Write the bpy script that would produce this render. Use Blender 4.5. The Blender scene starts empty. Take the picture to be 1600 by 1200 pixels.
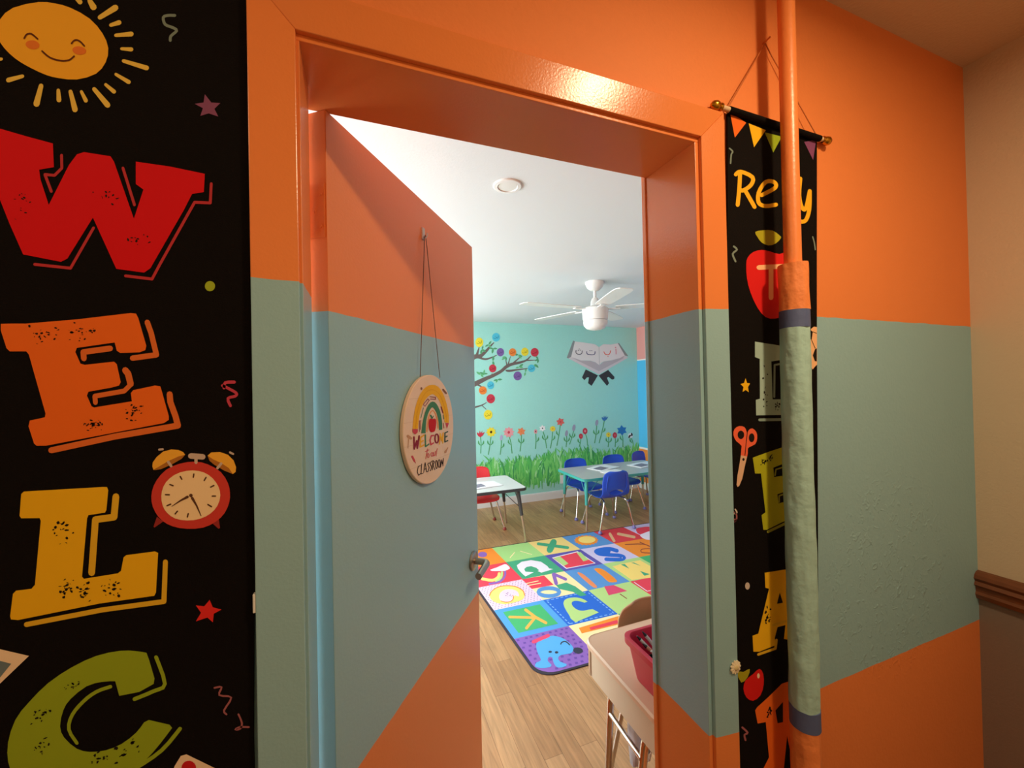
import bpy, bmesh, math, random
from mathutils import Vector, Matrix
from mathutils.geometry import tessellate_polygon

ART = {"left_banner":{"printed_sun":[["sun",1,[-2995,19732,-3013,19821,-3050,19905,-3103,19986,-3173,20056,-3262,20105,-3354,20136,-3430,20147,-3502,20144,-3570,20138,-3648,20113,-3764,20050,-3875,19969,-3944,19884,-3987,19796,-4006,19712,-4010,19636,-4006,19575,-3989,19520,-3953,19460,-3907,19405,-3861,19363,-3813,19330,-3764,19303,-3712,19279,-3650,19254,-3586,19234,-3530,19225,-3469,19225,-3390,19230,-3302,19251,-3205,19302,-3117,19372,-3060,19454,-3022,19544,-2999,19638]],
["sunline",3,[-3771,19624,-3765,19639,-3758,19659,-3750,19674,-3740,19683,-3729,19690,-3717,19690,-3699,19679,-3678,19660,-3662,19645,-3657,19644,-3652,19649,-3650,19657,-3652,19663,-3668,19678,-3690,19698,-3711,19711,-3729,19710,-3745,19701,-3759,19687,-3770,19668,-3778,19645,-3783,19630,-3784,19622,-3781,19617,-3775,19618]],
["sunline",3,[-3340,19684,-3333,19698,-3323,19717,-3313,19729,-3303,19734,-3290,19736,-3278,19732,-3261,19718,-3244,19698,-3231,19683,-3226,19681,-3220,19685,-3217,19693,-3219,19700,-3232,19715,-3250,19737,-3269,19752,-3286,19757,-3303,19755,-3319,19747,-3333,19729,-3345,19708,-3352,19694,-3354,19686,-3351,19679,-3345,19679]],
["sunline",3,[-3623,19507,-3607,19490,-3582,19466,-3553,19447,-3520,19437,-3484,19433,-3451,19434,-3421,19439,-3394,19450,-3369,19464,-3347,19486,-3330,19511,-3318,19529,-3316,19537,-3318,19543,-3323,19545,-3329,19541,-3340,19524,-3356,19501,-3375,19482,-3396,19470,-3421,19460,-3448,19455,-3480,19454,-3515,19458,-3545,19467,-3572,19485,-3596,19508,-3613,19525,-3618,19527,-3624,19522,-3626,19514]],
["cheek",2,[-3642,19575,-3647,19556,-3660,19538,-3678,19524,-3699,19516,-3721,19515,-3740,19520,-3755,19531,-3764,19547,-3766,19566,-3760,19585,-3747,19603,-3729,19616,-3708,19625,-3687,19627,-3667,19622,-3652,19610,-3643,19594]],
["cheek",2,[-3208,19626,-3214,19607,-3228,19590,-3247,19577,-3269,19569,-3292,19567,-3313,19572,-3329,19583,-3338,19598,-3340,19616,-3334,19634,-3321,19651,-3302,19665,-3280,19673,-3257,19675,-3236,19670,-3219,19660,-3210,19644]],
["ray",1,[-3190,20263,-3161,20185,-3142,20173,-3119,20185,-3104,20214,-3108,20244,-3151,20305,-3165,20314,-3182,20306,-3192,20284]],
["ray",1,[-3311,20255,-3279,20210,-3263,20207,-3246,20221,-3239,20246,-3246,20265,-3287,20295,-3299,20297,-3311,20287,-3316,20269]],
["ray",1,[-3061,20082,-2904,20245,-2889,20275,-2893,20305,-2913,20317,-2936,20304,-3085,20124,-3095,20103,-3092,20081,-3078,20073]],
["ray",1,[-2962,20016,-2877,20067,-2862,20087,-2860,20112,-2872,20127,-2890,20124,-2972,20057,-2982,20043,-2984,20025,-2975,20014]],
["ray",1,[-2916,19897,-2760,19951,-2743,19967,-2737,19992,-2745,20012,-2764,20014,-2918,19942,-2931,19931,-2935,19912,-2929,19899]],
["ray",1,[-2862,19742,-2766,19753,-2750,19764,-2742,19785,-2748,19804,-2762,19809,-2860,19782,-2871,19774,-2877,19759,-2873,19745]],
["ray",1,[-2849,19585,-2616,19547,-2596,19555,-2584,19577,-2585,19602,-2600,19613,-2838,19633,-2852,19627,-2861,19611,-2859,19594]],
["ray",1,[-2930,19395,-2806,19321,-2789,19322,-2776,19338,-2773,19359,-2783,19374,-2914,19433,-2926,19433,-2935,19421,-2937,19406]],
["ray",1,[-3035,19239,-2957,19162,-2942,19159,-2928,19173,-2922,19194,-2930,19210,-3015,19274,-3026,19276,-3036,19266,-3040,19251]],
["ray",1,[-3153,19151,-3030,18970,-3011,18962,-2991,18975,-2981,19001,-2987,19026,-3122,19192,-3136,19198,-3150,19188,-3157,19169]],
["ray",1,[-3274,19097,-3237,18990,-3226,18979,-3210,18984,-3200,19002,-3201,19022,-3248,19121,-3256,19128,-3267,19124,-3275,19111]],
["ray",1,[-3382,19073,-3349,18855,-3337,18836,-3317,18836,-3301,18856,-3297,18883,-3345,19094,-3353,19108,-3368,19107,-3380,19093]],
["ray",1,[-3493,19066,-3494,18947,-3487,18928,-3470,18924,-3454,18938,-3449,18962,-3460,19077,-3465,19091,-3477,19094,-3489,19084]],
["ray",1,[-3653,19090,-3703,18862,-3700,18833,-3682,18820,-3661,18829,-3648,18856,-3613,19086,-3615,19107,-3628,19117,-3644,19110]],
["ray",1,[-3802,19184,-3926,19113,-3939,19096,-3941,19073,-3931,19057,-3915,19059,-3794,19144,-3784,19156,-3782,19173,-3790,19185]],
["ray",1,[-3980,19341,-4046,19322,-4058,19310,-4063,19291,-4056,19275,-4043,19273,-3978,19305,-3969,19314,-3966,19328,-3971,19340]]],
"printed_letter":[["red",1,[-4158,18517,-3996,18487,-3775,18444,-3532,18403,-3525,18113,-3659,18058,-3648,17943,-3576,17641,-3386,18165,-3310,18311,-3243,18352,-2986,18347,-2952,18284,-2760,17579,-2658,17973,-2736,18032,-2733,18324,-2379,18324,-1993,18292,-2007,18040,-2139,17994,-2229,17769,-2596,16951,-2663,16887,-2943,16913,-3165,17539,-3411,16999,-3471,16954,-3809,17012,-3923,17363,-4003,17637,-4160,18159]],
["reddim",1,[-3710,16884,-3384,16865,-3374,16870,-3369,16882,-3372,16895,-3381,16901,-3707,16919,-3716,16914,-3721,16902,-3718,16890]],
["reddim",1,[-3371,16875,-3148,17403,-3147,17417,-3153,17427,-3164,17427,-3172,17418,-3394,16891,-3396,16877,-3390,16867,-3379,16866]],
["reddim",1,[-2854,16812,-2583,16791,-2572,16796,-2566,16809,-2569,16822,-2579,16829,-2850,16849,-2861,16844,-2866,16831,-2863,16818]],
["reddim",1,[-2568,16802,-2482,17007,-2480,17021,-2488,17032,-2499,17032,-2508,17022,-2594,16818,-2595,16803,-2588,16793,-2577,16792]],
["reddim",1,[-2482,17006,-2098,17878,-2096,17893,-2104,17903,-2116,17903,-2126,17893,-2508,17023,-2510,17008,-2503,16997,-2491,16997]],
["reddim",1,[-2113,17865,-1937,17882,-1925,17889,-1920,17903,-1924,17917,-1935,17922,-2111,17905,-2123,17898,-2128,17884,-2124,17870]],
["reddim",1,[-1920,17903,-1905,18169,-1909,18183,-1921,18187,-1933,18180,-1938,18166,-1952,17900,-1948,17887,-1937,17882,-1925,17889]],
["reddim",1,[-3467,18269,-3465,18111,-3461,18100,-3452,18096,-3443,18103,-3439,18117,-3440,18275,-3444,18287,-3454,18290,-3463,18283]],
["reddim",1,[-3461,18125,-3530,18022,-3534,18009,-3530,17997,-3521,17994,-3511,18000,-3443,18103,-3439,18116,-3443,18128,-3452,18132]],
["reddim",1,[-3519,18029,-3606,18026,-3616,18021,-3620,18008,-3618,17996,-3609,17991,-3522,17994,-3512,17999,-3507,18012,-3510,18024]],
["reddim",1,[-3620,18000,-3564,17802,-3557,17793,-3547,17794,-3539,17804,-3539,17818,-3595,18017,-3602,18025,-3612,18024,-3619,18014]],
["reddim",1,[-2877,18209,-2766,17751,-2759,17741,-2748,17742,-2739,17752,-2738,17767,-2850,18225,-2857,18235,-2868,18234,-2876,18224]],
["ink",-2,[-3796,17629,100,212,12,6.9,20.6]],
["ink",-2,[-3054,17818,144,102,12,7.7,23.0]],
["ink",-2,[-2732,17305,141,83,12,8.0,23.9]]],
"printed_letter.001":[["orange",1,[-4008,16171,-3915,16178,-3793,16182,-3329,16252,-2805,16355,-2751,16350,-2728,16293,-2650,15938,-2660,15880,-2719,15851,-2913,15839,-2948,15868,-2968,15973,-3332,15898,-3347,15847,-3300,15704,-3261,15688,-2977,15729,-2950,15697,-2913,15468,-2930,15425,-3005,15400,-3228,15353,-3243,15306,-3199,15169,-3175,15155,-2804,15220,-2813,15327,-2789,15363,-2566,15418,-2510,15407,-2497,15353,-2425,15014,-2425,14964,-2477,14924,-3623,14709,-3709,14714,-3731,14743,-3778,14953,-3766,15021,-3735,15027,-3632,15053,-3626,15099,-3768,15811,-3790,15849,-3934,15847,-3961,15885,-4009,16096]],
["orangedim",1,[-2663,16228,-2625,16093,-2611,16074,-2589,16073,-2573,16092,-2572,16119,-2610,16255,-2624,16274,-2646,16275,-2662,16256]],
["orangedim",1,[-2626,16097,-2573,15811,-2560,15789,-2539,15785,-2521,15801,-2518,15828,-2571,16115,-2583,16137,-2605,16140,-2622,16124]],
["orangedim",1,[-2549,15855,-2795,15809,-2813,15795,-2819,15769,-2809,15746,-2788,15740,-2542,15784,-2523,15798,-2517,15825,-2528,15848]],
["orangedim",1,[-2892,15595,-2864,15549,-2843,15533,-2819,15541,-2807,15569,-2813,15599,-2841,15645,-2862,15660,-2886,15652,-2898,15625]],
["orangedim",1,[-2870,15564,-2846,15433,-2831,15407,-2807,15402,-2787,15421,-2783,15452,-2807,15584,-2822,15609,-2846,15614,-2866,15595]],
["orangedim",1,[-3572,14614,-2968,14742,-2949,14757,-2944,14786,-2957,14811,-2980,14818,-3583,14686,-3601,14672,-3605,14644,-3593,14620]],
["orangedim",1,[-2969,14741,-2323,14843,-2301,14858,-2296,14888,-2309,14915,-2333,14923,-2979,14818,-2998,14803,-3003,14775,-2991,14749]],
["orangedim",1,[-2296,14892,-2322,15020,-2337,15045,-2362,15050,-2382,15033,-2385,15002,-2360,14874,-2345,14849,-2320,14844,-2300,14861]],
["orangedim",1,[-2323,15024,-2376,15212,-2392,15235,-2417,15237,-2436,15217,-2437,15186,-2385,14999,-2368,14975,-2343,14973,-2325,14993]],
["orangedim",1,[-2374,15201,-2380,15303,-2391,15331,-2414,15340,-2437,15327,-2444,15298,-2439,15197,-2428,15169,-2404,15159,-2382,15172]],
["orangedim",1,[-3240,15772,-3245,15852,-3255,15876,-3274,15883,-3293,15870,-3299,15844,-3294,15764,-3284,15740,-3264,15732,-3246,15745]],
["orangedim",1,[-3269,15812,-3010,15860,-2991,15874,-2985,15901,-2996,15925,-3017,15932,-3275,15883,-3293,15869,-3299,15843,-3289,15819]],
["orangedim",1,[-3139,15218,-3145,15298,-3153,15319,-3170,15326,-3185,15315,-3190,15294,-3185,15213,-3177,15193,-3160,15186,-3145,15196]],
["orangedim",1,[-3164,15266,-2876,15323,-2860,15335,-2856,15358,-2865,15378,-2883,15384,-3171,15326,-3186,15314,-3190,15291,-3181,15272]],
["orangedim",1,[-2863,15331,-2798,15412,-2790,15434,-2797,15455,-2814,15465,-2831,15456,-2896,15375,-2903,15354,-2897,15332,-2880,15323]],
["ink",-2,[-3647,16053,174,116,26,5.6,19.5]],
["ink",-2,[-3318,16093,158,119,26,5.8,20.4]],
["ink",-2,[-2805,15056,130,123,26,6.2,21.9]],
["ink",-2,[-3195,14937,98,80,26,5.9,20.7]]],
"printed_letter.002":[["yellow",1,[-3848,14151,-3825,14178,-3524,14168,-3105,14154,-3061,14149,-3049,14108,-3070,13861,-3083,13831,-3242,13820,-3255,13782,-3309,13072,-3292,13042,-2966,13049,-2934,13075,-2907,13240,-2881,13264,-2589,13264,-2556,13239,-2584,12730,-2602,12692,-3143,12707,-3887,12668,-3947,12689,-3954,12728,-3928,12985,-3901,13017,-3768,13013,-3737,13053,-3679,13809,-3688,13844,-3850,13863,-3864,13895]],
["yellowdim",1,[-3008,14027,-3029,13772,-3022,13739,-3000,13721,-2975,13727,-2963,13755,-2942,14011,-2949,14043,-2971,14061,-2996,14054]],
["yellowdim",1,[-3000,13806,-3180,13798,-3201,13784,-3208,13754,-3196,13725,-3172,13713,-2992,13720,-2970,13734,-2963,13765,-2976,13794]],
["yellowdim",1,[-3208,13763,-3250,13112,-3243,13080,-3221,13062,-3198,13067,-3186,13094,-3144,13748,-3151,13780,-3173,13797,-3197,13790]],
["yellowdim",1,[-3812,12569,-3115,12591,-3099,12601,-3095,12623,-3105,12645,-3123,12654,-3819,12629,-3833,12619,-3837,12598,-3828,12577]],
["yellowdim",1,[-3116,12591,-2499,12565,-2482,12573,-2477,12596,-2487,12620,-2506,12630,-3122,12654,-3138,12645,-3143,12623,-3134,12601]],
["yellowdim",1,[-2476,12591,-2455,13104,-2461,13128,-2480,13142,-2498,13137,-2507,13115,-2529,12604,-2522,12579,-2504,12565,-2485,12570]],
["ink",-2,[-3482,13665,107,256,20,7.1,22.8]],
["ink",-2,[-3464,13016,84,171,20,7.2,23.0]],
["ink",-2,[-3275,12877,86,118,20,7.4,23.7]],
["ink",-2,[-3005,12879,141,128,20,7.7,24.7]]],
"printed_letter.003":[["green",1,[-2690,11980,-2732,12001,-2794,12027,-2866,12053,-2953,12071,-3065,12077,-3186,12066,-3299,12035,-3411,11988,-3524,11928,-3630,11855,-3721,11768,-3801,11676,-3867,11595,-3919,11505,-3958,11388,-3982,11265,-3990,11150,-3984,11042,-3967,10948,-3931,10856,-3868,10753,-3781,10651,-3665,10547,-3527,10460,-3368,10408,-3201,10395,-3036,10448,-2890,10520,-2800,10559,-2728,10604,-2643,10683,-2563,10773,-2489,10866,-2435,10938,-2460,10987,-2674,11116,-2723,11101,-2755,11054,-2805,10995,-2873,10943,-2949,10902,-3027,10880,-3105,10874,-3183,10884,-3257,10906,-3318,10937,-3376,10985,-3439,11068,-3492,11160,-3518,11232,-3527,11306,-3518,11399,-3496,11489,-3470,11551,-3429,11605,-3360,11667,-3280,11717,-3202,11733,-3128,11730,-3056,11718,-3004,11703,-2967,11509,-2768,11501,-2620,11562,-2611,11631,-2666,11892]],
["green",1,[-2610,11893,-2580,11787,-2541,11641,-2524,11535,-2538,11508,-2575,11502,-2628,11494,-2696,11476,-2771,11460,-2824,11449,-2834,11439,-2835,11421,-2825,11404,-2810,11400,-2757,11411,-2681,11427,-2614,11445,-2562,11452,-2512,11463,-2484,11523,-2502,11645,-2543,11795,-2573,11902,-2584,11918,-2599,11923,-2610,11912]],
["green",1,[-3056,11671,-3093,11666,-3146,11659,-3197,11644,-3241,11622,-3283,11594,-3322,11559,-3362,11519,-3400,11472,-3430,11421,-3451,11366,-3463,11307,-3463,11242,-3442,11168,-3411,11096,-3388,11045,-3378,11033,-3366,11033,-3359,11044,-3362,11061,-3384,11111,-3414,11179,-3431,11241,-3431,11292,-3421,11343,-3402,11392,-3375,11438,-3338,11483,-3300,11522,-3262,11554,-3223,11581,-3182,11601,-3134,11615,-3083,11622,-3046,11626,-3036,11634,-3035,11651,-3043,11666]],
["green",1,[-2366,10921,-2415,10862,-2484,10780,-2560,10708,-2642,10656,-2732,10613,-2819,10576,-2908,10544,-2995,10518,-3055,10501,-3065,10490,-3064,10472,-3053,10456,-3039,10452,-2978,10470,-2891,10495,-2800,10527,-2711,10564,-2619,10608,-2534,10662,-2454,10737,-2383,10821,-2335,10880,-2330,10897,-2338,10916,-2353,10926]],
["ink",-2,[-3704,11495,104,171,14,7.1,23.2]],
["ink",-2,[-3679,11135,105,142,14,7.2,23.4]],
["ink",-2,[-2879,10808,143,130,14,8.1,26.3]],
["ink",-2,[-3152,10791,114,98,14,7.8,25.3]],
["ink",-2,[-3413,11775,77,58,14,7.4,24.0]]],
"printed_alarm_clock":[["clockred",2,[-1759,13930,-1764,13995,-1780,14064,-1813,14146,-1861,14225,-1929,14290,-2004,14341,-2073,14374,-2146,14391,-2228,14392,-2311,14379,-2388,14353,-2457,14313,-2514,14254,-2559,14187,-2591,14117,-2610,14047,-2618,13980,-2616,13913,-2603,13843,-2580,13774,-2548,13708,-2506,13649,-2457,13601,-2397,13561,-2325,13529,-2243,13507,-2155,13495,-2068,13498,-1991,13521,-1923,13558,-1867,13607,-1822,13664,-1790,13731,-1769,13800,-1759,13865]],
["clockdim",1,[-2564,13709,-2498,13638,-2590,13573,-2600,13585]],
["clockdim",1,[-1895,13620,-1978,13555,-1897,13457,-1879,13465]],
["clockface",3,[-1869,13910,-1874,13972,-1890,14032,-1917,14091,-1952,14147,-1997,14197,-2050,14237,-2109,14263,-2173,14276,-2244,14276,-2313,14262,-2373,14234,-2424,14194,-2462,14149,-2489,14096,-2506,14037,-2513,13973,-2511,13909,-2500,13847,-2482,13794,-2455,13747,-2418,13701,-2371,13662,-2310,13635,-2242,13618,-2171,13613,-2102,13621,-2040,13642,-1985,13675,-1939,13719,-1903,13773,-1879,13840]],
["bell",2,[-2603,14368,-2598,14419,-2556,14488,-2488,14551,-2403,14573,-2326,14560,-2275,14529,-2254,14491,-2327,14475,-2439,14421,-2532,14361,-2591,14320]],
["belldim",2,[-2254,14491,-2293,14441,-2397,14376,-2516,14323,-2587,14316,-2532,14361,-2439,14421,-2327,14475]],
["bell",2,[-2007,14460,-1966,14500,-1866,14498,-1775,14453,-1711,14370,-1683,14274,-1690,14209,-1723,14184,-1768,14271,-1859,14350,-1949,14407]],
["belldim",2,[-2007,14460,-1949,14407,-1859,14350,-1768,14271,-1723,14184,-1824,14243,-1932,14329,-1986,14388]],
["clip",2,[-2195,14433,-2063,14411,-2041,14418,-2030,14443,-2037,14471,-2058,14486,-2191,14507,-2213,14499,-2223,14475,-2216,14447]],
["clip",2,[-2154,14424,-2155,14381,-2150,14366,-2137,14358,-2125,14363,-2119,14378,-2119,14421,-2124,14436,-2136,14444,-2149,14439]],
["clip",3,[-2447,14401,-2418,14346,-2408,14338,-2398,14340,-2391,14351,-2394,14365,-2423,14420,-2432,14428,-2443,14426,-2449,14415]],
["clip",3,[-1867,14352,-1908,14295,-1912,14282,-1906,14269,-1895,14264,-1885,14270,-1843,14326,-1839,14339,-1845,14352,-1856,14357]],
["clip",2,[-2529,14567,-2491,14569,-2483,14574,-2481,14583,-2485,14593,-2493,14596,-2531,14594,-2538,14589,-2540,14580,-2537,14570]],
["clip",2,[-1757,14471,-1720,14447,-1711,14445,-1704,14452,-1703,14463,-1709,14471,-1746,14496,-1755,14498,-1762,14491,-1763,14480]],
["clockink",4,[-2316,14205,-2299,14166,-2294,14161,-2288,14162,-2285,14167,-2285,14174,-2302,14213,-2307,14218,-2313,14218,-2316,14212]],
["clockink",4,[-2169,14229,-2175,14187,-2174,14180,-2169,14175,-2163,14176,-2160,14182,-2153,14224,-2154,14231,-2159,14236,-2165,14235]],
["clockink",4,[-2033,14176,-2054,14135,-2055,14128,-2051,14121,-2045,14120,-2040,14124,-2019,14165,-2018,14172,-2022,14178,-2028,14180]],
["clockink",4,[-1944,14059,-1980,14042,-1984,14036,-1984,14029,-1979,14024,-1973,14023,-1937,14041,-1932,14046,-1933,14054,-1937,14059]],
["clockink",4,[-1924,13915,-1960,13919,-1965,13917,-1968,13910,-1966,13903,-1960,13900,-1924,13896,-1918,13898,-1916,13904,-1918,13912]],
["clockink",4,[-2015,13794,-1975,13760,-1969,13758,-1964,13762,-1963,13769,-1966,13776,-2006,13810,-2012,13812,-2017,13808,-2018,13801]],
["clockink",4,[-2236,13710,-2245,13669,-2244,13661,-2239,13656,-2233,13657,-2230,13662,-2220,13703,-2221,13711,-2226,13716,-2232,13715]],
["clockink",4,[-2350,13762,-2374,13730,-2376,13723,-2373,13716,-2368,13714,-2363,13716,-2338,13749,-2336,13756,-2339,13762,-2345,13765]],
["clockink",4,[-2418,13866,-2457,13850,-2461,13845,-2461,13838,-2457,13833,-2451,13832,-2412,13848,-2408,13853,-2408,13860,-2413,13866]],
["clockink",4,[-2428,13990,-2467,13996,-2472,13995,-2475,13988,-2473,13981,-2468,13978,-2429,13971,-2423,13973,-2421,13979,-2423,13986]],
["clockink",4,[-2384,14104,-2418,14124,-2424,14124,-2428,14119,-2428,14112,-2424,14107,-2390,14087,-2384,14087,-2380,14092,-2380,14099]],
["clockink",4,[-2241,13947,-2312,13902,-2317,13896,-2316,13887,-2311,13881,-2304,13881,-2227,13914,-2220,13924,-2221,13938,-2230,13947]],
["clockink",4,[-2313,13901,-2405,13830,-2406,13828,-2406,13824,-2404,13822,-2401,13823,-2303,13882,-2299,13888,-2301,13897,-2306,13902]],
["clockink",4,[-2195,13901,-2143,13797,-2138,13790,-2130,13791,-2126,13797,-2127,13806,-2169,13916,-2178,13926,-2189,13925,-2196,13915]],
["clockink",4,[-2144,13798,-2093,13660,-2091,13657,-2087,13657,-2085,13659,-2085,13663,-2126,13805,-2131,13812,-2139,13813,-2144,13807]],
["clockink",4,[-2177,13943,-2178,13935,-2182,13929,-2187,13924,-2193,13922,-2200,13923,-2206,13926,-2211,13932,-2215,13939,-2216,13948,-2214,13955,-2211,13962,-2206,13967,-2200,13969,-2193,13968,-2187,13965,-2182,13959,-2178,13951]]],
"printed_squiggle":[["sq_gray",1,[-2300,20389,-2321,20383,-2351,20375,-2378,20364,-2401,20352,-2423,20336,-2440,20305,-2441,20269,-2434,20231,-2417,20199,-2388,20186,-2356,20183,-2330,20178,-2311,20172,-2299,20166,-2297,20169,-2308,20153,-2334,20121,-2358,20087,-2368,20054,-2369,20028,-2369,20012,-2364,20000,-2353,19998,-2342,20007,-2338,20022,-2338,20037,-2337,20055,-2333,20072,-2315,20097,-2288,20130,-2268,20165,-2275,20199,-2295,20210,-2317,20218,-2345,20222,-2375,20225,-2395,20233,-2405,20254,-2411,20283,-2411,20303,-2407,20308,-2394,20317,-2376,20326,-2351,20336,-2322,20344,-2302,20349,-2290,20358,-2285,20373,-2289,20386]]],
"printed_star":[["starpurple",1,[-1980,19386,-1908,19289,-1805,19304,-1873,19209,-1830,19112,-1939,19132,-2034,19076,-2004,19188,-2096,19227,-1995,19268]]],
"printed_dot":[["dotgreen",1,[-1895,16766,-1899,16742,-1909,16720,-1925,16703,-1944,16694,-1964,16692,-1983,16699,-1998,16714,-2008,16734,-2011,16758,-2007,16782,-1997,16803,-1981,16820,-1963,16830,-1942,16831,-1924,16825,-1908,16810,-1898,16790]]],
"printed_star.001":[["starred",1,[-2008,12516,-1974,12410,-1876,12358,-1964,12321,-1976,12208,-2036,12286,-2164,12263,-2106,12365,-2161,12475,-2070,12443]]],
"printed_squiggle.001":[["sq_pink",1,[-1835,15386,-1822,15379,-1804,15369,-1781,15355,-1746,15332,-1706,15306,-1681,15285,-1679,15280,-1680,15281,-1688,15274,-1712,15267,-1749,15260,-1782,15236,-1781,15189,-1766,15146,-1754,15116,-1744,15106,-1732,15106,-1723,15118,-1724,15133,-1735,15162,-1749,15199,-1752,15217,-1740,15222,-1706,15228,-1675,15237,-1655,15255,-1645,15283,-1658,15313,-1688,15340,-1730,15367,-1765,15390,-1789,15405,-1808,15415,-1821,15422,-1834,15422,-1843,15412,-1843,15397]]],
"printed_squiggle.002":[["sq_pink",1,[-1690,15472,-1720,15473,-1764,15472,-1803,15462,-1824,15429,-1827,15395,-1828,15374,-1823,15358,-1811,15351,-1797,15357,-1791,15372,-1791,15391,-1789,15414,-1785,15424,-1761,15428,-1720,15428,-1690,15428,-1677,15434,-1671,15450,-1677,15466]]],
"printed_squiggle.003":[["sq_mauve",1,[-1966,11312,-1942,11312,-1909,11311,-1897,11310,-1905,11293,-1925,11254,-1924,11206,-1876,11178,-1817,11158,-1790,11140,-1805,11103,-1845,11048,-1874,11000,-1873,10962,-1856,10936,-1844,10922,-1836,10917,-1829,10920,-1827,10929,-1831,10939,-1841,10951,-1852,10966,-1854,10985,-1827,11029,-1786,11085,-1769,11142,-1813,11182,-1873,11202,-1908,11220,-1904,11241,-1885,11277,-1878,11316,-1910,11337,-1946,11338,-1971,11338,-1978,11334,-1979,11325,-1974,11316]]],
"printed_squiggle.004":[["sq_mauve",1,[-1710,10886,-1697,10850,-1681,10799,-1671,10758,-1673,10732,-1681,10711,-1690,10699,-1707,10697,-1728,10701,-1729,10694,-1725,10687,-1705,10694,-1682,10695,-1649,10687,-1610,10673,-1581,10663,-1573,10664,-1569,10672,-1572,10682,-1580,10689,-1609,10699,-1649,10713,-1685,10722,-1714,10720,-1737,10713,-1750,10693,-1728,10675,-1701,10670,-1677,10674,-1661,10693,-1651,10719,-1649,10754,-1660,10802,-1677,10854,-1690,10891,-1696,10899,-1704,10902,-1710,10896]]],
"printed_notepad":[["cream",1,[-4200,12455,-3796,12223,-4044,11967,-4204,11906]],
["slate",2,[-4201,12327,-4042,12230,-3948,12172,-4044,12036,-4203,11997]]],
"printed_card":[["cream",1,[-2286,10544,-1982,10258,-1803,10065,-2058,9860,-2468,10224,-2415,10433,-2346,10544]],
["redcirc",2,[-2183,10329,-2188,10298,-2202,10274,-2224,10260,-2250,10258,-2277,10268,-2303,10289,-2323,10318,-2337,10351,-2341,10386,-2336,10417,-2322,10441,-2301,10455,-2275,10457,-2247,10448,-2222,10427,-2201,10398,-2187,10364]]]},"right_banner":{"printed_bunting":[["orange",1,[7717,21324,8208,21191,7846,20777]],
["yellow",1,[8288,21194,8832,21152,8437,20676]],
["green",1,[8795,21094,9364,21111,9060,20672]],
["tealp",1,[9401,21144,9959,21154,9679,20712]],
["purplep",1,[10149,21140,10592,21281,10460,20752]]],
"printed_word":[["readyel",1,[7891,19927,7923,19955,7941,19991,7924,20019,7880,20025,7837,20004,7806,19975,7787,19940,7805,19911,7848,19906]],
["readyel",1,[7919,19952,7967,19990,7989,20025,7976,20056,7934,20064,7889,20045,7841,20007,7819,19972,7832,19942,7874,19933]],
["readyel",1,[7937,19975,8008,19996,8049,20022,8061,20058,8036,20083,7990,20082,7919,20061,7878,20035,7867,19999,7891,19974]],
["readyel",1,[7980,19993,8100,19987,8148,19999,8179,20031,8175,20065,8138,20081,8018,20086,7971,20074,7940,20042,7944,20008]],
["readyel",1,[8092,19988,8236,19965,8285,19972,8321,20002,8323,20038,8291,20058,8146,20080,8098,20073,8063,20043,8060,20007]],
["readyel",1,[8225,19967,8325,19931,8372,19931,8414,19957,8426,19993,8402,20019,8302,20055,8255,20055,8213,20029,8201,19993]],
["readyel",1,[8302,19952,8323,19899,8353,19876,8402,19881,8440,19910,8446,19946,8425,19999,8395,20021,8346,20016,8308,19988]],
["readyel",1,[8324,19924,8299,19858,8304,19824,8342,19809,8390,19821,8421,19854,8446,19920,8441,19955,8403,19970,8354,19957]],
["readyel",1,[8305,19870,8259,19807,8251,19771,8280,19747,8328,19751,8367,19778,8414,19842,8422,19879,8393,19902,8345,19898]],
["readyel",1,[8269,19818,8197,19755,8178,19720,8195,19690,8239,19684,8284,19704,8357,19767,8377,19803,8359,19832,8315,19839]],
["readyel",1,[8207,19762,8114,19702,8087,19669,8095,19636,8135,19623,8182,19637,8275,19698,8303,19731,8294,19764,8254,19777]],
["readyel",1,[8120,19706,8042,19664,8011,19632,8014,19598,8050,19581,8098,19592,8176,19634,8207,19666,8204,19700,8168,19717]],
["readyel",1,[8064,19672,8014,19660,7973,19636,7959,19600,7982,19574,8027,19572,8076,19584,8118,19608,8132,19643,8109,19670]],
["readyel",1,[8047,19661,8012,19667,7965,19660,7930,19630,7928,19596,7960,19576,7995,19570,8042,19577,8077,19606,8079,19641]],
["readyel",1,[8018,19666,7995,19672,7948,19668,7911,19640,7904,19605,7933,19582,7955,19577,8002,19580,8040,19608,8046,19643]],
["readyel",1,[7914,19964,7907,19884,7922,19854,7964,19847,8009,19866,8030,19901,8038,19981,8022,20011,7980,20019,7935,19999]],
["readyel",1,[7907,19884,7896,19770,7911,19739,7953,19732,7998,19751,8020,19786,8030,19901,8015,19931,7973,19939,7928,19919]],
["readyel",1,[7896,19770,7882,19648,7896,19618,7938,19609,7983,19627,8005,19662,8019,19785,8005,19815,7963,19824,7918,19805]],
["readyel",1,[7882,19649,7861,19512,7874,19481,7915,19472,7960,19489,7983,19523,8005,19661,7992,19692,7951,19701,7905,19684]],
["readyel",1,[7861,19513,7837,19369,7849,19338,7889,19327,7935,19344,7958,19377,7983,19522,7971,19554,7930,19564,7885,19547]],
["readyel",1,[7837,19369,7819,19268,7831,19236,7872,19225,7917,19242,7941,19275,7958,19377,7946,19409,7905,19419,7860,19403]],
["readyel",1,[8079,19591,8158,19496,8195,19480,8243,19492,8274,19524,8269,19558,8189,19653,8152,19669,8105,19657,8074,19625]],
["readyel",1,[8158,19496,8268,19365,8305,19348,8354,19360,8385,19392,8380,19426,8269,19558,8232,19574,8184,19562,8154,19530]],
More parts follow.
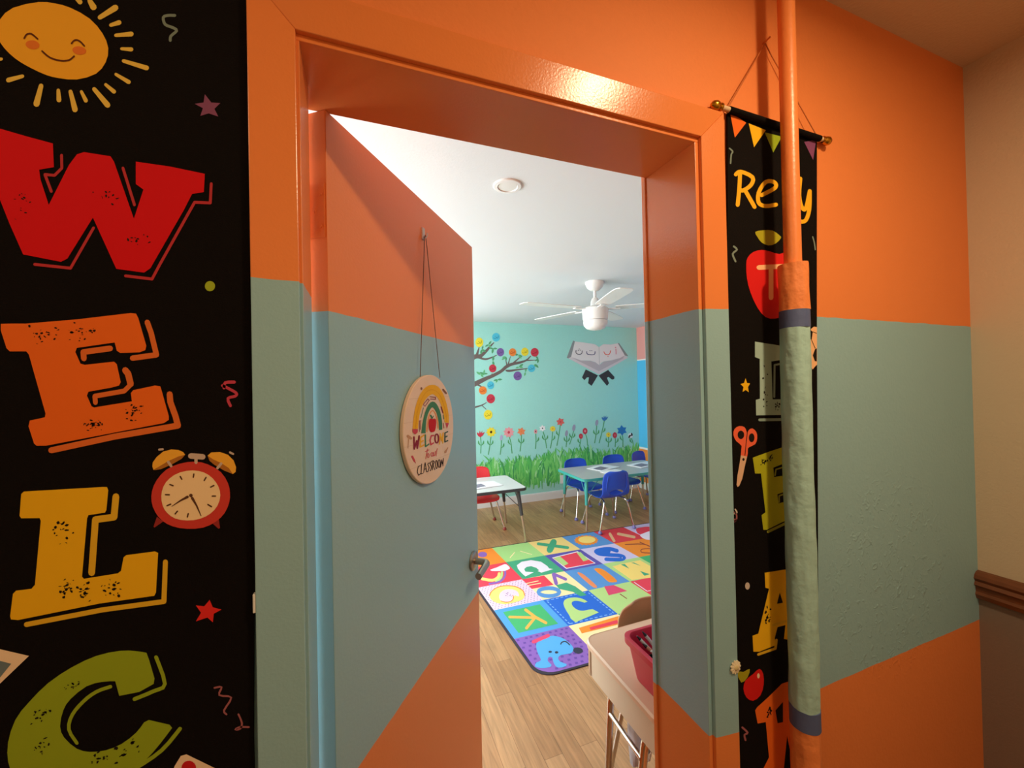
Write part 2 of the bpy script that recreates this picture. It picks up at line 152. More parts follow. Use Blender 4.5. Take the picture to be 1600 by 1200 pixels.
["readyel",1,[8268,19365,8348,19268,8386,19252,8435,19263,8466,19295,8461,19329,8380,19426,8342,19442,8294,19431,8263,19399]],
["readyel",1,[8664,19566,8801,19635,8836,19667,8834,19702,8797,19720,8746,19710,8610,19641,8576,19610,8578,19574,8614,19557]],
["readyel",1,[8802,19635,8993,19732,9027,19765,9025,19800,8987,19818,8936,19807,8746,19710,8712,19677,8715,19642,8752,19625]],
["readyel",1,[9000,19736,9136,19820,9166,19855,9157,19889,9115,19902,9064,19887,8929,19803,8899,19769,8908,19735,8949,19721]],
["readyel",1,[9162,19845,9195,19903,9197,19939,9161,19959,9109,19951,9072,19919,9039,19862,9037,19826,9073,19806,9124,19814]],
["readyel",1,[9197,19938,9173,19981,9138,20002,9086,19994,9048,19963,9046,19926,9070,19884,9104,19863,9156,19870,9194,19902]],
["readyel",1,[9155,19997,9105,20020,9056,20024,9009,20001,8992,19964,9013,19935,9063,19911,9111,19907,9159,19930,9177,19968]],
["readyel",1,[9082,20026,9006,20032,8955,20021,8920,19989,8922,19953,8959,19935,9035,19929,9087,19940,9122,19972,9120,20008]],
["readyel",1,[8988,20032,8886,20019,8838,19999,8814,19963,8830,19932,8875,19923,8977,19936,9025,19955,9049,19992,9033,20023]],
["readyel",1,[8861,20013,8764,19974,8725,19944,8720,19908,8752,19886,8803,19891,8900,19930,8939,19960,8944,19997,8912,20018]],
["readyel",1,[8738,19958,8649,19881,8629,19845,8647,19815,8693,19809,8739,19830,8829,19907,8849,19944,8831,19974,8785,19980]],
["readyel",1,[8640,19872,8556,19770,8545,19733,8572,19708,8621,19709,8663,19736,8748,19839,8758,19875,8731,19901,8682,19899]],
["readyel",1,[8551,19763,8492,19665,8489,19629,8521,19608,8571,19615,8608,19644,8668,19743,8671,19779,8638,19800,8588,19793]],
["readyel",1,[8487,19654,8459,19564,8467,19531,8507,19517,8556,19531,8585,19565,8613,19655,8605,19689,8564,19702,8516,19688]],
["readyel",1,[8457,19555,8454,19469,8472,19438,8517,19432,8563,19452,8583,19488,8586,19574,8569,19604,8523,19611,8477,19590]],
["readyel",1,[8456,19457,8478,19393,8507,19369,8556,19371,8596,19398,8604,19435,8582,19499,8553,19523,8504,19521,8464,19493]],
["readyel",1,[8493,19375,8545,19342,8590,19334,8637,19353,8658,19389,8642,19419,8589,19453,8544,19461,8498,19441,8477,19406]],
["readyel",1,[8568,19334,8646,19323,8696,19330,8732,19361,8732,19397,8697,19416,8619,19427,8569,19420,8534,19389,8533,19354]],
["readyel",1,[8659,19322,8751,19324,8800,19339,8828,19373,8817,19407,8775,19420,8683,19417,8635,19402,8607,19368,8618,19335]],
["readyel",1,[8764,19325,8883,19346,8929,19368,8948,19404,8927,19434,8880,19439,8761,19418,8716,19396,8697,19360,8718,19331]],
["readyel",1,[8891,19348,9023,19382,9067,19408,9080,19445,9054,19472,9004,19473,8872,19437,8828,19412,8816,19375,8841,19349]],
["readyel",1,[9024,19383,9119,19408,9163,19434,9175,19472,9148,19498,9098,19498,9003,19472,8959,19446,8948,19409,8974,19383]],
["readyel",1,[9902,20204,9883,20092,9898,20058,9945,20049,9998,20068,10026,20106,10045,20218,10030,20252,9982,20261,9929,20241]],
["readyel",1,[9883,20091,9857,19933,9873,19900,9920,19891,9973,19910,10000,19947,10026,20106,10010,20139,9962,20149,9909,20129]],
["readyel",1,[9857,19930,9846,19788,9865,19756,9914,19749,9966,19770,9990,19808,10000,19951,9982,19983,9932,19990,9881,19968]],
["readyel",1,[9847,19782,9860,19671,9885,19642,9937,19639,9986,19664,10003,19702,9989,19814,9964,19843,9912,19846,9863,19820]],
["readyel",1,[9861,19666,9889,19570,9919,19543,9973,19544,10019,19572,10030,19611,10002,19707,9972,19734,9918,19732,9872,19704]],
["readyel",1,[9892,19564,9928,19497,9964,19474,10019,19480,10060,19511,10064,19549,10028,19617,9992,19639,9937,19633,9895,19602]],
["readyel",1,[9935,19487,9978,19447,10023,19432,10078,19447,10110,19482,10101,19518,10057,19559,10012,19573,9958,19558,9926,19523]],
["readyel",1,[10004,19434,10056,19422,10111,19426,10155,19456,10162,19495,10127,19519,10075,19531,10020,19526,9977,19496,9970,19458]],
["readyel",1,[10139,19441,10192,19480,10217,19518,10199,19551,10149,19560,10097,19540,10044,19500,10019,19463,10037,19430,10086,19421]],
["readyel",1,[10214,19506,10272,19638,10267,19675,10225,19692,10169,19680,10133,19645,10075,19514,10080,19477,10122,19460,10178,19472]],
["readyel",1,[10274,19642,10333,19826,10324,19862,10278,19876,10222,19860,10190,19824,10131,19641,10140,19605,10186,19591,10241,19606]],
["readyel",1,[10333,19826,10375,19960,10365,19996,10319,20010,10263,19993,10231,19957,10190,19823,10199,19788,10245,19774,10301,19790]],
["readyel",1,[10229,19947,10225,19825,10245,19794,10296,19787,10349,19809,10372,19848,10377,19970,10356,20002,10305,20008,10252,19986]],
["readyel",1,[10225,19826,10216,19654,10236,19622,10287,19615,10340,19637,10364,19675,10372,19847,10352,19880,10301,19886,10248,19864]],
["readyel",1,[10217,19657,10197,19503,10214,19470,10263,19460,10317,19480,10343,19518,10363,19672,10346,19706,10296,19715,10243,19695]],
["readyel",1,[10198,19510,10163,19393,10173,19357,10219,19343,10274,19358,10306,19394,10342,19511,10332,19547,10285,19561,10230,19546]],
["readyel",1,[10165,19399,10118,19300,10122,19263,10163,19244,10219,19255,10256,19288,10304,19388,10300,19425,10258,19444,10202,19433]],
["readyel",1,[10123,19308,10069,19235,10063,19197,10098,19172,10153,19176,10197,19206,10251,19280,10258,19318,10223,19342,10167,19338]],
["readyel",1,[10091,19254,10025,19213,9996,19177,10008,19142,10054,19129,10108,19145,10175,19186,10205,19222,10193,19257,10145,19271]],
["readyel",1,[10060,19227,9986,19211,9938,19186,9922,19148,9948,19119,10001,19116,10074,19132,10123,19156,10139,19195,10113,19224]],
["readyel",1,[10004,19214,9943,19211,9890,19194,9862,19157,9875,19123,9922,19111,9983,19114,10037,19131,10065,19167,10052,19201]],
["readyel",1,[9970,19208,9927,19220,9873,19218,9828,19189,9820,19151,9851,19126,9895,19114,9949,19116,9993,19144,10002,19182]],
["readyel",1,[9947,19210,9915,19235,9868,19247,9815,19230,9787,19194,9800,19160,9832,19135,9879,19123,9932,19140,9960,19176]],
["readyel",1,[9917,19233,9896,19251,9850,19265,9797,19250,9767,19215,9777,19180,9798,19161,9843,19147,9897,19163,9928,19198]],
["readyel",1,[9606,20085,9592,19905,9610,19873,9658,19866,9709,19887,9732,19925,9747,20105,9729,20137,9680,20144,9629,20122]],
["readyel",1,[9592,19905,9573,19658,9591,19627,9639,19619,9690,19639,9713,19677,9732,19925,9715,19956,9666,19964,9615,19942]],
["readyel",1,[9573,19658,9559,19479,9577,19447,9625,19439,9676,19459,9699,19496,9713,19677,9695,19708,9647,19716,9596,19696]],
["readyel",1,[9710,19766,9632,19780,9591,19775,9561,19751,9558,19723,9585,19706,9663,19693,9703,19698,9734,19721,9737,19750]],
["readyel",1,[9617,19780,9527,19775,9488,19762,9466,19734,9476,19709,9510,19700,9600,19705,9640,19718,9661,19746,9652,19772]],
["readyel",1,[9478,19754,9412,19688,9400,19660,9418,19638,9457,19636,9492,19655,9559,19721,9571,19750,9553,19771,9514,19773]],
["readyel",1,[9402,19674,9368,19593,9371,19566,9402,19553,9442,19562,9468,19588,9502,19669,9499,19696,9468,19709,9428,19700]],
["readyel",1,[9367,19573,9394,19499,9417,19480,9457,19482,9489,19504,9496,19532,9469,19607,9445,19626,9406,19623,9373,19602]],
["readyel",1,[9404,19486,9467,19442,9503,19434,9541,19448,9561,19475,9550,19500,9486,19545,9450,19553,9412,19539,9393,19511]],
["readyel",1,[9525,19439,9628,19478,9659,19501,9662,19530,9636,19547,9595,19543,9492,19503,9461,19480,9458,19452,9484,19435]],
["readyel",1,[9640,19484,9733,19539,9756,19566,9749,19592,9716,19603,9676,19592,9583,19537,9560,19510,9567,19484,9600,19473]]],
"printed_apple":[["applered",1,[8097,17955,8110,18046,8146,18116,8221,18193,8324,18259,8452,18306,8591,18334,8723,18339,8861,18329,9017,18306,9181,18297,9347,18354,9516,18412,9696,18417,9853,18380,9947,18291,9992,18158,9985,17989,9928,17783,9813,17524,9664,17265,9493,17048,9315,16884,9149,16803,8986,16772,8823,16761,8669,16791,8533,16876,8410,17001,8297,17163,8205,17336,8144,17490,8108,17642,8093,17808]],
["leafy",1,[8406,18728,8505,18766,8652,18795,8812,18821,8970,18827,9101,18789,9198,18740,9247,18714,9242,18679,9164,18603,9051,18528,8937,18483,8820,18464,8702,18476,8597,18510,8523,18563,8468,18624,8414,18678]],
["creamp",2,[8489,17866,9408,17977,9465,18000,9487,18042,9462,18079,9404,18088,8486,17973,8433,17951,8412,17910,8436,17875]],
["creamp",2,[8805,17938,8780,17245,8801,17207,8855,17195,8911,17214,8935,17254,8961,17951,8939,17988,8885,17999,8829,17978]],
["creamp",2,[9701,17599,9685,17536,9645,17478,9586,17433,9515,17407,9440,17402,9371,17419,9316,17456,9281,17508,9271,17569,9286,17631,9325,17688,9383,17733,9454,17760,9528,17766,9598,17750,9654,17713,9690,17661]],
["applered",3,[9570,17590,9564,17558,9548,17529,9524,17507,9495,17494,9466,17492,9438,17501,9416,17520,9402,17547,9398,17578,9405,17610,9421,17639,9444,17661,9473,17674,9502,17676,9530,17667,9552,17648,9566,17621]]],
"printed_letter":[["greyteal",1,[8308,16220,8464,16204,9152,16141,9139,15806,8815,15771,8825,14895,9164,14885,9229,15034,9714,15050,9733,14503,8286,14547,8287,14898,8418,14920,8443,15829,8296,15868]],
["greytealdim",1,[8392,14409,9770,14355,9805,14364,9820,14387,9806,14411,9771,14422,8394,14473,8362,14465,8349,14443,8361,14420]],
["greytealdim",1,[8912,14946,8951,15690,8943,15705,8921,15712,8899,15706,8889,15690,8850,14949,8859,14933,8880,14926,8902,14931]],
["greytealdim",1,[8925,15669,9200,15701,9221,15710,9227,15727,9214,15741,9191,15745,8916,15712,8896,15703,8890,15686,8902,15672]],
["ink",-2,[8597,15211,133,510,16,13.7,36.4]],
["ink",-2,[8963,14741,137,109,16,14.0,37.5]]],
"printed_letter.001":[["lime",1,[8146,13603,8219,13618,8709,13705,9377,13806,9485,13466,9122,13381,8790,13321,8809,13103,9191,13106,9256,12743,8902,12695,8932,12480,9367,12510,9473,12110,8993,12025,8530,11929,8418,11946,8375,12283,8500,12333,8390,13224,8206,13242]],
["limedim",1,[8583,11850,9166,11960,9189,11974,9188,11997,9164,12016,9131,12019,8549,11908,8527,11894,8528,11872,8551,11853]],
["limedim",1,[9165,11960,9569,12028,9593,12042,9593,12065,9569,12084,9535,12088,9132,12019,9109,12006,9109,11983,9132,11964]],
["limedim",1,[8864,13135,8899,13267,8896,13280,8881,13288,8864,13286,8854,13277,8818,13145,8822,13133,8837,13125,8854,13126]],
["limedim",1,[8883,13256,9205,13295,9219,13301,9222,13314,9210,13324,9192,13327,8871,13288,8857,13282,8854,13269,8865,13259]],
["limedim",1,[8976,12502,8981,12651,8975,12663,8959,12670,8942,12667,8935,12656,8930,12508,8936,12496,8952,12489,8969,12492]],
["limedim",1,[8966,12637,9182,12667,9196,12674,9197,12686,9185,12697,9167,12700,8951,12670,8937,12663,8936,12651,8948,12640]],
["ink",-2,[8493,13481,132,120,14,13.6,40.7]],
["ink",-2,[8722,13556,96,107,14,13.8,41.4]]],
"printed_letter.002":[["yellow",1,[8427,10973,9159,10923,9558,10881,9722,9344,9790,9176,9780,8926,9447,8959,9420,9216,9168,9277,8992,9344,9053,9649,8792,9660,8694,9440,8708,9267,8197,9250,8013,9296,7999,9654,8178,9659,8550,10587,8436,10634]],
["ink",2,[8792,10197,8891,10431,8988,10181]],
["yellowdim",2,[8668,9710,9068,9706,9094,9715,9097,9737,9077,9759,9045,9768,8645,9771,8620,9762,8617,9740,8636,9719]],
["yellowdim",1,[8174,9167,8718,9164,8742,9172,8745,9194,8724,9216,8693,9225,8150,9227,8127,9218,8124,9197,8144,9176]],
["yellowdim",1,[8746,9180,8788,9365,8781,9388,8753,9406,8723,9408,8706,9392,8665,9208,8672,9185,8699,9167,8730,9165]],
["ink",-2,[8495,10018,139,192,16,16.7,50.2]]],
"printed_letter.003":[["orange",1,[8019,7996,8087,8046,8496,8187,8884,8343,9422,8317,9823,8105,9878,7583,9602,7264,9764,6609,9783,6149,9761,5603,9323,5767,9198,6306,9014,7105,8881,6418,8968,5899,8154,6203,8237,6646,8412,6823,8340,7636,8088,7682]],
["ink",2,[8654,7803,8903,7923,8886,7464,8712,7495]],
["ink",-2,[8431,7799,88,119,12,16.9,50.8]]],
"printed_scissors":[["coral",1,[7577,14152,7582,14221,7616,14278,7680,14317,7759,14335,7843,14328,7917,14301,7957,14248,7978,14193,7981,14154,7984,14140,8006,14179,8041,14228,8092,14256,8151,14261,8219,14230,8276,14175,8301,14104,8300,14028,8278,13958,8230,13900,8136,13869,8045,13847,8013,13829,8000,13798,7996,13715,7973,13643,7874,13641,7782,13685,7796,13783,7814,13890,7743,13951,7659,14005,7606,14077]],
["ink",2,[7897,14132,7890,14100,7872,14073,7845,14054,7812,14045,7777,14047,7745,14061,7720,14083,7704,14112,7699,14144,7706,14176,7724,14203,7751,14222,7784,14231,7818,14229,7850,14216,7876,14194,7892,14164]],
["ink",2,[8213,14047,8206,14013,8190,13984,8166,13963,8137,13953,8107,13955,8079,13969,8056,13992,8042,14023,8038,14058,8045,14091,8061,14120,8085,14141,8114,14151,8144,14150,8172,14136,8195,14112,8209,14081]],
["steelp",1,[7782,13685,7973,13643,7906,13466,7807,13163,7713,13017,7660,12997,7633,13051,7668,13254,7740,13506]],
["ink",2,[7892,13584,7890,13574,7883,13565,7874,13559,7862,13556,7850,13557,7838,13562,7829,13570,7823,13580,7821,13590,7824,13601,7830,13610,7840,13616,7852,13619,7864,13618,7876,13613,7885,13605,7891,13595]],
["ink",2,[7981,14167,7892,13677,7894,13671,7901,13667,7909,13668,7913,13673,8002,14164,8000,14170,7993,14173,7985,14172]]],
"printed_football":[["creamp",1,[10434,16620,10322,16630,10213,16569,10132,16352,10097,16109,10113,15867,10176,15653,10237,15582,10348,15667,10401,15696]],
["ink",2,[10343,16084,10251,15925,10322,15782,10391,15777,10404,16100]],
["ink",2,[10170,16553,10274,16499,10223,16297,10140,16353]],
["ink",2,[10213,16294,10334,16096,10339,16092,10348,16092,10354,16096,10354,16102,10233,16300,10227,16304,10219,16304,10213,16300]],
["ink",2,[10270,16493,10406,16462,10415,16462,10420,16467,10420,16472,10414,16476,10278,16506,10270,16506,10264,16502,10264,16496]]],
"printed_fruit":[["applered",1,[7682,8564,7697,8656,7752,8731,7859,8776,7983,8808,8090,8855,8183,8873,8253,8817,8299,8722,8315,8606,8303,8482,8264,8367,8195,8275,8084,8229,7962,8225,7858,8272,7771,8352,7711,8455]],
["leafy",1,[7506,8985,7581,8974,7695,8933,7808,8950,7890,8951,7879,8872,7819,8783,7724,8724,7624,8720,7541,8852]],
["cream",2,[8184,8715,8181,8697,8174,8682,8163,8672,8150,8669,8136,8673,8123,8683,8113,8698,8107,8717,8105,8737,8108,8756,8116,8771,8127,8781,8140,8784,8154,8780,8166,8770,8176,8754,8183,8735]]],
"printed_star":[["yellow",1,[7988,15393,8027,15287,8121,15272,8053,15195,8074,15076,7979,15130,7884,15088,7916,15197,7829,15264,7937,15288]]],
"printed_dot":[["sq_pale",1,[7954,10766,7948,10740,7935,10718,7915,10704,7892,10699,7867,10704,7844,10718,7826,10740,7815,10766,7811,10794,7817,10820,7830,10842,7849,10856,7873,10861,7897,10856,7920,10842,7939,10821,7950,10794]]],
"printed_squiggle":[["sq_gray",1,[7662,20489,7691,20476,7729,20458,7749,20442,7745,20434,7723,20411,7701,20370,7690,20304,7681,20227,7675,20172,7680,20161,7696,20158,7712,20165,7720,20178,7726,20233,7734,20309,7745,20371,7762,20402,7785,20427,7793,20460,7763,20488,7721,20507,7691,20520,7675,20521,7660,20512,7654,20499]]],
"printed_squiggle.001":[["sq_gray",1,[7713,18305,7745,18291,7784,18273,7796,18264,7771,18246,7710,18209,7664,18155,7678,18090,7716,18027,7744,17984,7760,17974,7782,17977,7798,17991,7797,18007,7769,18050,7733,18109,7721,18154,7749,18182,7807,18217,7853,18261,7829,18305,7781,18329,7748,18343,7726,18345,7707,18334,7702,18318]]],
"printed_squiggle.002":[["sq_gray",1,[10345,18833,10361,18794,10383,18738,10401,18682,10412,18626,10420,18569,10426,18528,10434,18519,10451,18517,10468,18525,10473,18537,10468,18577,10459,18635,10448,18694,10429,18751,10406,18807,10390,18846,10380,18855,10362,18854,10347,18845]]],
"printed_squiggle.003":[["sq_pale",1,[7556,12512,7575,12488,7598,12456,7605,12444,7586,12444,7534,12446,7486,12438,7470,12405,7474,12371,7477,12349,7485,12338,7501,12333,7514,12337,7518,12348,7515,12370,7511,12398,7515,12412,7543,12415,7595,12413,7641,12425,7637,12464,7610,12500,7591,12524,7578,12533,7562,12532,7553,12524]]],
"printed_squiggle.004":[["sq_mauve",1,[7360,12225,7397,12225,7450,12226,7502,12231,7550,12242,7594,12257,7621,12283,7582,12308,7533,12319,7499,12325,7483,12324,7476,12314,7481,12302,7495,12295,7529,12289,7572,12280,7579,12283,7569,12284,7530,12271,7487,12262,7441,12257,7390,12256,7353,12256,7340,12251,7336,12240,7345,12229]]],
"printed_squiggle.005":[["sq_pale",1,[7417,12022,7396,11999,7367,11967,7346,11944,7343,11933,7353,11922,7368,11918,7381,11923,7402,11947,7431,11979,7452,12002,7455,12013,7445,12024,7430,12028]]],
"printed_squiggle.006":[["sq_mauve",1,[7491,12454,7522,12442,7561,12425,7584,12404,7592,12366,7589,12318,7570,12283,7519,12263,7445,12251,7389,12243,7377,12236,7376,12224,7387,12213,7404,12211,7460,12218,7539,12231,7604,12258,7632,12306,7636,12363,7625,12412,7587,12448,7539,12470,7507,12483,7490,12485,7479,12477,7479,12464]]],
"printed_squiggle.007":[["sq_mauve",1,[7403,12022,7389,11996,7370,11962,7357,11936,7357,11926,7367,11917,7382,11915,7391,11922,7405,11947,7424,11982,7438,12007,7438,12018,7427,12027,7413,12028]]],
"printed_squiggle.008":[["sq_mauve",1,[7603,7736,7651,7688,7716,7622,7749,7582,7744,7590,7700,7594,7653,7580,7652,7532,7668,7479,7680,7442,7693,7425,7714,7416,7732,7421,7735,7435,7723,7472,7709,7520,7706,7548,7724,7549,7772,7544,7804,7576,7759,7637,7691,7706,7641,7755,7621,7766,7601,7766,7593,7753]]]},"mural":{"painted_tree":[["bark",1,[1272,1530,1287,1536,1310,1546,1340,1560,1377,1579,1419,1601,1458,1621,1492,1636,1525,1649,1561,1664,1600,1683,1641,1703,1678,1725,1707,1746,1730,1766,1751,1782,1773,1794,1797,1805,1825,1815,1858,1823,1896,1830,1933,1839,1966,1849,1998,1860,2028,1875,2055,1896,2078,1920,2093,1936,2095,1941,2093,1946,2088,1947,2082,1945,2065,1930,2041,1910,2015,1894,1988,1884,1958,1877,1925,1870,1890,1864,1851,1858,1815,1851,1783,1842,1754,1831,1726,1817,1701,1797,1679,1776,1655,1758,1621,1739,1581,1720,1542,1703,1508,1690,1474,1679,1437,1666,1395,1649,1351,1631,1315,1616,1287,1608,1265,1603,1249,1600,1227,1581,1225,1554,1243,1532]],
["bark",1,[1735,1738,1744,1735,1759,1731,1783,1730,1814,1734,1851,1741,1892,1748,1943,1756,1998,1764,2038,1770,2042,1772,2043,1776,2041,1779,2037,1780,1997,1777,1941,1773,1889,1769,1847,1765,1810,1761,1781,1759,1762,1759,1749,1759,1740,1760,1731,1758,1726,1751,1728,1743]],
["bark",1,[1836,1833,1853,1847,1876,1866,1899,1886,1922,1906,1946,1926,1962,1940,1964,1943,1963,1947,1959,1949,1955,1948,1937,1935,1912,1917,1888,1899,1863,1881,1839,1862,1821,1850,1817,1842,1820,1834,1828,1830]],
["bark",1,[1757,1818,1750,1842,1742,1876,1736,1901,1734,1903,1731,1904,1729,1902,1728,1899,1731,1874,1736,1840,1739,1814,1743,1809,1749,1808,1755,1811]],
["bark",1,[1774,1831,1783,1861,1795,1903,1803,1933,1803,1936,1801,1938,1798,1937,1796,1935,1784,1905,1769,1865,1757,1835,1758,1829,1763,1825,1770,1826]],
["bark",1,[2021,1874,2041,1875,2068,1876,2096,1878,2123,1880,2151,1882,2171,1883,2174,1884,2175,1887,2174,1890,2171,1891,2151,1891,2123,1891,2096,1892,2068,1892,2041,1891,2021,1891,2015,1889,2012,1882,2015,1877]],
["bark",1,[1292,1877,1303,1885,1319,1895,1333,1903,1348,1905,1373,1907,1405,1918,1434,1941,1461,1968,1485,1994,1504,2016,1520,2037,1534,2056,1551,2075,1567,2094,1578,2107,1580,2111,1578,2115,1574,2116,1570,2115,1556,2104,1536,2089,1516,2072,1498,2055,1480,2036,1459,2017,1434,1996,1406,1974,1383,1960,1367,1958,1347,1959,1320,1958,1293,1949,1273,1940,1259,1934,1243,1914,1246,1889,1266,1874]],
["bark",1,[1361,1942,1367,1972,1375,2013,1381,2043,1381,2048,1377,2052,1372,2051,1369,2047,1356,2019,1338,1980,1326,1952,1327,1938,1338,1929,1352,1931]],
["bark",1,[1363,1905,1386,1898,1418,1889,1452,1884,1481,1888,1508,1897,1534,1907,1563,1920,1591,1935,1611,1945,1614,1948,1613,1951,1611,1953,1608,1953,1587,1945,1557,1933,1527,1924,1502,1916,1477,1911,1454,1909,1425,1914,1395,1924,1373,1932,1362,1931,1355,1923,1355,1912]],
["bark",1,[1303,1574,1329,1564,1365,1550,1391,1540,1396,1540,1400,1543,1401,1548,1397,1552,1374,1567,1342,1588,1319,1603,1306,1604,1296,1596,1295,1583]],
["bark",1,[1274,1265,1289,1269,1310,1274,1333,1281,1355,1287,1378,1294,1401,1302,1424,1314,1445,1327,1460,1336,1462,1338,1462,1342,1459,1343,1456,1343,1440,1335,1418,1325,1395,1316,1373,1310,1350,1305,1327,1301,1304,1296,1283,1292,1268,1289,1260,1283,1259,1274,1265,1266]],
["bark",1,[1394,1301,1410,1286,1433,1266,1449,1251,1452,1250,1455,1251,1456,1254,1455,1256,1439,1272,1417,1293,1402,1309,1398,1310,1393,1309,1392,1305]],
["bark",1,[1526,1665,1532,1679,1539,1698,1545,1711,1545,1714,1543,1716,1541,1716,1539,1714,1532,1701,1522,1683,1515,1670,1515,1665,1518,1662,1523,1662]],
["leafb",1,[1737,1929,1745,1922,1750,1908,1747,1890,1741,1879,1732,1889,1727,1905,1730,1920]],
["leafa",1,[1737,1929,1729,1921,1714,1915,1696,1917,1684,1922,1694,1930,1712,1937,1727,1935]],
["leafa",1,[1737,1929,1733,1915,1719,1899,1695,1890,1677,1889,1684,1905,1701,1923,1722,1930]],
["leafb",1,[1556,1874,1566,1866,1573,1850,1572,1829,1565,1815,1555,1827,1547,1845,1549,1863]],
["leafb",1,[1556,1874,1549,1886,1547,1906,1557,1927,1570,1939,1576,1924,1577,1901,1567,1883]],
["leafb",1,[1556,1874,1567,1865,1577,1848,1577,1824,1570,1808,1558,1820,1547,1841,1548,1861]],
["leafb",1,[1413,2021,1409,2031,1410,2047,1420,2062,1430,2071,1433,2058,1432,2040,1422,2027]],
["leafb",1,[1413,2021,1419,2009,1419,1989,1407,1968,1395,1957,1389,1973,1390,1996,1401,2013]],
["leafb",1,[1413,2021,1426,2023,1444,2019,1459,2004,1466,1990,1450,1990,1429,1996,1417,2009]],
["leafb",1,[1563,2036,1554,2029,1538,2025,1520,2030,1509,2037,1521,2044,1540,2048,1555,2043]],
["leafb",1,[1563,2036,1571,2023,1572,2003,1561,1981,1549,1968,1542,1984,1542,2008,1551,2026]],
["leafb",1,[1563,2036,1573,2043,1590,2047,1609,2042,1621,2034,1608,2027,1588,2023,1572,2028]],
["leafb",1,[1504,2084,1503,2097,1509,2114,1526,2127,1540,2133,1539,2118,1531,2099,1517,2088]],
["leafb",1,[1504,2084,1499,2074,1487,2062,1468,2058,1453,2059,1461,2070,1476,2083,1492,2087]],
["leafa",1,[1504,2084,1515,2081,1528,2070,1534,2052,1533,2039,1520,2044,1506,2057,1502,2073]],
["leafb",1,[1913,1956,1926,1959,1945,1955,1961,1941,1968,1928,1952,1927,1931,1932,1918,1944]],
["leafb",1,[1913,1956,1901,1949,1881,1945,1859,1953,1846,1963,1861,1970,1885,1973,1903,1966]],
["leafa",1,[1913,1956,1927,1953,1944,1942,1953,1922,1954,1906,1938,1911,1919,1925,1912,1943]],
["leafb",1,[2199,1903,2195,1892,2183,1879,2163,1874,2148,1874,2155,1886,2170,1900,2187,1904]],
["leafb",1,[2199,1903,2206,1892,2208,1875,2199,1856,2188,1845,2182,1859,2181,1879,2189,1894]],
["leafb",1,[2199,1903,2187,1904,2172,1913,2163,1929,2161,1943,2175,1939,2192,1929,2199,1914]],
["leafa",1,[2146,1833,2158,1834,2173,1829,2186,1815,2191,1803,2176,1804,2159,1811,2149,1823]],
["leafa",1,[2146,1833,2153,1822,2155,1803,2145,1783,2133,1771,2127,1786,2125,1808,2135,1825]],
["leafb",1,[2146,1833,2162,1832,2183,1822,2197,1801,2201,1784,2182,1788,2159,1800,2147,1818]],
["leafa",1,[1918,1795,1912,1786,1898,1779,1879,1778,1866,1782,1876,1791,1892,1800,1908,1799]],
["leafb",1,[1918,1795,1922,1809,1936,1826,1960,1836,1979,1838,1973,1821,1956,1802,1934,1794]],
["leafa",1,[1918,1795,1929,1801,1947,1804,1966,1797,1978,1788,1964,1782,1943,1780,1927,1786]],
["leafa",1,[2009,1726,2002,1737,2000,1755,2009,1773,2020,1784,2026,1771,2027,1750,2019,1735]],
["leafb",1,[2009,1726,2013,1716,2013,1700,2003,1684,1992,1675,1988,1688,1989,1706,1998,1720]],
["leafa",1,[2009,1726,2014,1716,2014,1699,2003,1683,1992,1673,1988,1687,1989,1706,1998,1720]],
["leafa",1,[1616,1633,1618,1623,1614,1609,1602,1597,1590,1591,1590,1604,1595,1620,1606,1630]],
["leafb",1,[1616,1633,1609,1624,1594,1615,1573,1614,1559,1618,1569,1629,1587,1638,1604,1638]],
["leafb",1,[1616,1633,1626,1642,1645,1647,1666,1642,1680,1634,1666,1625,1645,1620,1626,1625]],
["leafa",1,[1389,1698,1398,1706,1414,1713,1434,1710,1447,1704,1436,1695,1416,1688,1399,1691]],
["leafa",1,[1389,1698,1400,1697,1413,1691,1423,1677,1427,1665,1414,1667,1398,1675,1390,1687]],
["leafa",1,[1389,1698,1374,1696,1354,1703,1338,1720,1332,1736,1349,1736,1372,1727,1385,1711]],
["leafb",1,[1432,1709,1419,1705,1401,1705,1382,1715,1373,1727,1388,1731,1409,1730,1425,1720]],
["leafb",1,[1432,1709,1440,1716,1455,1721,1473,1717,1484,1710,1473,1703,1455,1699,1440,1703]],
["leafa",1,[1432,1709,1425,1720,1424,1736,1432,1754,1441,1765,1447,1752,1449,1733,1441,1717]],
["myel",2,[1432,2112,1428,2091,1418,2072,1404,2058,1387,2050,1369,2050,1352,2057,1338,2071,1329,2089,1327,2110,1330,2131,1340,2149,1354,2163,1371,2171,1389,2172,1406,2165,1420,2151,1429,2133]],
["script_olive",3,[1404,2133,1404,2125,1403,2114,1402,2107,1399,2104,1395,2102,1394,2102,1393,2104,1392,2112,1387,2118,1381,2112,1378,2105,1374,2100,1367,2097,1359,2096,1354,2095,1352,2097,1352,2101,1351,2105,1350,2107,1347,2108,1344,2106,1344,2103,1344,2099,1346,2093,1351,2088,1360,2088,1369,2090,1378,2094,1384,2101,1387,2109,1387,2110,1385,2109,1386,2102,1389,2096,1397,2095,1403,2098,1409,2104,1411,2114,1412,2125,1412,2133,1411,2135,1408,2137,1406,2136]],
["script_olive",3,[1374,2123,1372,2119,1369,2118,1365,2119,1364,2123,1365,2126,1369,2128,1372,2126]],
["mcyan",2,[1660,2183,1656,2164,1647,2146,1632,2134,1614,2126,1595,2126,1578,2132,1564,2145,1555,2161,1552,2181,1555,2200,1565,2217,1580,2230,1598,2237,1616,2238,1634,2232,1648,2219,1657,2203]],
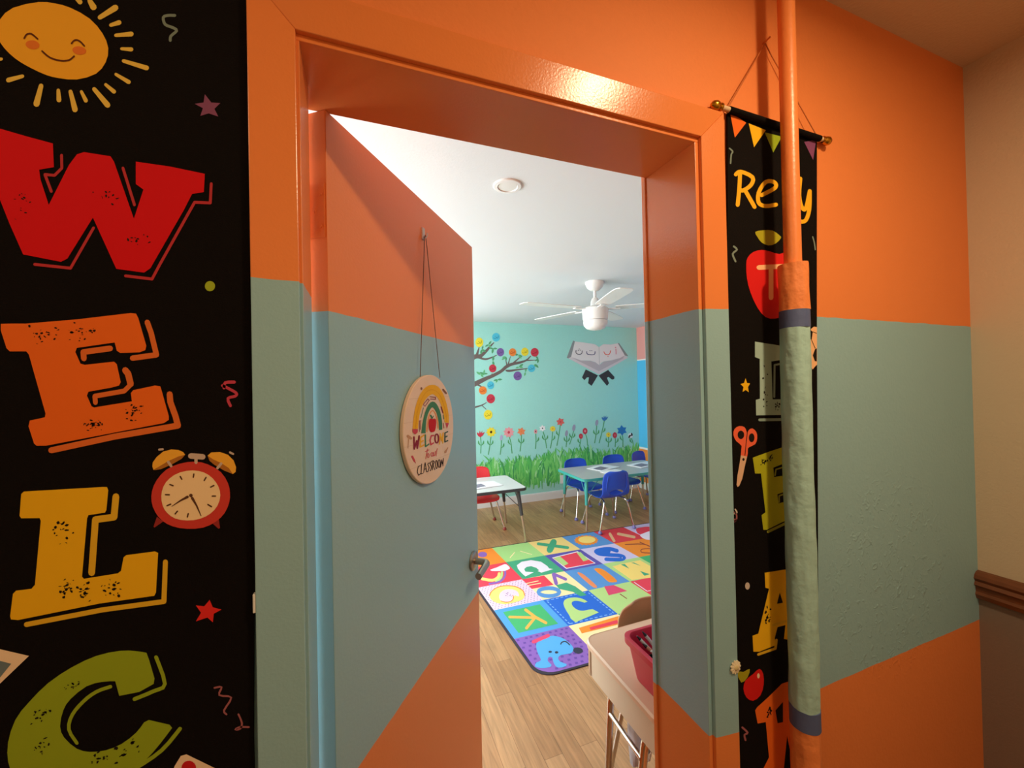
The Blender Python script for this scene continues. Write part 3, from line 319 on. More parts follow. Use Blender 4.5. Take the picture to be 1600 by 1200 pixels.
["script_blue",3,[1632,2203,1632,2195,1631,2185,1629,2178,1626,2176,1623,2174,1621,2174,1621,2176,1620,2183,1614,2189,1608,2183,1604,2177,1601,2172,1594,2170,1585,2168,1580,2168,1578,2169,1578,2173,1577,2176,1575,2179,1573,2179,1570,2177,1569,2175,1570,2171,1572,2165,1577,2161,1586,2161,1596,2163,1605,2166,1611,2173,1615,2180,1614,2181,1612,2181,1613,2174,1617,2168,1624,2167,1631,2170,1636,2175,1639,2185,1640,2195,1640,2202,1639,2205,1636,2206,1633,2205]],
["script_blue",3,[1600,2193,1599,2190,1595,2188,1591,2189,1590,2193,1592,2196,1595,2198,1599,2197]],
["mpur",2,[1712,1989,1709,1971,1700,1954,1686,1942,1669,1935,1651,1935,1635,1942,1621,1954,1613,1970,1610,1988,1614,2007,1623,2023,1637,2035,1654,2042,1671,2042,1688,2036,1701,2024,1710,2008]],
["script_violet",3,[1686,2008,1685,2001,1685,1992,1683,1985,1681,1983,1677,1982,1676,1981,1676,1983,1674,1990,1669,1995,1663,1990,1660,1984,1656,1980,1650,1978,1642,1976,1637,1976,1636,1977,1635,1981,1634,1984,1633,1986,1630,1987,1627,1985,1627,1982,1627,1979,1629,1973,1634,1969,1642,1969,1652,1970,1661,1974,1666,1980,1670,1987,1669,1988,1667,1987,1668,1981,1671,1975,1678,1974,1685,1977,1690,1982,1692,1991,1693,2001,1694,2008,1693,2011,1690,2012,1687,2011]],
["script_violet",3,[1657,2000,1655,1996,1651,1995,1647,1996,1646,1999,1648,2003,1651,2005,1655,2003]],
["mora",2,[1883,1990,1879,1972,1870,1956,1856,1944,1838,1938,1820,1937,1803,1944,1790,1955,1781,1971,1778,1988,1782,2006,1791,2022,1805,2034,1822,2041,1841,2041,1858,2035,1871,2023,1880,2008]],
["script_rust",3,[1856,2008,1855,2001,1854,1992,1853,1986,1850,1983,1847,1982,1846,1982,1845,1984,1844,1990,1838,1996,1832,1991,1829,1985,1825,1981,1819,1978,1811,1977,1805,1977,1804,1978,1804,1981,1803,1984,1801,1987,1798,1987,1796,1986,1795,1983,1796,1979,1797,1974,1803,1969,1811,1969,1821,1971,1830,1974,1836,1981,1839,1987,1838,1988,1836,1988,1837,1982,1841,1976,1848,1975,1855,1977,1860,1983,1862,1991,1863,2001,1864,2008,1863,2010,1860,2012,1857,2011]],
["script_rust",3,[1826,2000,1824,1996,1820,1994,1816,1996,1815,1999,1816,2003,1820,2005,1824,2003]],
["myel",2,[2059,1998,2056,1978,2046,1961,2031,1949,2014,1942,1995,1942,1978,1948,1964,1960,1955,1977,1952,1996,1956,2016,1965,2033,1980,2046,1998,2052,2016,2053,2033,2046,2047,2034,2056,2017]],
["script_olive",3,[2031,2017,2031,2010,2030,2000,2028,1993,2026,1991,2022,1989,2021,1989,2021,1991,2019,1998,2014,2004,2007,1999,2004,1992,2000,1988,1994,1985,1985,1984,1980,1984,1979,1985,1978,1988,1977,1992,1976,1994,1973,1995,1970,1993,1969,1990,1970,1987,1972,1981,1977,1976,1986,1976,1996,1978,2005,1982,2011,1988,2014,1995,2014,1996,2011,1996,2013,1989,2016,1983,2024,1982,2030,1985,2036,1990,2038,1999,2039,2010,2040,2017,2039,2020,2036,2021,2033,2020]],
["script_olive",3,[2001,2008,1999,2005,1995,2003,1991,2005,1990,2008,1991,2012,1995,2013,1999,2012]],
["mred",2,[2207,1993,2203,1973,2192,1955,2176,1942,2157,1935,2136,1935,2117,1942,2102,1955,2092,1972,2089,1992,2093,2012,2103,2030,2119,2043,2139,2050,2159,2051,2179,2044,2194,2031,2204,2014]],
["script_wine",3,[2177,2014,2176,2006,2175,1996,2174,1989,2171,1986,2166,1985,2165,1984,2164,1987,2163,1994,2157,2000,2150,1994,2146,1988,2142,1983,2135,1980,2125,1979,2119,1979,2118,1980,2117,1984,2116,1987,2115,1990,2112,1990,2109,1989,2108,1986,2109,1982,2111,1976,2117,1971,2126,1971,2137,1973,2147,1977,2153,1983,2157,1990,2157,1992,2155,1991,2156,1984,2160,1978,2168,1977,2175,1980,2181,1986,2184,1995,2185,2006,2185,2014,2184,2016,2181,2018,2178,2017]],
["script_wine",3,[2142,2004,2140,2001,2136,1999,2132,2001,2131,2004,2132,2008,2136,2010,2140,2008]],
["mred",2,[1601,1777,1598,1759,1589,1744,1575,1732,1559,1726,1541,1726,1525,1732,1512,1744,1503,1760,1501,1777,1504,1795,1513,1811,1527,1822,1543,1829,1561,1829,1577,1822,1590,1811,1599,1795]],
["script_wine",3,[1575,1796,1575,1789,1574,1780,1573,1774,1570,1771,1567,1770,1566,1770,1565,1772,1564,1778,1559,1784,1553,1779,1550,1773,1546,1769,1540,1767,1532,1765,1527,1765,1526,1766,1525,1770,1525,1773,1523,1775,1520,1776,1518,1774,1517,1771,1518,1768,1519,1763,1524,1758,1533,1758,1542,1760,1550,1763,1556,1769,1559,1775,1559,1776,1557,1776,1558,1770,1561,1764,1568,1763,1574,1765,1580,1770,1582,1779,1583,1789,1583,1795,1582,1798,1579,1799,1576,1798]],
["script_wine",3,[1546,1788,1545,1784,1541,1783,1537,1784,1536,1788,1538,1791,1541,1793,1545,1791]],
["mcyan",2,[2150,1777,2147,1760,2137,1744,2122,1733,2104,1727,2086,1727,2068,1733,2054,1745,2045,1760,2042,1778,2046,1795,2055,1811,2070,1822,2088,1828,2107,1828,2124,1822,2138,1811,2148,1795]],
["script_blue",3,[2122,1796,2122,1789,2121,1780,2119,1774,2117,1772,2113,1771,2112,1770,2111,1772,2110,1778,2104,1784,2098,1779,2095,1773,2091,1769,2084,1767,2076,1766,2070,1766,2069,1767,2068,1770,2068,1773,2066,1776,2063,1776,2060,1775,2059,1772,2060,1768,2062,1763,2067,1758,2076,1758,2086,1760,2095,1763,2101,1769,2105,1775,2104,1776,2102,1776,2103,1770,2107,1764,2114,1763,2121,1765,2127,1771,2129,1779,2130,1789,2131,1795,2129,1798,2127,1799,2124,1798]],
["script_blue",3,[2091,1788,2089,1784,2085,1783,2081,1784,2080,1788,2082,1791,2086,1793,2090,1791]],
["mpur",2,[1954,1677,1950,1656,1939,1639,1923,1625,1904,1619,1883,1619,1864,1626,1849,1640,1839,1658,1836,1678,1840,1698,1851,1716,1867,1729,1886,1736,1906,1736,1926,1728,1941,1715,1951,1697]],
["script_violet",3,[1924,1698,1923,1690,1922,1680,1921,1673,1918,1670,1914,1669,1912,1668,1911,1671,1910,1678,1904,1684,1897,1679,1894,1672,1889,1667,1882,1665,1873,1663,1866,1663,1865,1665,1864,1669,1863,1672,1862,1675,1859,1675,1856,1674,1855,1671,1856,1667,1858,1661,1864,1656,1873,1656,1884,1658,1894,1661,1900,1668,1904,1675,1904,1676,1902,1676,1903,1669,1907,1662,1915,1661,1922,1664,1928,1669,1931,1679,1932,1690,1932,1697,1931,1700,1928,1701,1925,1701]],
["script_violet",3,[1889,1689,1887,1686,1883,1684,1879,1686,1878,1689,1880,1693,1883,1694,1887,1693]],
["mcyan",2,[1566,1559,1563,1542,1554,1527,1541,1515,1526,1510,1509,1510,1494,1516,1482,1528,1474,1544,1471,1561,1475,1578,1483,1594,1496,1605,1511,1611,1528,1611,1543,1604,1556,1593,1564,1577]],
["script_blue",3,[1541,1578,1541,1571,1540,1562,1539,1556,1537,1554,1533,1553,1532,1555,1531,1561,1526,1566,1520,1562,1517,1556,1514,1552,1508,1550,1501,1549,1496,1549,1495,1550,1494,1553,1494,1556,1492,1559,1490,1559,1487,1558,1486,1555,1487,1552,1488,1546,1493,1542,1501,1541,1510,1543,1518,1546,1524,1552,1527,1558,1526,1559,1524,1559,1525,1553,1528,1547,1535,1546,1541,1548,1546,1553,1548,1561,1549,1571,1549,1578,1548,1580,1545,1581,1543,1580]],
["script_blue",3,[1515,1571,1513,1567,1509,1566,1506,1567,1504,1571,1506,1574,1509,1576,1513,1574]],
["mora",2,[1466,1495,1462,1477,1453,1461,1438,1450,1421,1444,1403,1444,1386,1451,1372,1463,1363,1480,1360,1498,1364,1516,1373,1532,1387,1543,1405,1549,1423,1549,1440,1542,1454,1530,1463,1514]],
["script_rust",3,[1438,1515,1438,1508,1437,1499,1436,1492,1433,1490,1429,1489,1428,1489,1427,1491,1426,1497,1421,1503,1415,1498,1412,1492,1408,1488,1401,1486,1393,1485,1387,1485,1386,1486,1385,1489,1385,1493,1383,1495,1380,1496,1378,1494,1377,1491,1378,1488,1380,1482,1385,1478,1393,1477,1403,1479,1412,1482,1418,1488,1421,1494,1421,1495,1419,1495,1420,1489,1423,1483,1430,1482,1437,1484,1442,1489,1445,1498,1446,1507,1446,1514,1445,1517,1442,1518,1440,1517]],
["script_rust",3,[1408,1507,1406,1504,1402,1503,1399,1504,1397,1508,1399,1511,1403,1512,1406,1511]],
["mred",2,[1574,1385,1570,1365,1560,1348,1544,1335,1525,1328,1506,1329,1487,1337,1472,1350,1463,1368,1460,1389,1464,1409,1474,1426,1489,1439,1508,1446,1528,1445,1546,1438,1561,1424,1571,1406]],
["script_wine",3,[1545,1407,1544,1400,1543,1389,1542,1382,1539,1379,1535,1378,1533,1378,1532,1380,1531,1387,1525,1393,1519,1388,1516,1382,1511,1377,1504,1375,1495,1374,1489,1374,1488,1375,1487,1379,1486,1383,1485,1385,1482,1386,1479,1384,1479,1382,1479,1378,1481,1372,1487,1367,1496,1366,1506,1368,1516,1371,1522,1377,1526,1384,1525,1386,1524,1385,1525,1378,1528,1372,1536,1371,1543,1373,1549,1379,1551,1388,1552,1399,1552,1407,1551,1409,1549,1411,1546,1410]],
["script_wine",3,[1511,1399,1509,1396,1505,1394,1502,1396,1500,1399,1502,1403,1506,1404,1509,1403]],
["myel",2,[1535,1180,1531,1159,1520,1141,1504,1127,1485,1121,1465,1122,1446,1130,1431,1145,1421,1164,1418,1185,1422,1206,1433,1225,1448,1238,1467,1245,1488,1244,1507,1236,1522,1221,1532,1202]],
["script_olive",3,[1505,1204,1504,1195,1504,1185,1502,1177,1499,1174,1495,1173,1493,1172,1492,1175,1491,1183,1485,1189,1479,1184,1475,1177,1471,1172,1464,1170,1454,1169,1448,1169,1447,1170,1446,1175,1445,1179,1443,1181,1441,1182,1438,1180,1437,1178,1438,1173,1440,1167,1446,1162,1455,1161,1466,1163,1475,1166,1482,1173,1485,1180,1485,1182,1483,1181,1485,1174,1488,1167,1496,1165,1503,1168,1509,1174,1511,1183,1512,1195,1513,1203,1512,1206,1509,1207,1506,1206]],
["script_olive",3,[1470,1196,1468,1192,1465,1191,1461,1192,1460,1196,1461,1199,1465,1201,1469,1199]]],
"painted_book":[["bookside",1,[2738,2164,2766,2156,2703,1928,2656,1913,2633,1924]],
["bookside",1,[3479,2143,3499,2145,3658,1953,3594,1963]],
["bookcover",1,[2656,1915,2704,1937,3148,1819,3594,1965,3652,1930,3145,1686]],
["bookunder",2,[2703,1932,2855,1885,3011,1881,3090,1861,3153,1819,3230,1871,3353,1887,3509,1923,3594,1963,3561,1917,3146,1733,2760,1903]],
["page",3,[2766,2152,2891,2141,3017,2129,3096,2116,3155,2078,3153,1819,3090,1862,3011,1883,2855,1887,2760,1920,2699,1930]],
["page",3,[3155,2078,3227,2122,3359,2120,3479,2140,3594,1965,3509,1925,3353,1889,3230,1873,3189,1854,3153,1819]],
["bookside",4,[3154,2074,3151,1828,3152,1826,3153,1826,3155,1827,3156,1828,3159,2074,3159,2075,3157,2076,3155,2075]],
["standdk",1,[2930,1760,3129,1673,3021,1525,2964,1564,2980,1649,2946,1645,2906,1607,2867,1646]],
["standdk",1,[3303,1750,3408,1649,3402,1618,3366,1610,3305,1650,3280,1637,3313,1559,3277,1520,3139,1671]],
["ar_grey",4,[2774,2026,2772,2015,2771,2000,2776,1985,2790,1975,2808,1969,2826,1966,2843,1967,2860,1972,2874,1981,2881,1996,2883,2011,2884,2022,2883,2026,2878,2028,2874,2027,2872,2023,2871,2012,2869,1998,2864,1988,2855,1982,2841,1978,2827,1977,2812,1979,2796,1984,2786,1991,2783,2001,2785,2015,2786,2025,2785,2029,2781,2031,2776,2030]],
["ar_navy",4,[2945,2011,2945,2002,2945,1989,2952,1977,2969,1969,2991,1965,3013,1962,3036,1962,3061,1965,3081,1971,3092,1985,3095,2001,3096,2012,3094,2016,3090,2018,3085,2017,3083,2013,3082,2002,3080,1989,3074,1980,3059,1975,3036,1973,3014,1974,2993,1976,2974,1980,2961,1985,2957,1992,2957,2003,2958,2011,2956,2015,2952,2016,2947,2015]],
["ar_red",4,[3231,2010,3234,2001,3240,1989,3249,1978,3262,1971,3278,1967,3294,1966,3309,1967,3325,1972,3338,1982,3347,1998,3352,2016,3356,2029,3355,2034,3351,2036,3346,2035,3343,2031,3339,2019,3334,2001,3328,1988,3318,1982,3306,1978,3294,1977,3281,1978,3268,1982,3258,1987,3251,1995,3246,2006,3243,2014,3240,2017,3235,2017,3231,2014]],
["ar_grey",4,[2823,2029,2821,2024,2815,2022,2810,2024,2808,2028,2810,2033,2816,2035,2821,2033]],
["ar_grey",4,[2853,2031,2851,2026,2845,2024,2840,2026,2838,2031,2840,2035,2846,2037,2851,2036]],
["ar_grey",4,[2838,2047,2836,2043,2830,2041,2825,2042,2823,2047,2825,2052,2831,2054,2836,2052]],
["ar_navy",4,[3013,2026,3010,2021,3005,2019,2999,2021,2997,2026,2999,2031,3005,2033,3011,2031]],
["ar_navy",4,[3042,2026,3040,2022,3034,2019,3029,2021,3027,2026,3029,2031,3035,2033,3040,2031]],
["ar_red",4,[3311,1948,3309,1943,3303,1941,3297,1943,3295,1948,3298,1953,3303,1955,3309,1953]],
["ar_pink",4,[3435,2058,3438,1981,3439,1978,3443,1977,3447,1979,3448,1982,3445,2058,3443,2061,3440,2062,3436,2061]],
["ar_pink",4,[3446,2085,3429,2087,3426,2086,3425,2084,3426,2082,3428,2081,3445,2080,3448,2081,3449,2082,3448,2084]],
["ar_pink",4,[3425,2083,3427,2075,3428,2073,3431,2073,3433,2074,3433,2076,3431,2085,3430,2086,3428,2087,3426,2085]],
["ar_pink",4,[3430,2073,3445,2071,3447,2072,3449,2073,3448,2075,3446,2076,3430,2078,3428,2077,3427,2076,3427,2074]]],
"painted_flower":[["stem",1,[1363,921,1365,896,1368,859,1370,820,1368,777,1365,731,1363,699,1364,695,1368,693,1372,694,1374,698,1376,730,1379,776,1381,820,1379,859,1376,896,1374,922,1372,926,1368,927,1364,925]],
["stem",1,[1375,792,1381,802,1394,819,1403,843,1410,859,1417,842,1416,817,1395,801]],
["stem",1,[1375,792,1369,802,1357,821,1349,847,1342,863,1335,848,1335,823,1355,803]],
["mred",2,[1326,967,1352,948,1361,986,1374,951,1396,984,1391,950,1427,965,1404,924,1368,900,1342,915,1325,941]]],
"painted_flower.001":[["stem",1,[1506,926,1503,899,1498,860,1492,817,1483,767,1472,713,1464,675,1465,671,1469,669,1473,670,1475,673,1483,711,1494,764,1503,815,1509,858,1514,897,1517,924,1516,928,1512,930,1508,929]],
["stem",1,[1497,788,1503,797,1517,814,1526,839,1533,855,1540,838,1539,813,1517,796]],
["stem",1,[1497,788,1491,798,1479,817,1471,842,1464,859,1457,843,1457,819,1477,799]],
["myel",2,[1542,1019,1548,992,1576,985,1563,961,1580,938,1554,929,1552,902,1525,911,1505,892,1490,916,1462,914,1466,940,1442,956,1463,974,1455,1000,1483,1000,1494,1025,1517,1007]],
["fdark",3,[1527,958,1524,948,1516,943,1507,943,1499,950,1496,960,1500,969,1507,975,1517,975,1525,968]]],
"painted_flower.002":[["stem",1,[1643,860,1643,837,1643,804,1641,770,1636,731,1629,691,1624,663,1625,659,1629,656,1633,657,1635,660,1640,689,1647,729,1652,768,1654,803,1655,836,1655,859,1653,863,1649,865,1645,863]],
["stem",1,[1646,741,1652,750,1666,768,1675,792,1683,808,1690,791,1689,766,1667,749]],
["flav",2,[1668,874,1664,862,1659,852,1653,845,1646,842,1640,843,1635,849,1631,858,1630,869,1631,881,1635,893,1640,903,1646,910,1653,913,1659,912,1664,907,1668,898,1669,886]]],
"painted_flower.003":[["stem",1,[1747,902,1755,877,1766,842,1775,802,1781,754,1785,702,1788,665,1790,661,1794,660,1798,662,1800,665,1797,702,1793,755,1787,803,1777,844,1766,880,1758,905,1755,908,1751,909,1748,906]],
["stem",1,[1780,774,1774,784,1761,804,1753,830,1746,847,1739,831,1738,805,1760,785]],
["fpink",2,[1758,1014,1776,988,1807,992,1804,963,1832,946,1809,926,1820,897,1788,897,1776,869,1751,888,1723,874,1715,903,1684,910,1698,936,1678,960,1706,971,1706,1001,1737,992]],
["mred",3,[1771,939,1767,929,1758,923,1748,923,1739,930,1736,941,1740,952,1749,958,1759,958,1768,950]]],
"painted_flower.004":[["stem",1,[1925,913,1924,888,1923,851,1921,812,1915,766,1907,717,1901,683,1902,679,1906,677,1911,677,1913,681,1919,715,1926,764,1932,810,1935,850,1936,887,1937,913,1935,917,1931,918,1926,917]],
["stem",1,[1926,782,1932,792,1947,809,1956,834,1964,851,1971,833,1970,808,1947,790]],
["stem",1,[1926,782,1920,792,1906,812,1898,838,1891,855,1883,839,1883,814,1905,793]],
["fora",2,[1946,997,1958,966,1992,956,1969,931,1977,899,1943,906,1917,884,1904,915,1871,926,1893,951,1885,983,1920,976]],
["mora",3,[1943,940,1941,934,1935,930,1927,930,1921,935,1919,942,1922,948,1928,952,1935,951,1941,947]]],
"painted_flower.005":[["stem",1,[2131,914,2132,889,2134,852,2135,814,2132,773,2127,730,2123,700,2124,696,2129,694,2133,695,2135,698,2139,728,2144,771,2147,813,2147,852,2145,889,2143,914,2141,918,2137,920,2132,918]],
["stem",1,[2140,784,2147,794,2161,812,2171,837,2179,854,2187,836,2186,810,2162,793]],
["fpink",2,[2161,927,2160,917,2155,909,2149,903,2141,900,2133,900,2125,904,2119,911,2115,920,2113,930,2115,940,2119,949,2126,955,2134,958,2142,957,2150,953,2156,946,2160,937]],
["fdark",3,[2145,928,2144,922,2140,918,2135,918,2131,922,2129,929,2131,936,2135,940,2140,940,2144,935]]],
"painted_flower.006":[["stem",1,[2233,942,2243,914,2257,873,2269,830,2277,782,2284,731,2289,695,2291,692,2296,690,2300,692,2301,696,2296,732,2289,783,2281,831,2268,875,2255,917,2245,945,2242,948,2237,949,2233,946]],
["stem",1,[2274,801,2281,811,2296,829,2306,855,2314,871,2321,854,2321,828,2296,810]],
["stem",1,[2274,801,2268,812,2254,832,2245,859,2238,876,2230,860,2229,834,2252,813]],
["fwhite",2,[2282,992,2271,968,2287,945,2258,941,2244,919,2226,940,2197,940,2207,964,2192,987,2221,990,2234,1013,2253,992]],
["fdark",3,[2249,965,2247,960,2242,957,2236,958,2231,961,2229,967,2231,972,2236,975,2243,974,2247,971]]],
"painted_flower.007":[["stem",1,[2386,929,2383,902,2380,863,2374,821,2365,775,2354,727,2346,693,2347,689,2351,686,2356,687,2359,690,2366,724,2377,773,2386,819,2392,861,2396,901,2398,928,2397,932,2393,934,2388,933]],
["stem",1,[2380,791,2386,800,2402,819,2412,845,2420,861,2428,844,2427,817,2402,799]],
["myel",2,[2413,990,2417,972,2436,968,2427,952,2440,938,2421,932,2421,914,2402,920,2389,907,2378,922,2359,921,2361,938,2344,948,2359,959,2353,976,2372,977,2379,993,2395,982]],
["mora",3,[2403,950,2401,944,2396,940,2389,940,2384,945,2382,951,2384,957,2390,961,2396,961,2401,956]]],
"painted_flower.008":[["stem",1,[2505,1011,2500,978,2492,930,2483,880,2470,823,2455,763,2444,721,2445,717,2449,714,2454,714,2457,718,2467,760,2482,820,2495,877,2505,928,2512,976,2518,1009,2516,1013,2512,1015,2507,1014]],
["stem",1,[2488,848,2482,859,2467,880,2458,907,2451,924,2443,908,2442,881,2466,860]],
["fcoral",2,[2562,1079,2553,1046,2578,1019,2541,1010,2528,979,2500,1003,2463,998,2471,1031,2447,1058,2483,1067,2496,1099,2524,1075]],
["mred",3,[2525,1038,2522,1031,2516,1028,2508,1028,2501,1032,2499,1039,2502,1046,2508,1050,2516,1050,2523,1045]]],
"painted_flower.009":[["stem",1,[2595,855,2597,837,2599,812,2599,784,2595,752,2590,717,2586,693,2588,688,2592,686,2597,687,2599,690,2603,715,2608,750,2612,783,2612,812,2610,838,2608,856,2606,860,2601,861,2597,859]],
["stem",1,[2605,754,2612,763,2627,782,2638,808,2646,825,2654,807,2653,780,2628,762]],
["stem",1,[2605,754,2598,764,2584,785,2574,812,2567,830,2558,813,2558,787,2582,765]],
["fgrey",2,[2625,872,2621,858,2614,847,2606,839,2598,835,2590,837,2584,843,2580,853,2578,867,2580,881,2584,895,2590,907,2598,915,2606,918,2614,917,2621,910,2625,900,2626,887]]],
"painted_flower.010":[["stem",1,[2712,924,2706,902,2697,870,2686,835,2671,796,2654,755,2642,725,2643,721,2646,718,2651,718,2655,721,2666,750,2683,792,2698,832,2709,866,2719,898,2725,921,2724,925,2720,928,2715,927]],
["stem",1,[2691,803,2698,813,2714,832,2725,858,2733,875,2741,857,2740,830,2715,812]],
["stem",1,[2691,803,2684,814,2670,835,2660,862,2653,880,2644,863,2644,836,2668,815]],
["fgrey",2,[2744,941,2740,925,2733,913,2724,904,2715,900,2706,902,2699,909,2695,920,2693,934,2695,950,2699,965,2706,978,2715,987,2724,991,2733,989,2740,982,2744,971,2746,957]]],
"painted_flower.011":[["stem",1,[2890,866,2898,846,2908,818,2917,787,2922,751,2925,712,2927,685,2929,681,2934,679,2938,681,2940,685,2938,712,2935,751,2930,788,2921,820,2910,849,2903,870,2899,873,2894,874,2890,871]],
["mred",2,[2936,888,2933,873,2926,860,2915,850,2903,846,2889,847,2877,853,2867,863,2860,877,2858,893,2861,908,2868,921,2879,931,2891,935,2905,934,2917,928,2928,918,2934,904]],
["fpink",3,[2910,890,2907,879,2901,873,2893,874,2886,881,2884,891,2887,902,2894,908,2901,907,2908,900]]],
"painted_flower.012":[["stem",1,[2821,805,2820,791,2819,772,2815,751,2808,725,2799,698,2793,679,2793,674,2797,671,2802,671,2805,675,2812,694,2821,722,2828,748,2832,770,2834,790,2835,803,2833,808,2828,810,2823,808]],
["stem",1,[2821,719,2814,730,2799,751,2790,778,2782,796,2773,779,2773,752,2798,731]],
["mred",2,[2861,821,2858,808,2853,797,2844,789,2833,785,2822,786,2811,791,2803,800,2798,812,2796,825,2798,837,2804,848,2813,856,2824,860,2835,859,2845,854,2854,845,2859,834]],
["fcoral",3,[2839,822,2837,813,2831,808,2825,809,2819,814,2818,823,2820,832,2825,837,2832,837,2837,831]]],
"painted_flower.013":[["stem",1,[3084,977,3082,946,3078,902,3072,856,3062,805,3051,752,3042,715,3044,710,3048,708,3053,708,3056,712,3064,749,3076,803,3086,854,3091,900,3095,945,3098,975,3096,980,3091,982,3086,981]],
["stem",1,[3078,824,3086,834,3102,853,3113,880,3122,898,3131,879,3130,852,3103,833]],
["stem",1,[3078,824,3071,835,3056,856,3046,884,3038,903,3029,885,3028,858,3054,836]],
["fgrey",2,[3116,993,3111,979,3104,967,3096,959,3087,955,3079,956,3072,963,3068,974,3066,987,3067,1002,3072,1017,3079,1029,3087,1037,3096,1041,3104,1039,3111,1033,3116,1022,3117,1008]]],
"painted_flower.014":[["stem",1,[3216,1037,3206,997,3191,941,3175,883,3155,820,3132,755,3117,710,3117,706,3121,703,3127,703,3130,706,3146,752,3168,816,3188,879,3205,938,3220,994,3230,1034,3229,1038,3224,1041,3219,1040]],
["stem",1,[3181,850,3189,860,3205,879,3217,907,3226,924,3234,906,3233,878,3206,859]],
["fblue",2,[3177,1078,3205,1060,3215,1096,3228,1063,3253,1095,3247,1063,3286,1077,3261,1038,3222,1015,3194,1029,3176,1054]]],
"painted_flower.015":[["stem",1,[3274,795,3276,778,3278,755,3279,729,3275,699,3269,667,3265,644,3266,639,3271,637,3276,638,3279,641,3283,664,3289,697,3293,728,3292,754,3290,779,3288,795,3286,800,3281,801,3276,799]],
["stem",1,[3285,697,3292,707,3309,727,3321,754,3330,772,3339,753,3338,725,3310,706]],
["stem",1,[3285,697,3278,708,3262,730,3252,759,3244,777,3234,760,3234,732,3260,710]],
["myel",2,[3313,845,3312,829,3329,820,3316,809,3323,793,3304,792,3298,776,3282,786,3265,778,3260,794,3240,797,3248,812,3235,825,3252,832,3252,848,3271,843,3282,856,3294,842]],
["mora",3,[3292,815,3290,809,3285,806,3278,806,3273,810,3271,816,3274,822,3279,825,3285,825,3291,821]]],
"painted_flower.016":[["stem",1,[3383,779,3386,764,3391,741,3393,717,3391,689,3388,657,3385,635,3386,630,3391,628,3396,629,3399,633,3402,655,3405,687,3407,717,3405,742,3401,765,3397,781,3394,785,3389,786,3384,784]],
["stem",1,[3399,685,3407,696,3424,715,3436,743,3445,761,3454,742,3453,713,3425,695]],
["mred",2,[3429,799,3426,784,3419,772,3409,763,3396,759,3383,760,3371,766,3361,776,3355,789,3353,804,3356,818,3363,830,3373,839,3385,844,3399,843,3411,837,3421,827,3427,814]],
["fcoral",3,[3403,801,3401,791,3394,785,3386,785,3380,792,3378,802,3381,812,3387,818,3395,817,3401,811]]],
"painted_flower.017":[["stem",1,[3506,826,3511,806,3517,776,3521,744,3521,703,3519,657,3517,625,3519,621,3524,618,3530,620,3532,624,3534,656,3536,702,3536,744,3531,778,3525,807,3521,827,3517,831,3512,833,3507,830]],
["stem",1,[3528,712,3520,723,3504,745,3494,774,3485,793,3476,775,3475,747,3502,724]],
["fblue2",2,[3593,904,3573,864,3598,825,3546,822,3519,785,3488,822,3436,824,3457,864,3431,903,3483,906,3509,943,3541,906]],
["fblue",3,[3532,863,3529,854,3520,849,3509,850,3500,856,3497,865,3500,874,3509,878,3520,878,3529,872]]],
"painted_flower.018":[["stem",1,[3657,755,3667,740,3681,717,3692,693,3700,664,3705,633,3709,610,3712,606,3718,604,3722,607,3724,611,3720,634,3714,666,3707,696,3694,722,3680,745,3670,761,3666,764,3660,764,3657,760]],
["stem",1,[3699,662,3691,674,3674,696,3664,726,3655,745,3646,727,3645,698,3673,675]],
["fwhite",2,[3668,823,3679,808,3701,809,3698,792,3716,782,3701,771,3708,753,3686,753,3679,737,3662,749,3643,741,3638,758,3617,763,3627,778,3614,792,3633,798,3633,816,3654,810]],
["fdark",3,[3676,779,3673,773,3667,769,3660,770,3655,774,3653,780,3655,787,3661,790,3668,790,3674,785]],
["fdark",3,[3657,761,3652,754,3646,748,3640,745,3634,744,3629,746,3626,751,3625,757,3627,765,3630,772,3635,780,3641,785,3647,789,3653,789,3658,787,3661,783,3662,777,3660,769]],
["fdark",3,[3702,796,3703,787,3702,780,3699,774,3695,770,3690,770,3685,772,3680,777,3676,784,3673,793,3672,801,3673,809,3676,815,3680,818,3685,819,3690,816,3695,811,3699,804]]]},"sign":{"printed_rainbow":[["signyel",1,[-1040,107,-1011,260,-964,451,-896,607,-810,751,-707,881,-586,993,-451,1083,-299,1151,-125,1195,61,1212,252,1204,440,1162,613,1073,769,951,898,805,1003,641,1082,465,1133,297,1145,152,1140,50,835,93,816,206,777,353,705,495,617,630,527,739,426,828,297,893,174,935,96,952,19,946,-97,921,-223,876,-345,808,-458,722,-555,617,-633,505,-685,404,-721,302,-751,177,-770,78]],
["signyeld",2,[-874,89,-865,171,-850,287,-824,400,-782,500,-728,598,-667,690,-596,775,-518,853,-439,920,-363,970,-287,1007,-208,1035,-122,1056,-32,1068,55,1072,135,1067,212,1053,295,1027,390,989,490,940,579,878,652,802,713,714,772,620,833,518,891,410,934,310,955,217,962,132,966,73,971,68,984,65,997,66,1002,71,998,130,991,215,969,310,925,411,867,520,806,623,747,717,684,807,609,884,516,948,413,999,315,1038,227,1065,143,1081,55,1086,-38,1082,-134,1069,-224,1047,-307,1017,-385,978,-462,927,-542,860,-621,781,-692,695,-754,603,-807,505,-849,404,-876,290,-891,174,-900,92,-897,87,-888,84,-879,85]],
["signgrn",1,[-600,-53,-577,46,-536,179,-469,322,-384,462,-284,578,-173,668,-53,725,72,748,198,729,321,673,440,580,542,457,617,308,664,154,675,8,670,-99,452,-89,448,19,429,160,380,293,310,415,218,507,127,569,64,588,4,575,-72,538,-151,474,-235,385,-306,266,-344,80,-363,-81]],
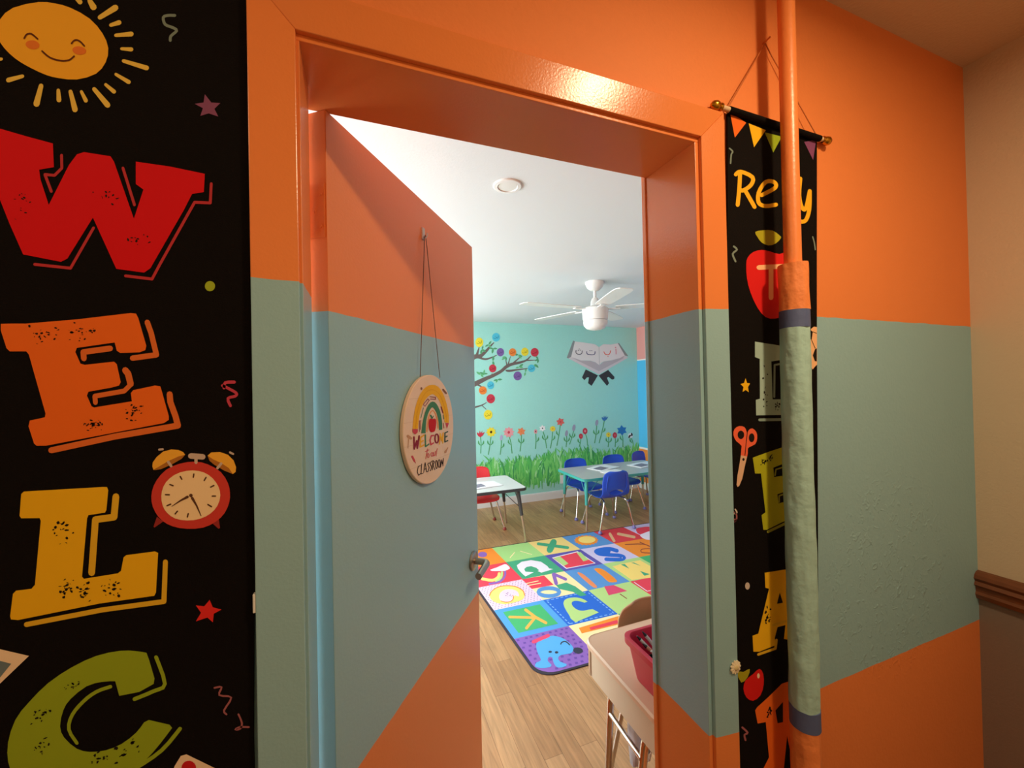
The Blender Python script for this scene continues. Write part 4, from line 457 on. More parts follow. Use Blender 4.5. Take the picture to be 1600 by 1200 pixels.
["signora",1,[-261,-53,-250,-3,-233,70,-209,146,-178,227,-140,313,-97,383,-46,433,10,468,55,482,90,477,138,453,187,416,231,369,271,309,303,240,328,150,345,49,356,-23,367,-33,391,-39,413,-37,421,-27,410,45,392,147,367,240,333,312,291,375,243,426,186,468,119,500,37,510,-35,489,-98,449,-153,395,-198,323,-236,237,-267,156,-290,79,-307,6,-318,-44,-312,-55,-293,-62,-271,-61]],
["signred",2,[-160,254,-112,282,-54,284,-2,274,52,261,115,264,177,265,231,250,270,217,281,152,270,74,240,-8,194,-75,135,-98,68,-100,-10,-100,-84,-79,-144,-18,-183,63,-184,165]],
["signgrn",2,[67,301,-7,376,-34,390,-71,391,-96,380,-94,363,-21,288,6,274,44,272,69,283]],
["signdk",2,[55,280,135,337,137,344,127,350,112,352,100,349,20,292,18,285,28,279,43,277]],
["signpink",2,[-1058,103,-778,72,-794,-10,-918,-50,-1043,12]],
["signpink",2,[887,71,1132,48,997,-107]],
["signmar",2,[-389,653,-438,699,-449,703,-463,703,-471,698,-470,692,-421,646,-410,641,-396,642,-387,646]],
["signmar",2,[-440,689,-181,825,-176,832,-183,838,-197,840,-210,837,-468,701,-472,695,-466,689,-452,686]],
["signmar",2,[-210,826,-135,782,-122,778,-108,780,-101,786,-105,793,-181,837,-194,840,-208,839,-215,833]],
["signmar",2,[-136,793,-392,641,-395,634,-388,628,-374,626,-362,629,-105,781,-101,788,-109,794,-123,796]],
["signmar",2,[-76,877,263,852,278,854,286,860,282,867,268,871,-72,895,-87,893,-94,887,-90,880]],
["signmar",2,[245,862,242,802,248,795,262,792,277,794,284,801,286,861,280,868,266,871,251,869]],
["signmar",2,[265,811,-45,831,-59,829,-66,823,-62,817,-49,813,261,792,276,794,283,800,279,807]],
["signgrn",2,[-596,342,-447,599,-449,605,-459,609,-472,609,-479,604,-627,349,-626,342,-616,338,-603,338]],
["signmar",2,[-686,-3,-675,278,-679,284,-690,287,-700,285,-705,281,-715,0,-711,-5,-701,-9,-691,-8]],
["signmar",2,[-690,272,-615,266,-604,267,-599,272,-604,277,-614,280,-690,287,-700,285,-705,281,-701,275]],
["signmar",2,[-629,274,-652,46,-648,40,-638,37,-627,38,-622,42,-599,271,-603,277,-614,280,-624,279]],
["signmar",2,[585,569,696,384,711,376,734,373,753,378,756,388,644,573,630,582,607,584,588,579]],
["signgrn",2,[720,326,749,205,757,198,772,195,786,197,791,203,761,325,754,332,738,335,725,332]],
["signmar",2,[727,88,754,-64,762,-71,777,-75,791,-73,796,-67,768,86,761,92,746,96,731,94]]],
"printed_doodle":[["signbrn",1,[-493,1112,-497,1099,-507,1088,-522,1080,-541,1075,-560,1076,-577,1080,-592,1089,-601,1100,-604,1113,-600,1125,-590,1137,-575,1145,-557,1149,-538,1149,-520,1144,-505,1136,-496,1125]]],
"printed_doodle.001":[["signbrn",1,[725,1054,931,942,974,932,1022,937,1046,955,1032,975,823,1087,781,1097,735,1092,712,1074]]],
"printed_doodle.002":[["signtan",1,[-1321,-67,-1177,-140,-1127,-153,-1082,-145,-1068,-121,-1095,-95,-1241,-21,-1291,-9,-1334,-18,-1346,-41]],
["signtan",1,[-1254,-109,-1300,-335,-1296,-341,-1286,-346,-1274,-346,-1268,-341,-1223,-114,-1226,-108,-1237,-103,-1249,-104]]],
"printed_doodle.003":[["signpink",1,[-1129,-581,-1015,-712,-992,-727,-960,-732,-938,-723,-940,-707,-1040,-575,-1068,-557,-1106,-552,-1131,-562]],
["signpink",1,[-999,-712,-922,-776,-917,-779,-911,-779,-907,-777,-908,-774,-956,-707,-971,-698,-990,-696,-1002,-702]]],
"printed_doodle.004":[["signtan",1,[1005,-672,779,-756,771,-779,806,-805,864,-818,912,-811,1053,-691,1056,-683,1043,-674,1022,-669]]],
"printed_text":[["signmar",1,[-1025,-101,-1022,-400,-1010,-417,-980,-427,-951,-425,-938,-412,-941,-110,-954,-94,-983,-84,-1013,-87]],
["signmar",1,[-940,-418,-804,-232,-806,-215,-831,-201,-864,-199,-886,-208,-1020,-393,-1018,-410,-994,-424,-962,-428]],
["signmar",1,[-888,-216,-866,-404,-852,-421,-821,-431,-791,-428,-780,-414,-802,-224,-816,-208,-848,-198,-877,-202]],
["signmar",1,[-780,-419,-671,-119,-679,-102,-708,-90,-741,-90,-758,-102,-866,-399,-858,-416,-831,-429,-798,-430]],
["signyel",1,[-471,-105,-664,-140,-680,-149,-676,-163,-654,-173,-627,-174,-432,-140,-415,-131,-420,-117,-443,-106]],
["signyel",1,[-681,-152,-705,-398,-696,-412,-672,-421,-646,-420,-634,-410,-609,-162,-619,-149,-644,-140,-669,-141]],
["signyel",1,[-653,-422,-441,-398,-423,-390,-426,-376,-448,-364,-476,-361,-686,-386,-704,-394,-701,-407,-680,-419]],
["signyel",1,[-633,-296,-486,-277,-468,-269,-471,-255,-493,-244,-521,-242,-667,-261,-684,-269,-681,-283,-660,-294]],
["signgrn",1,[-417,-123,-417,-431,-406,-445,-379,-454,-353,-452,-342,-441,-342,-131,-353,-117,-380,-109,-406,-111]],
["signgrn",1,[-357,-454,-169,-415,-153,-405,-160,-391,-186,-380,-215,-380,-402,-418,-416,-428,-410,-442,-385,-453]],
["signpink",1,[107,-179,-39,-170,-66,-174,-74,-187,-59,-201,-29,-208,117,-217,144,-213,153,-201,137,-186]],
["signpink",1,[-72,-180,-153,-291,-150,-306,-127,-318,-97,-320,-78,-312,4,-199,1,-185,-22,-173,-53,-171]],
["signpink",1,[-154,-300,-110,-428,-94,-442,-64,-449,-38,-445,-32,-433,-76,-303,-92,-289,-122,-283,-148,-287]],
["signpink",1,[-49,-449,115,-423,133,-414,127,-399,101,-387,71,-386,-92,-412,-110,-421,-104,-436,-79,-447]],
["signyel",1,[494,-498,574,-204,567,-193,544,-185,520,-186,508,-194,429,-486,436,-497,458,-506,482,-506]],
["signyel",1,[508,-198,580,-417,593,-429,618,-434,640,-432,646,-421,573,-201,560,-190,536,-184,514,-188]],
["signyel",1,[646,-427,759,-198,754,-186,732,-178,706,-177,692,-185,580,-412,585,-424,606,-433,631,-434]],
["signyel",1,[691,-187,651,-493,660,-504,683,-512,708,-512,719,-503,760,-196,751,-184,727,-177,703,-178]],
["signdkg",1,[1020,-181,825,-200,804,-208,806,-222,830,-234,863,-237,1058,-218,1081,-210,1079,-196,1053,-183]],
["signdkg",1,[801,-214,789,-477,801,-491,831,-501,861,-499,875,-488,887,-224,875,-209,845,-200,814,-202]],
["signdkg",1,[850,-501,1046,-487,1068,-479,1066,-464,1041,-452,1007,-448,813,-464,792,-471,794,-485,818,-498]],
["signdkg",1,[857,-361,1012,-347,1034,-339,1032,-325,1007,-313,974,-310,820,-324,798,-332,800,-346,824,-358]],
["signpink",1,[-280,-506,-401,-755,-399,-762,-387,-768,-373,-770,-365,-765,-242,-516,-245,-508,-257,-503,-272,-502]],
["signpink",1,[-389,-576,-183,-562,-173,-558,-174,-551,-185,-545,-200,-543,-405,-558,-415,-561,-414,-568,-404,-575]],
["signpink",1,[62,-654,40,-759,45,-766,59,-772,73,-772,81,-767,102,-662,98,-654,84,-649,69,-649]],
["signpink",1,[67,-773,164,-774,175,-771,177,-764,166,-757,150,-754,54,-753,42,-756,41,-763,51,-770]],
["signpink",1,[177,-769,213,-665,209,-657,196,-651,180,-651,172,-656,136,-759,140,-767,154,-773,169,-773]],
["signpink",1,[254,-797,295,-654,291,-646,277,-641,261,-640,253,-645,212,-788,216,-796,230,-802,246,-802]],
["signpink",1,[294,-656,346,-606,346,-598,334,-592,318,-589,306,-593,255,-643,255,-650,266,-657,283,-660]],
["signdk",1,[-700,-871,-806,-876,-816,-880,-815,-887,-804,-894,-790,-896,-683,-891,-673,-888,-674,-880,-685,-874]],
["signdk",1,[-816,-881,-864,-999,-861,-1007,-849,-1013,-835,-1015,-828,-1010,-779,-891,-782,-884,-794,-878,-808,-876]],
["signdk",1,[-864,-1004,-810,-1108,-801,-1116,-787,-1120,-775,-1118,-774,-1111,-828,-1006,-837,-999,-851,-995,-862,-997]],
["signdk",1,[-781,-1119,-671,-1105,-663,-1100,-666,-1093,-678,-1086,-693,-1085,-803,-1100,-810,-1104,-807,-1112,-795,-1118]],
["signdk",1,[-632,-849,-677,-1101,-673,-1109,-660,-1115,-646,-1115,-639,-1110,-593,-858,-597,-850,-611,-844,-625,-844]],
["signdk",1,[-651,-1116,-535,-1116,-525,-1113,-525,-1106,-535,-1098,-551,-1095,-666,-1095,-676,-1098,-676,-1106,-665,-1113]],
["signdk",1,[-492,-1099,-398,-863,-402,-855,-415,-849,-430,-848,-438,-853,-531,-1088,-528,-1095,-515,-1102,-500,-1104]],
["signdk",1,[-438,-856,-364,-1116,-356,-1124,-341,-1129,-327,-1128,-323,-1122,-398,-860,-406,-852,-421,-848,-434,-849]],
["signdk",1,[-480,-1035,-354,-1036,-343,-1033,-343,-1025,-354,-1018,-370,-1015,-495,-1014,-506,-1017,-506,-1025,-495,-1032]],
["signdk",1,[-192,-896,-290,-912,-298,-917,-295,-925,-281,-931,-266,-932,-167,-916,-159,-911,-163,-903,-177,-897]],
["signdk",1,[-297,-922,-214,-1029,-203,-1037,-186,-1040,-175,-1037,-175,-1029,-259,-922,-270,-915,-286,-912,-297,-915]],
["signdk",1,[-215,-1022,-290,-1120,-288,-1128,-276,-1135,-260,-1137,-250,-1134,-175,-1036,-176,-1028,-188,-1021,-204,-1019]],
["signdk",1,[-266,-1118,-345,-1094,-360,-1092,-369,-1096,-366,-1104,-354,-1111,-275,-1135,-259,-1137,-250,-1133,-253,-1125]],
["signdk",1,[-57,-878,-158,-920,-162,-926,-154,-934,-139,-939,-124,-938,-23,-896,-18,-889,-26,-881,-42,-876]],
["signdk",1,[-161,-929,-60,-1053,-48,-1061,-31,-1064,-20,-1060,-20,-1052,-122,-928,-134,-921,-150,-918,-161,-922]],
["signdk",1,[-60,-1045,-143,-1123,-143,-1130,-131,-1138,-115,-1141,-103,-1138,-20,-1060,-20,-1053,-32,-1045,-48,-1042]],
["signdk",1,[-116,-1123,-155,-1108,-171,-1106,-182,-1109,-181,-1117,-169,-1124,-130,-1138,-114,-1141,-103,-1138,-104,-1130]],
["signdk",1,[16,-1141,50,-888,45,-880,29,-874,14,-874,6,-879,-28,-1132,-23,-1140,-8,-1146,8,-1147]],
["signdk",1,[16,-890,116,-940,133,-944,147,-943,151,-936,142,-928,41,-878,24,-873,10,-875,7,-882]],
["signdk",1,[108,-926,20,-1002,19,-1010,31,-1017,48,-1021,60,-1018,149,-941,150,-934,138,-926,121,-923]],
["signdk",1,[19,-1009,116,-1157,127,-1166,144,-1169,157,-1167,158,-1159,61,-1011,50,-1003,33,-999,20,-1002]],
["signdk",1,[536,-1169,583,-965,577,-956,561,-949,544,-949,535,-954,489,-1158,494,-1167,510,-1174,528,-1175]],
["signdk",1,[535,-957,597,-1094,607,-1102,625,-1107,641,-1105,644,-1098,582,-961,572,-953,554,-948,539,-950]],
["signdk",1,[644,-1102,727,-946,724,-938,708,-930,690,-929,679,-934,597,-1089,600,-1098,615,-1105,634,-1107]],
["signdk",1,[679,-935,639,-1153,644,-1161,661,-1168,679,-1169,687,-1163,728,-945,722,-936,705,-930,687,-929]],
["signmar",1,[364,-317,351,-366,442,-387,457,-329]],
["signmar",1,[351,-366,322,-401,404,-431,442,-387]],
["signmar",1,[322,-401,294,-413,338,-455,404,-431]],
["signmar",1,[294,-413,289,-413,242,-442,338,-455]],
["signmar",1,[289,-413,263,-393,181,-400,242,-442]],
["signmar",1,[263,-393,237,-351,148,-347,181,-400]],
["signmar",1,[237,-351,229,-299,139,-287,148,-347]],
["signmar",1,[229,-299,242,-250,153,-231,139,-287]],
["signmar",1,[242,-250,270,-215,190,-187,153,-231]],
["signmar",1,[270,-215,298,-203,254,-162,190,-187]],
["signmar",1,[298,-203,303,-203,350,-173,254,-162]],
["signmar",1,[303,-203,329,-222,413,-214,350,-173]],
["signmar",1,[329,-222,355,-264,448,-268,413,-214]],
["signmar",1,[355,-264,364,-317,457,-329,448,-268]],
["signpink",1,[-204,-705,-210,-727,-172,-737,-165,-711]],
["signpink",1,[-210,-727,-223,-742,-189,-757,-172,-737]],
["signpink",1,[-223,-742,-236,-747,-218,-766,-189,-757]],
["signpink",1,[-236,-747,-241,-746,-260,-759,-218,-766]],
["signpink",1,[-241,-746,-253,-737,-287,-739,-260,-759]],
["signpink",1,[-253,-737,-265,-717,-303,-714,-287,-739]],
["signpink",1,[-265,-717,-269,-694,-307,-687,-303,-714]],
["signpink",1,[-269,-694,-263,-671,-300,-662,-307,-687]],
["signpink",1,[-263,-671,-250,-656,-284,-642,-300,-662]],
["signpink",1,[-250,-656,-237,-651,-255,-632,-284,-642]],
["signpink",1,[-237,-651,-232,-652,-213,-639,-255,-632]],
["signpink",1,[-232,-652,-220,-661,-185,-659,-213,-639]],
["signpink",1,[-220,-661,-208,-681,-170,-684,-185,-659]],
["signpink",1,[-208,-681,-204,-705,-165,-711,-170,-684]],
["signpink",1,[25,-713,19,-734,58,-745,66,-720]],
["signpink",1,[19,-734,4,-748,38,-764,58,-745]],
["signpink",1,[4,-748,-12,-753,4,-772,38,-764]],
["signpink",1,[-12,-753,-22,-751,-40,-765,4,-772]],
["signpink",1,[-22,-751,-37,-741,-72,-745,-40,-765]],
["signpink",1,[-37,-741,-51,-722,-90,-720,-72,-745]],
["signpink",1,[-51,-722,-55,-700,-95,-693,-90,-720]],
["signpink",1,[-55,-700,-49,-679,-88,-668,-95,-693]],
["signpink",1,[-49,-679,-34,-665,-68,-650,-88,-668]],
["signpink",1,[-34,-665,-18,-660,-34,-641,-68,-650]],
["signpink",1,[-18,-660,-8,-662,9,-648,-34,-641]],
["signpink",1,[-8,-662,7,-672,42,-668,9,-648]],
["signpink",1,[7,-672,20,-691,60,-693,42,-668]],
["signpink",1,[20,-691,25,-713,66,-720,60,-693]],
["signdk",1,[280,-1041,272,-1090,318,-1101,326,-1050]],
["signdk",1,[272,-1090,255,-1126,299,-1140,318,-1101]],
["signdk",1,[255,-1126,236,-1140,268,-1161,299,-1140]],
["signdk",1,[236,-1140,242,-1142,209,-1149,268,-1161]],
["signdk",1,[242,-1142,225,-1120,181,-1116,209,-1149]],
["signdk",1,[225,-1120,210,-1078,166,-1071,181,-1116]],
["signdk",1,[210,-1078,207,-1027,162,-1018,166,-1071]],
["signdk",1,[207,-1027,215,-978,170,-968,162,-1018]],
["signdk",1,[215,-978,232,-942,189,-929,170,-968]],
["signdk",1,[232,-942,251,-927,219,-907,189,-929]],
["signdk",1,[251,-927,245,-926,278,-918,219,-907]],
["signdk",1,[245,-926,263,-948,307,-951,278,-918]],
["signdk",1,[263,-948,277,-990,323,-997,307,-951]],
["signdk",1,[277,-990,280,-1041,326,-1050,323,-997]],
["signdk",1,[461,-1049,452,-1096,499,-1108,508,-1058]],
["signdk",1,[452,-1096,433,-1131,478,-1146,499,-1108]],
["signdk",1,[433,-1131,413,-1144,444,-1166,478,-1146]],
["signdk",1,[413,-1144,416,-1145,384,-1154,444,-1166]],
["signdk",1,[416,-1145,397,-1123,352,-1121,384,-1154]],
["signdk",1,[397,-1123,382,-1082,335,-1076,352,-1121]],
["signdk",1,[382,-1082,378,-1033,331,-1024,335,-1076]],
["signdk",1,[378,-1033,386,-986,340,-975,331,-1024]],
["signdk",1,[386,-986,405,-951,360,-937,340,-975]],
["signdk",1,[405,-951,425,-937,394,-916,360,-937]],
["signdk",1,[425,-937,422,-937,455,-927,394,-916]],
["signdk",1,[422,-937,441,-958,486,-960,455,-927]],
["signdk",1,[441,-958,456,-999,504,-1006,486,-960]],
["signdk",1,[456,-999,461,-1049,508,-1058,504,-1006]]]},"rug":{"rug":[["rpurple",0,[836,1372,841,1347,852,1324,870,1304,892,1288,917,1278,944,1274,1207,1267,1187,1606,822,1616]],
["rcream",0,[1207,1267,1573,1257,1553,1596,1187,1606]],
["rgreen",0,[1573,1257,1938,1247,1919,1586,1553,1596]],
["rblue",0,[1938,1247,2304,1237,2284,1577,1919,1586]],
["rorange",0,[2304,1237,2670,1228,2650,1567,2284,1577]],
["rlav",0,[2670,1228,3035,1218,3016,1557,2650,1567]],
["rred",0,[3035,1218,3299,1211,3325,1213,3349,1222,3370,1237,3385,1256,3394,1278,3396,1303,3381,1547,3016,1557]],
["rsky",0,[822,1616,1187,1606,1167,1945,802,1955]],
["rblue2",0,[1187,1606,1553,1596,1533,1935,1167,1945]],
["rlime",0,[1553,1596,1919,1586,1899,1926,1533,1935]],
["rred",0,[1919,1586,2284,1577,2264,1916,1899,1926]],
["rsky",0,[2284,1577,2650,1567,2630,1906,2264,1916]],
["ryellow",0,[2650,1567,3016,1557,2996,1896,2630,1906]],
["rgreen",0,[3016,1557,3381,1547,3362,1886,2996,1896]],
["rpink",0,[802,1955,1167,1945,1148,2284,782,2294]],
["rcream",0,[1167,1945,1533,1935,1513,2275,1148,2284]],
["rsky2",0,[1533,1935,1899,1926,1879,2265,1513,2275]],
["rlime",0,[1899,1926,2264,1916,2245,2255,1879,2265]],
["rgreen",0,[2264,1916,2630,1906,2610,2245,2245,2255]],
["rpurple",0,[2630,1906,2996,1896,2976,2235,2610,2245]],
["rorange",0,[2996,1896,3362,1886,3342,2225,2976,2235]],
["rred",0,[782,2294,1148,2284,1128,2623,762,2633]],
["rgreen2",0,[1148,2284,1513,2275,1494,2614,1128,2623]],
["rindigo",0,[1513,2275,1879,2265,1859,2604,1494,2614]],
["rlav",0,[1879,2265,2245,2255,2225,2594,1859,2604]],
["rorange",0,[2245,2255,2610,2245,2591,2584,2225,2594]],
["rlime",0,[2610,2245,2976,2235,2956,2574,2591,2584]],
["rblue2",0,[2976,2235,3342,2225,3322,2565,2956,2574]],
["rorange",0,[762,2633,1128,2623,1108,2963,845,2970,818,2967,794,2958,774,2944,759,2925,750,2902,748,2877]],
["rltgreen",0,[1128,2623,1494,2614,1474,2953,1108,2963]],
["ryellow",0,[1494,2614,1859,2604,1839,2943,1474,2953]],
["rsky2",0,[1859,2604,2225,2594,2205,2933,1839,2943]],
["rred2",0,[2225,2594,2591,2584,2571,2923,2205,2933]],
["rlav",0,[2591,2584,2956,2574,2936,2913,2571,2923]],
["ryellow",0,[2956,2574,3322,2565,3308,2809,3303,2833,3291,2857,3274,2877,3252,2892,3226,2902,3200,2906,2936,2913]],
["rgreen",1,[867,1659,1137,1651,1123,1902,852,1910]],
["ryel2",2,[833,2152,847,2180,869,2206,898,2228,932,2241,967,2242,1001,2233,1033,2215,1058,2188,1074,2154,1082,2117,1078,2083,1069,2054,1057,2029,1038,2010,1008,1997,972,1992,931,1991,893,1998,864,2019,842,2046,830,2072,825,2099,826,2125]],
["rorange",3,[835,2149,843,2163,855,2183,870,2201,888,2215,909,2227,931,2235,953,2237,977,2234,999,2227,1020,2216,1039,2201,1055,2183,1066,2161,1074,2137,1078,2114,1076,2092,1070,2069,1065,2054,1065,2050,1067,2048,1070,2049,1072,2053,1077,2070,1083,2094,1086,2120,1082,2145,1073,2171,1061,2194,1045,2213,1025,2228,1004,2240,981,2247,956,2250,933,2248,910,2240,888,2227,868,2211,852,2192,839,2171,830,2156,829,2151,830,2147,832,2146]],
["rpink",3,[889,2100,901,2129,918,2156,942,2175,969,2185,995,2179,1018,2164,1033,2142,1040,2115,1035,2079,1025,2053,1016,2064,1006,2080,995,2074,984,2061,976,2040,964,2022,939,2015,914,2016,896,2027,885,2046,884,2071]],
["rorange",4,[985,2086,985,2076,984,2064,980,2053,973,2042,964,2030,953,2022,941,2018,927,2018,915,2021,905,2029,895,2041,888,2050,886,2051,884,2048,882,2045,883,2042,890,2033,900,2020,912,2011,925,2008,939,2009,953,2013,965,2023,976,2036,985,2050,990,2065,991,2079,992,2089,991,2092,989,2092,987,2089]],
["rspeck",-4,[961,2099,49,52,14,3.4,6.8]],
["rwhite",1,[1193,2530,1256,2577,1345,2574,1410,2512,1426,2418,1421,2369,1447,2345,1330,2326,1313,2364,1330,2370,1327,2421,1299,2465,1259,2469,1224,2440,1216,2393,1275,2356,1185,2317,1180,2360,1177,2410,1179,2471]],
["ryel2",1,[996,2454,990,2439,981,2420,972,2407,959,2395,942,2385,925,2384,903,2397,877,2421,859,2440,850,2440,841,2427,838,2409,842,2396,860,2379,886,2354,912,2339,936,2340,958,2353,978,2370,996,2394,1008,2421,1015,2438,1019,2456,1015,2469,1006,2468]],
["rlime",1,[1027,2463,1018,2441,1007,2413,995,2390,977,2372,954,2353,938,2340,931,2330,929,2317,932,2308,939,2309,955,2322,979,2341,1003,2366,1021,2398,1034,2431,1043,2453,1045,2467,1042,2476,1034,2474]],
["rpurple",1,[1056,2471,1051,2452,1044,2428,1033,2404,1017,2379,997,2353,975,2335,945,2328,911,2329,886,2330,880,2326,875,2316,875,2305,880,2301,904,2299,939,2299,973,2306,1000,2328,1024,2358,1043,2389,1058,2420,1067,2450,1072,2469,1073,2481,1069,2487,1062,2482]],
["rwhite",2,[958,2540,980,2547,1014,2555,1059,2575,1100,2590,1116,2582,1120,2561,1124,2529,1119,2497,1092,2479,1059,2472,1034,2480,1010,2493,986,2502,966,2512,956,2526]],
["rred",1,[1141,2284,1329,2273,1333,2109,1154,2117]],
["rcream",2,[1149,2202,1247,2204,1250,2206,1253,2210,1253,2214,1251,2216,1152,2214,1149,2212,1147,2208,1147,2203]],
["rcream",2,[1151,2169,1251,2164,1254,2166,1256,2170,1257,2174,1255,2176,1155,2181,1152,2179,1149,2175,1149,2171]],
["rpurple",1,[1393,2261,1345,2118,1343,2101,1351,2094,1365,2103,1376,2121,1426,2265,1428,2284,1419,2291,1405,2281]],
["rpurple",1,[1400,2243,1446,2133,1453,2129,1464,2137,1473,2152,1474,2166,1429,2279,1421,2283,1409,2274,1401,2257]],
["rsky2",2,[1311,2001,1309,2000,1308,1957,1337,1990]],
["rsky2",2,[1309,2000,1292,1993,1278,1945,1308,1957]],
["rsky2",2,[1292,1993,1266,1992,1247,1944,1278,1945]],
["rsky2",2,[1266,1992,1239,2000,1216,1952,1247,1944]],
["rsky2",2,[1239,2000,1216,2014,1189,1968,1216,1952]],
["rsky2",2,[1216,2014,1200,2032,1170,1990,1189,1968]],
["rsky2",2,[1200,2032,1194,2049,1160,2019,1170,1990]],
["rsky2",2,[1194,2049,1193,2050,1167,2061,1160,2019]],
["rsky2",2,[1193,2050,1195,2051,1194,2096,1167,2061]],
["rsky2",2,[1195,2051,1212,2058,1224,2110,1194,2096]],
["rsky2",2,[1212,2058,1237,2059,1257,2112,1224,2110]],
["rsky2",2,[1237,2059,1265,2052,1289,2104,1257,2112]],
["rsky2",2,[1265,2052,1289,2038,1318,2086,1289,2104]],
["rsky2",2,[1289,2038,1305,2019,1338,2062,1318,2086]],
["rsky2",2,[1305,2019,1310,2003,1347,2032,1338,2062]],
["rsky2",2,[1310,2003,1311,2001,1337,1990,1347,2032]],
["rgreen2",1,[1346,2097,1440,2102,1474,2024,1489,1882,1438,1885,1417,1961,1345,2037]],
["rpurple",1,[1021,2840,1013,2822,1002,2808,988,2800,974,2799,961,2805,951,2816,944,2833,942,2852,945,2873,953,2891,964,2905,978,2914,993,2915,1006,2910,1017,2897,1023,2880,1025,2860]],
["rcream",1,[1193,2689,1269,2775,1272,2781,1273,2788,1271,2791,1268,2789,1192,2702,1189,2697,1188,2691,1190,2688]],
["rcream",1,[1325,2782,1394,2673,1396,2673,1398,2676,1400,2680,1400,2684,1330,2793,1328,2793,1326,2790,1324,2786]],
["rgreen2",1,[1534,2847,1750,2656,1762,2658,1778,2676,1788,2699,1785,2714,1567,2910,1554,2908,1540,2888,1531,2863]],
["rgreen2",1,[1695,2898,1580,2746,1555,2696,1550,2653,1569,2641,1600,2666,1714,2812,1743,2865,1750,2914,1729,2928]],
["rorange",1,[2117,2728,2117,2703,2090,2697,2081,2672,2056,2676,2038,2654,2017,2666,1994,2649,1979,2669,1953,2659,1947,2683,1919,2681,1922,2708,1898,2715,1909,2740,1890,2755,1909,2776,1898,2798,1922,2812,1921,2838,1948,2844,1956,2872,1982,2868,2001,2893,2022,2879,2048,2899,2062,2877,2092,2889,2097,2862,2127,2864,2122,2835,2148,2828,2135,2801,2153,2786,2133,2764,2143,2742]],
["ryel2",2,[2110,2745,2089,2721,2062,2705,2031,2697,2001,2700,1975,2711,1955,2731,1944,2756,1944,2784,1955,2813,1975,2837,2002,2855,2034,2863,2065,2861,2093,2849,2113,2829,2123,2802,2122,2773]],
["rtan",1,[2307,2809,2239,2638,2237,2622,2248,2622,2266,2636,2279,2658,2350,2831,2353,2849,2341,2850,2322,2833]],
["rtan",1,[2382,2757,2475,2624,2488,2624,2507,2640,2522,2663,2524,2679,2430,2815,2417,2815,2398,2797,2383,2774]],
["rblue2",1,[2175,2473,2168,2491,2156,2517,2138,2539,2111,2552,2079,2559,2048,2561,2019,2556,1989,2544,1952,2511,1931,2461,1933,2434,1944,2412,1966,2392,1995,2373,2023,2355,2048,2341,2070,2328,2086,2315,2093,2300,2095,2286,2103,2300,2115,2313,2101,2309,2079,2311,2045,2326,2006,2348,1978,2365,1962,2361,1942,2341,1931,2317,1934,2302,1962,2286,2001,2264,2036,2249,2065,2247,2091,2253,2130,2284,2150,2329,2147,2354,2137,2376,2119,2392,2095,2405,2070,2420,2042,2438,2013,2457,1993,2475,1985,2492,1984,2503,1974,2485,1969,2478,1987,2485,2009,2489,2035,2487,2064,2480,2087,2470,2101,2452,2112,2429,2119,2412,2131,2409,2153,2425,2171,2452]],
["rblue2",1,[2085,2453,2065,2432,2039,2417,2011,2410,1983,2411,1960,2422,1942,2439,1934,2462,1935,2488,1946,2513,1965,2536,1991,2552,2020,2560,2049,2558,2074,2548,2091,2529,2099,2505,2097,2479]],
["rbrown",1,[2300,2526,2346,2511,2410,2490,2458,2465,2476,2434,2479,2400,2479,2376,2481,2374,2487,2377,2492,2383,2494,2388,2493,2413,2491,2448,2472,2481,2423,2506,2358,2528,2311,2542,2307,2541,2302,2535,2299,2529]],
["rbrown",1,[2460,2516,2465,2481,2473,2434,2478,2400,2480,2399,2486,2402,2491,2408,2492,2413,2487,2447,2480,2495,2475,2530,2472,2531,2467,2528,2462,2521]],
["rbrown",1,[2478,2364,2452,2374,2415,2386,2382,2389,2353,2373,2330,2343,2325,2318,2342,2300,2372,2284,2395,2272,2399,2273,2404,2278,2407,2283,2407,2287,2385,2298,2355,2314,2338,2331,2342,2347,2354,2363,2372,2374,2403,2371,2440,2358,2466,2349,2470,2350,2476,2355,2479,2361]],
["rwhite",1,[1534,2547,1812,2577,1829,2301,1548,2306]],
["rred",2,[1539,2535,1797,2558,1820,2308,1559,2319]],
["rlime",3,[1543,2533,1612,2537,1612,2385,1556,2362]],
["rlime",3,[1787,2552,1825,2550,1808,2380,1751,2372]],
["rorange",1,[1757,2213,1786,2222,1816,2200,1826,2149,1826,2086,1823,2025,1816,1976,1803,1961,1787,1961,1764,1966,1745,1984,1745,2027,1752,2083,1751,2154]],
["rorange2",1,[1596,2207,1611,2217,1625,2195,1631,2155,1632,2099,1631,2023,1626,1960,1609,1942,1593,1953,1587,1998,1587,2062,1589,2141]],
["ryel2",1,[1924,2192,2017,2205,2213,2202,2220,2041,2109,1909,1926,1941]],
["rgreen2",2,[2009,2195,2046,2192,2028,2104]],
["rgreen2",2,[2111,2191,2136,2181,2147,2110]],
["rgreen2",2,[2082,2038,2117,1963,2062,1957]],
["rpinkd",1,[1674,1939,1752,1928,1793,1818,1632,1818]],
["rbrown",1,[1714,1798,1720,1730,1721,1728,1724,1729,1727,1732,1728,1735,1723,1804,1721,1805,1718,1804,1715,1801]],
["rwhite",1,[1918,1901,1920,1756,1921,1755,1924,1756,1926,1758,1928,1761,1926,1907,1925,1908,1922,1907,1920,1904]],
["rwhite",1,[1921,1755,2020,1748,2023,1749,2026,1752,2027,1754,2026,1756,1926,1762,1924,1761,1921,1759,1920,1756]],
["rred",1,[2628,2787,2656,2825,2700,2847,2780,2842,2860,2818,2908,2781,2925,2737,2897,2684,2849,2650,2800,2680,2742,2716,2659,2698,2595,2684,2598,2729]],
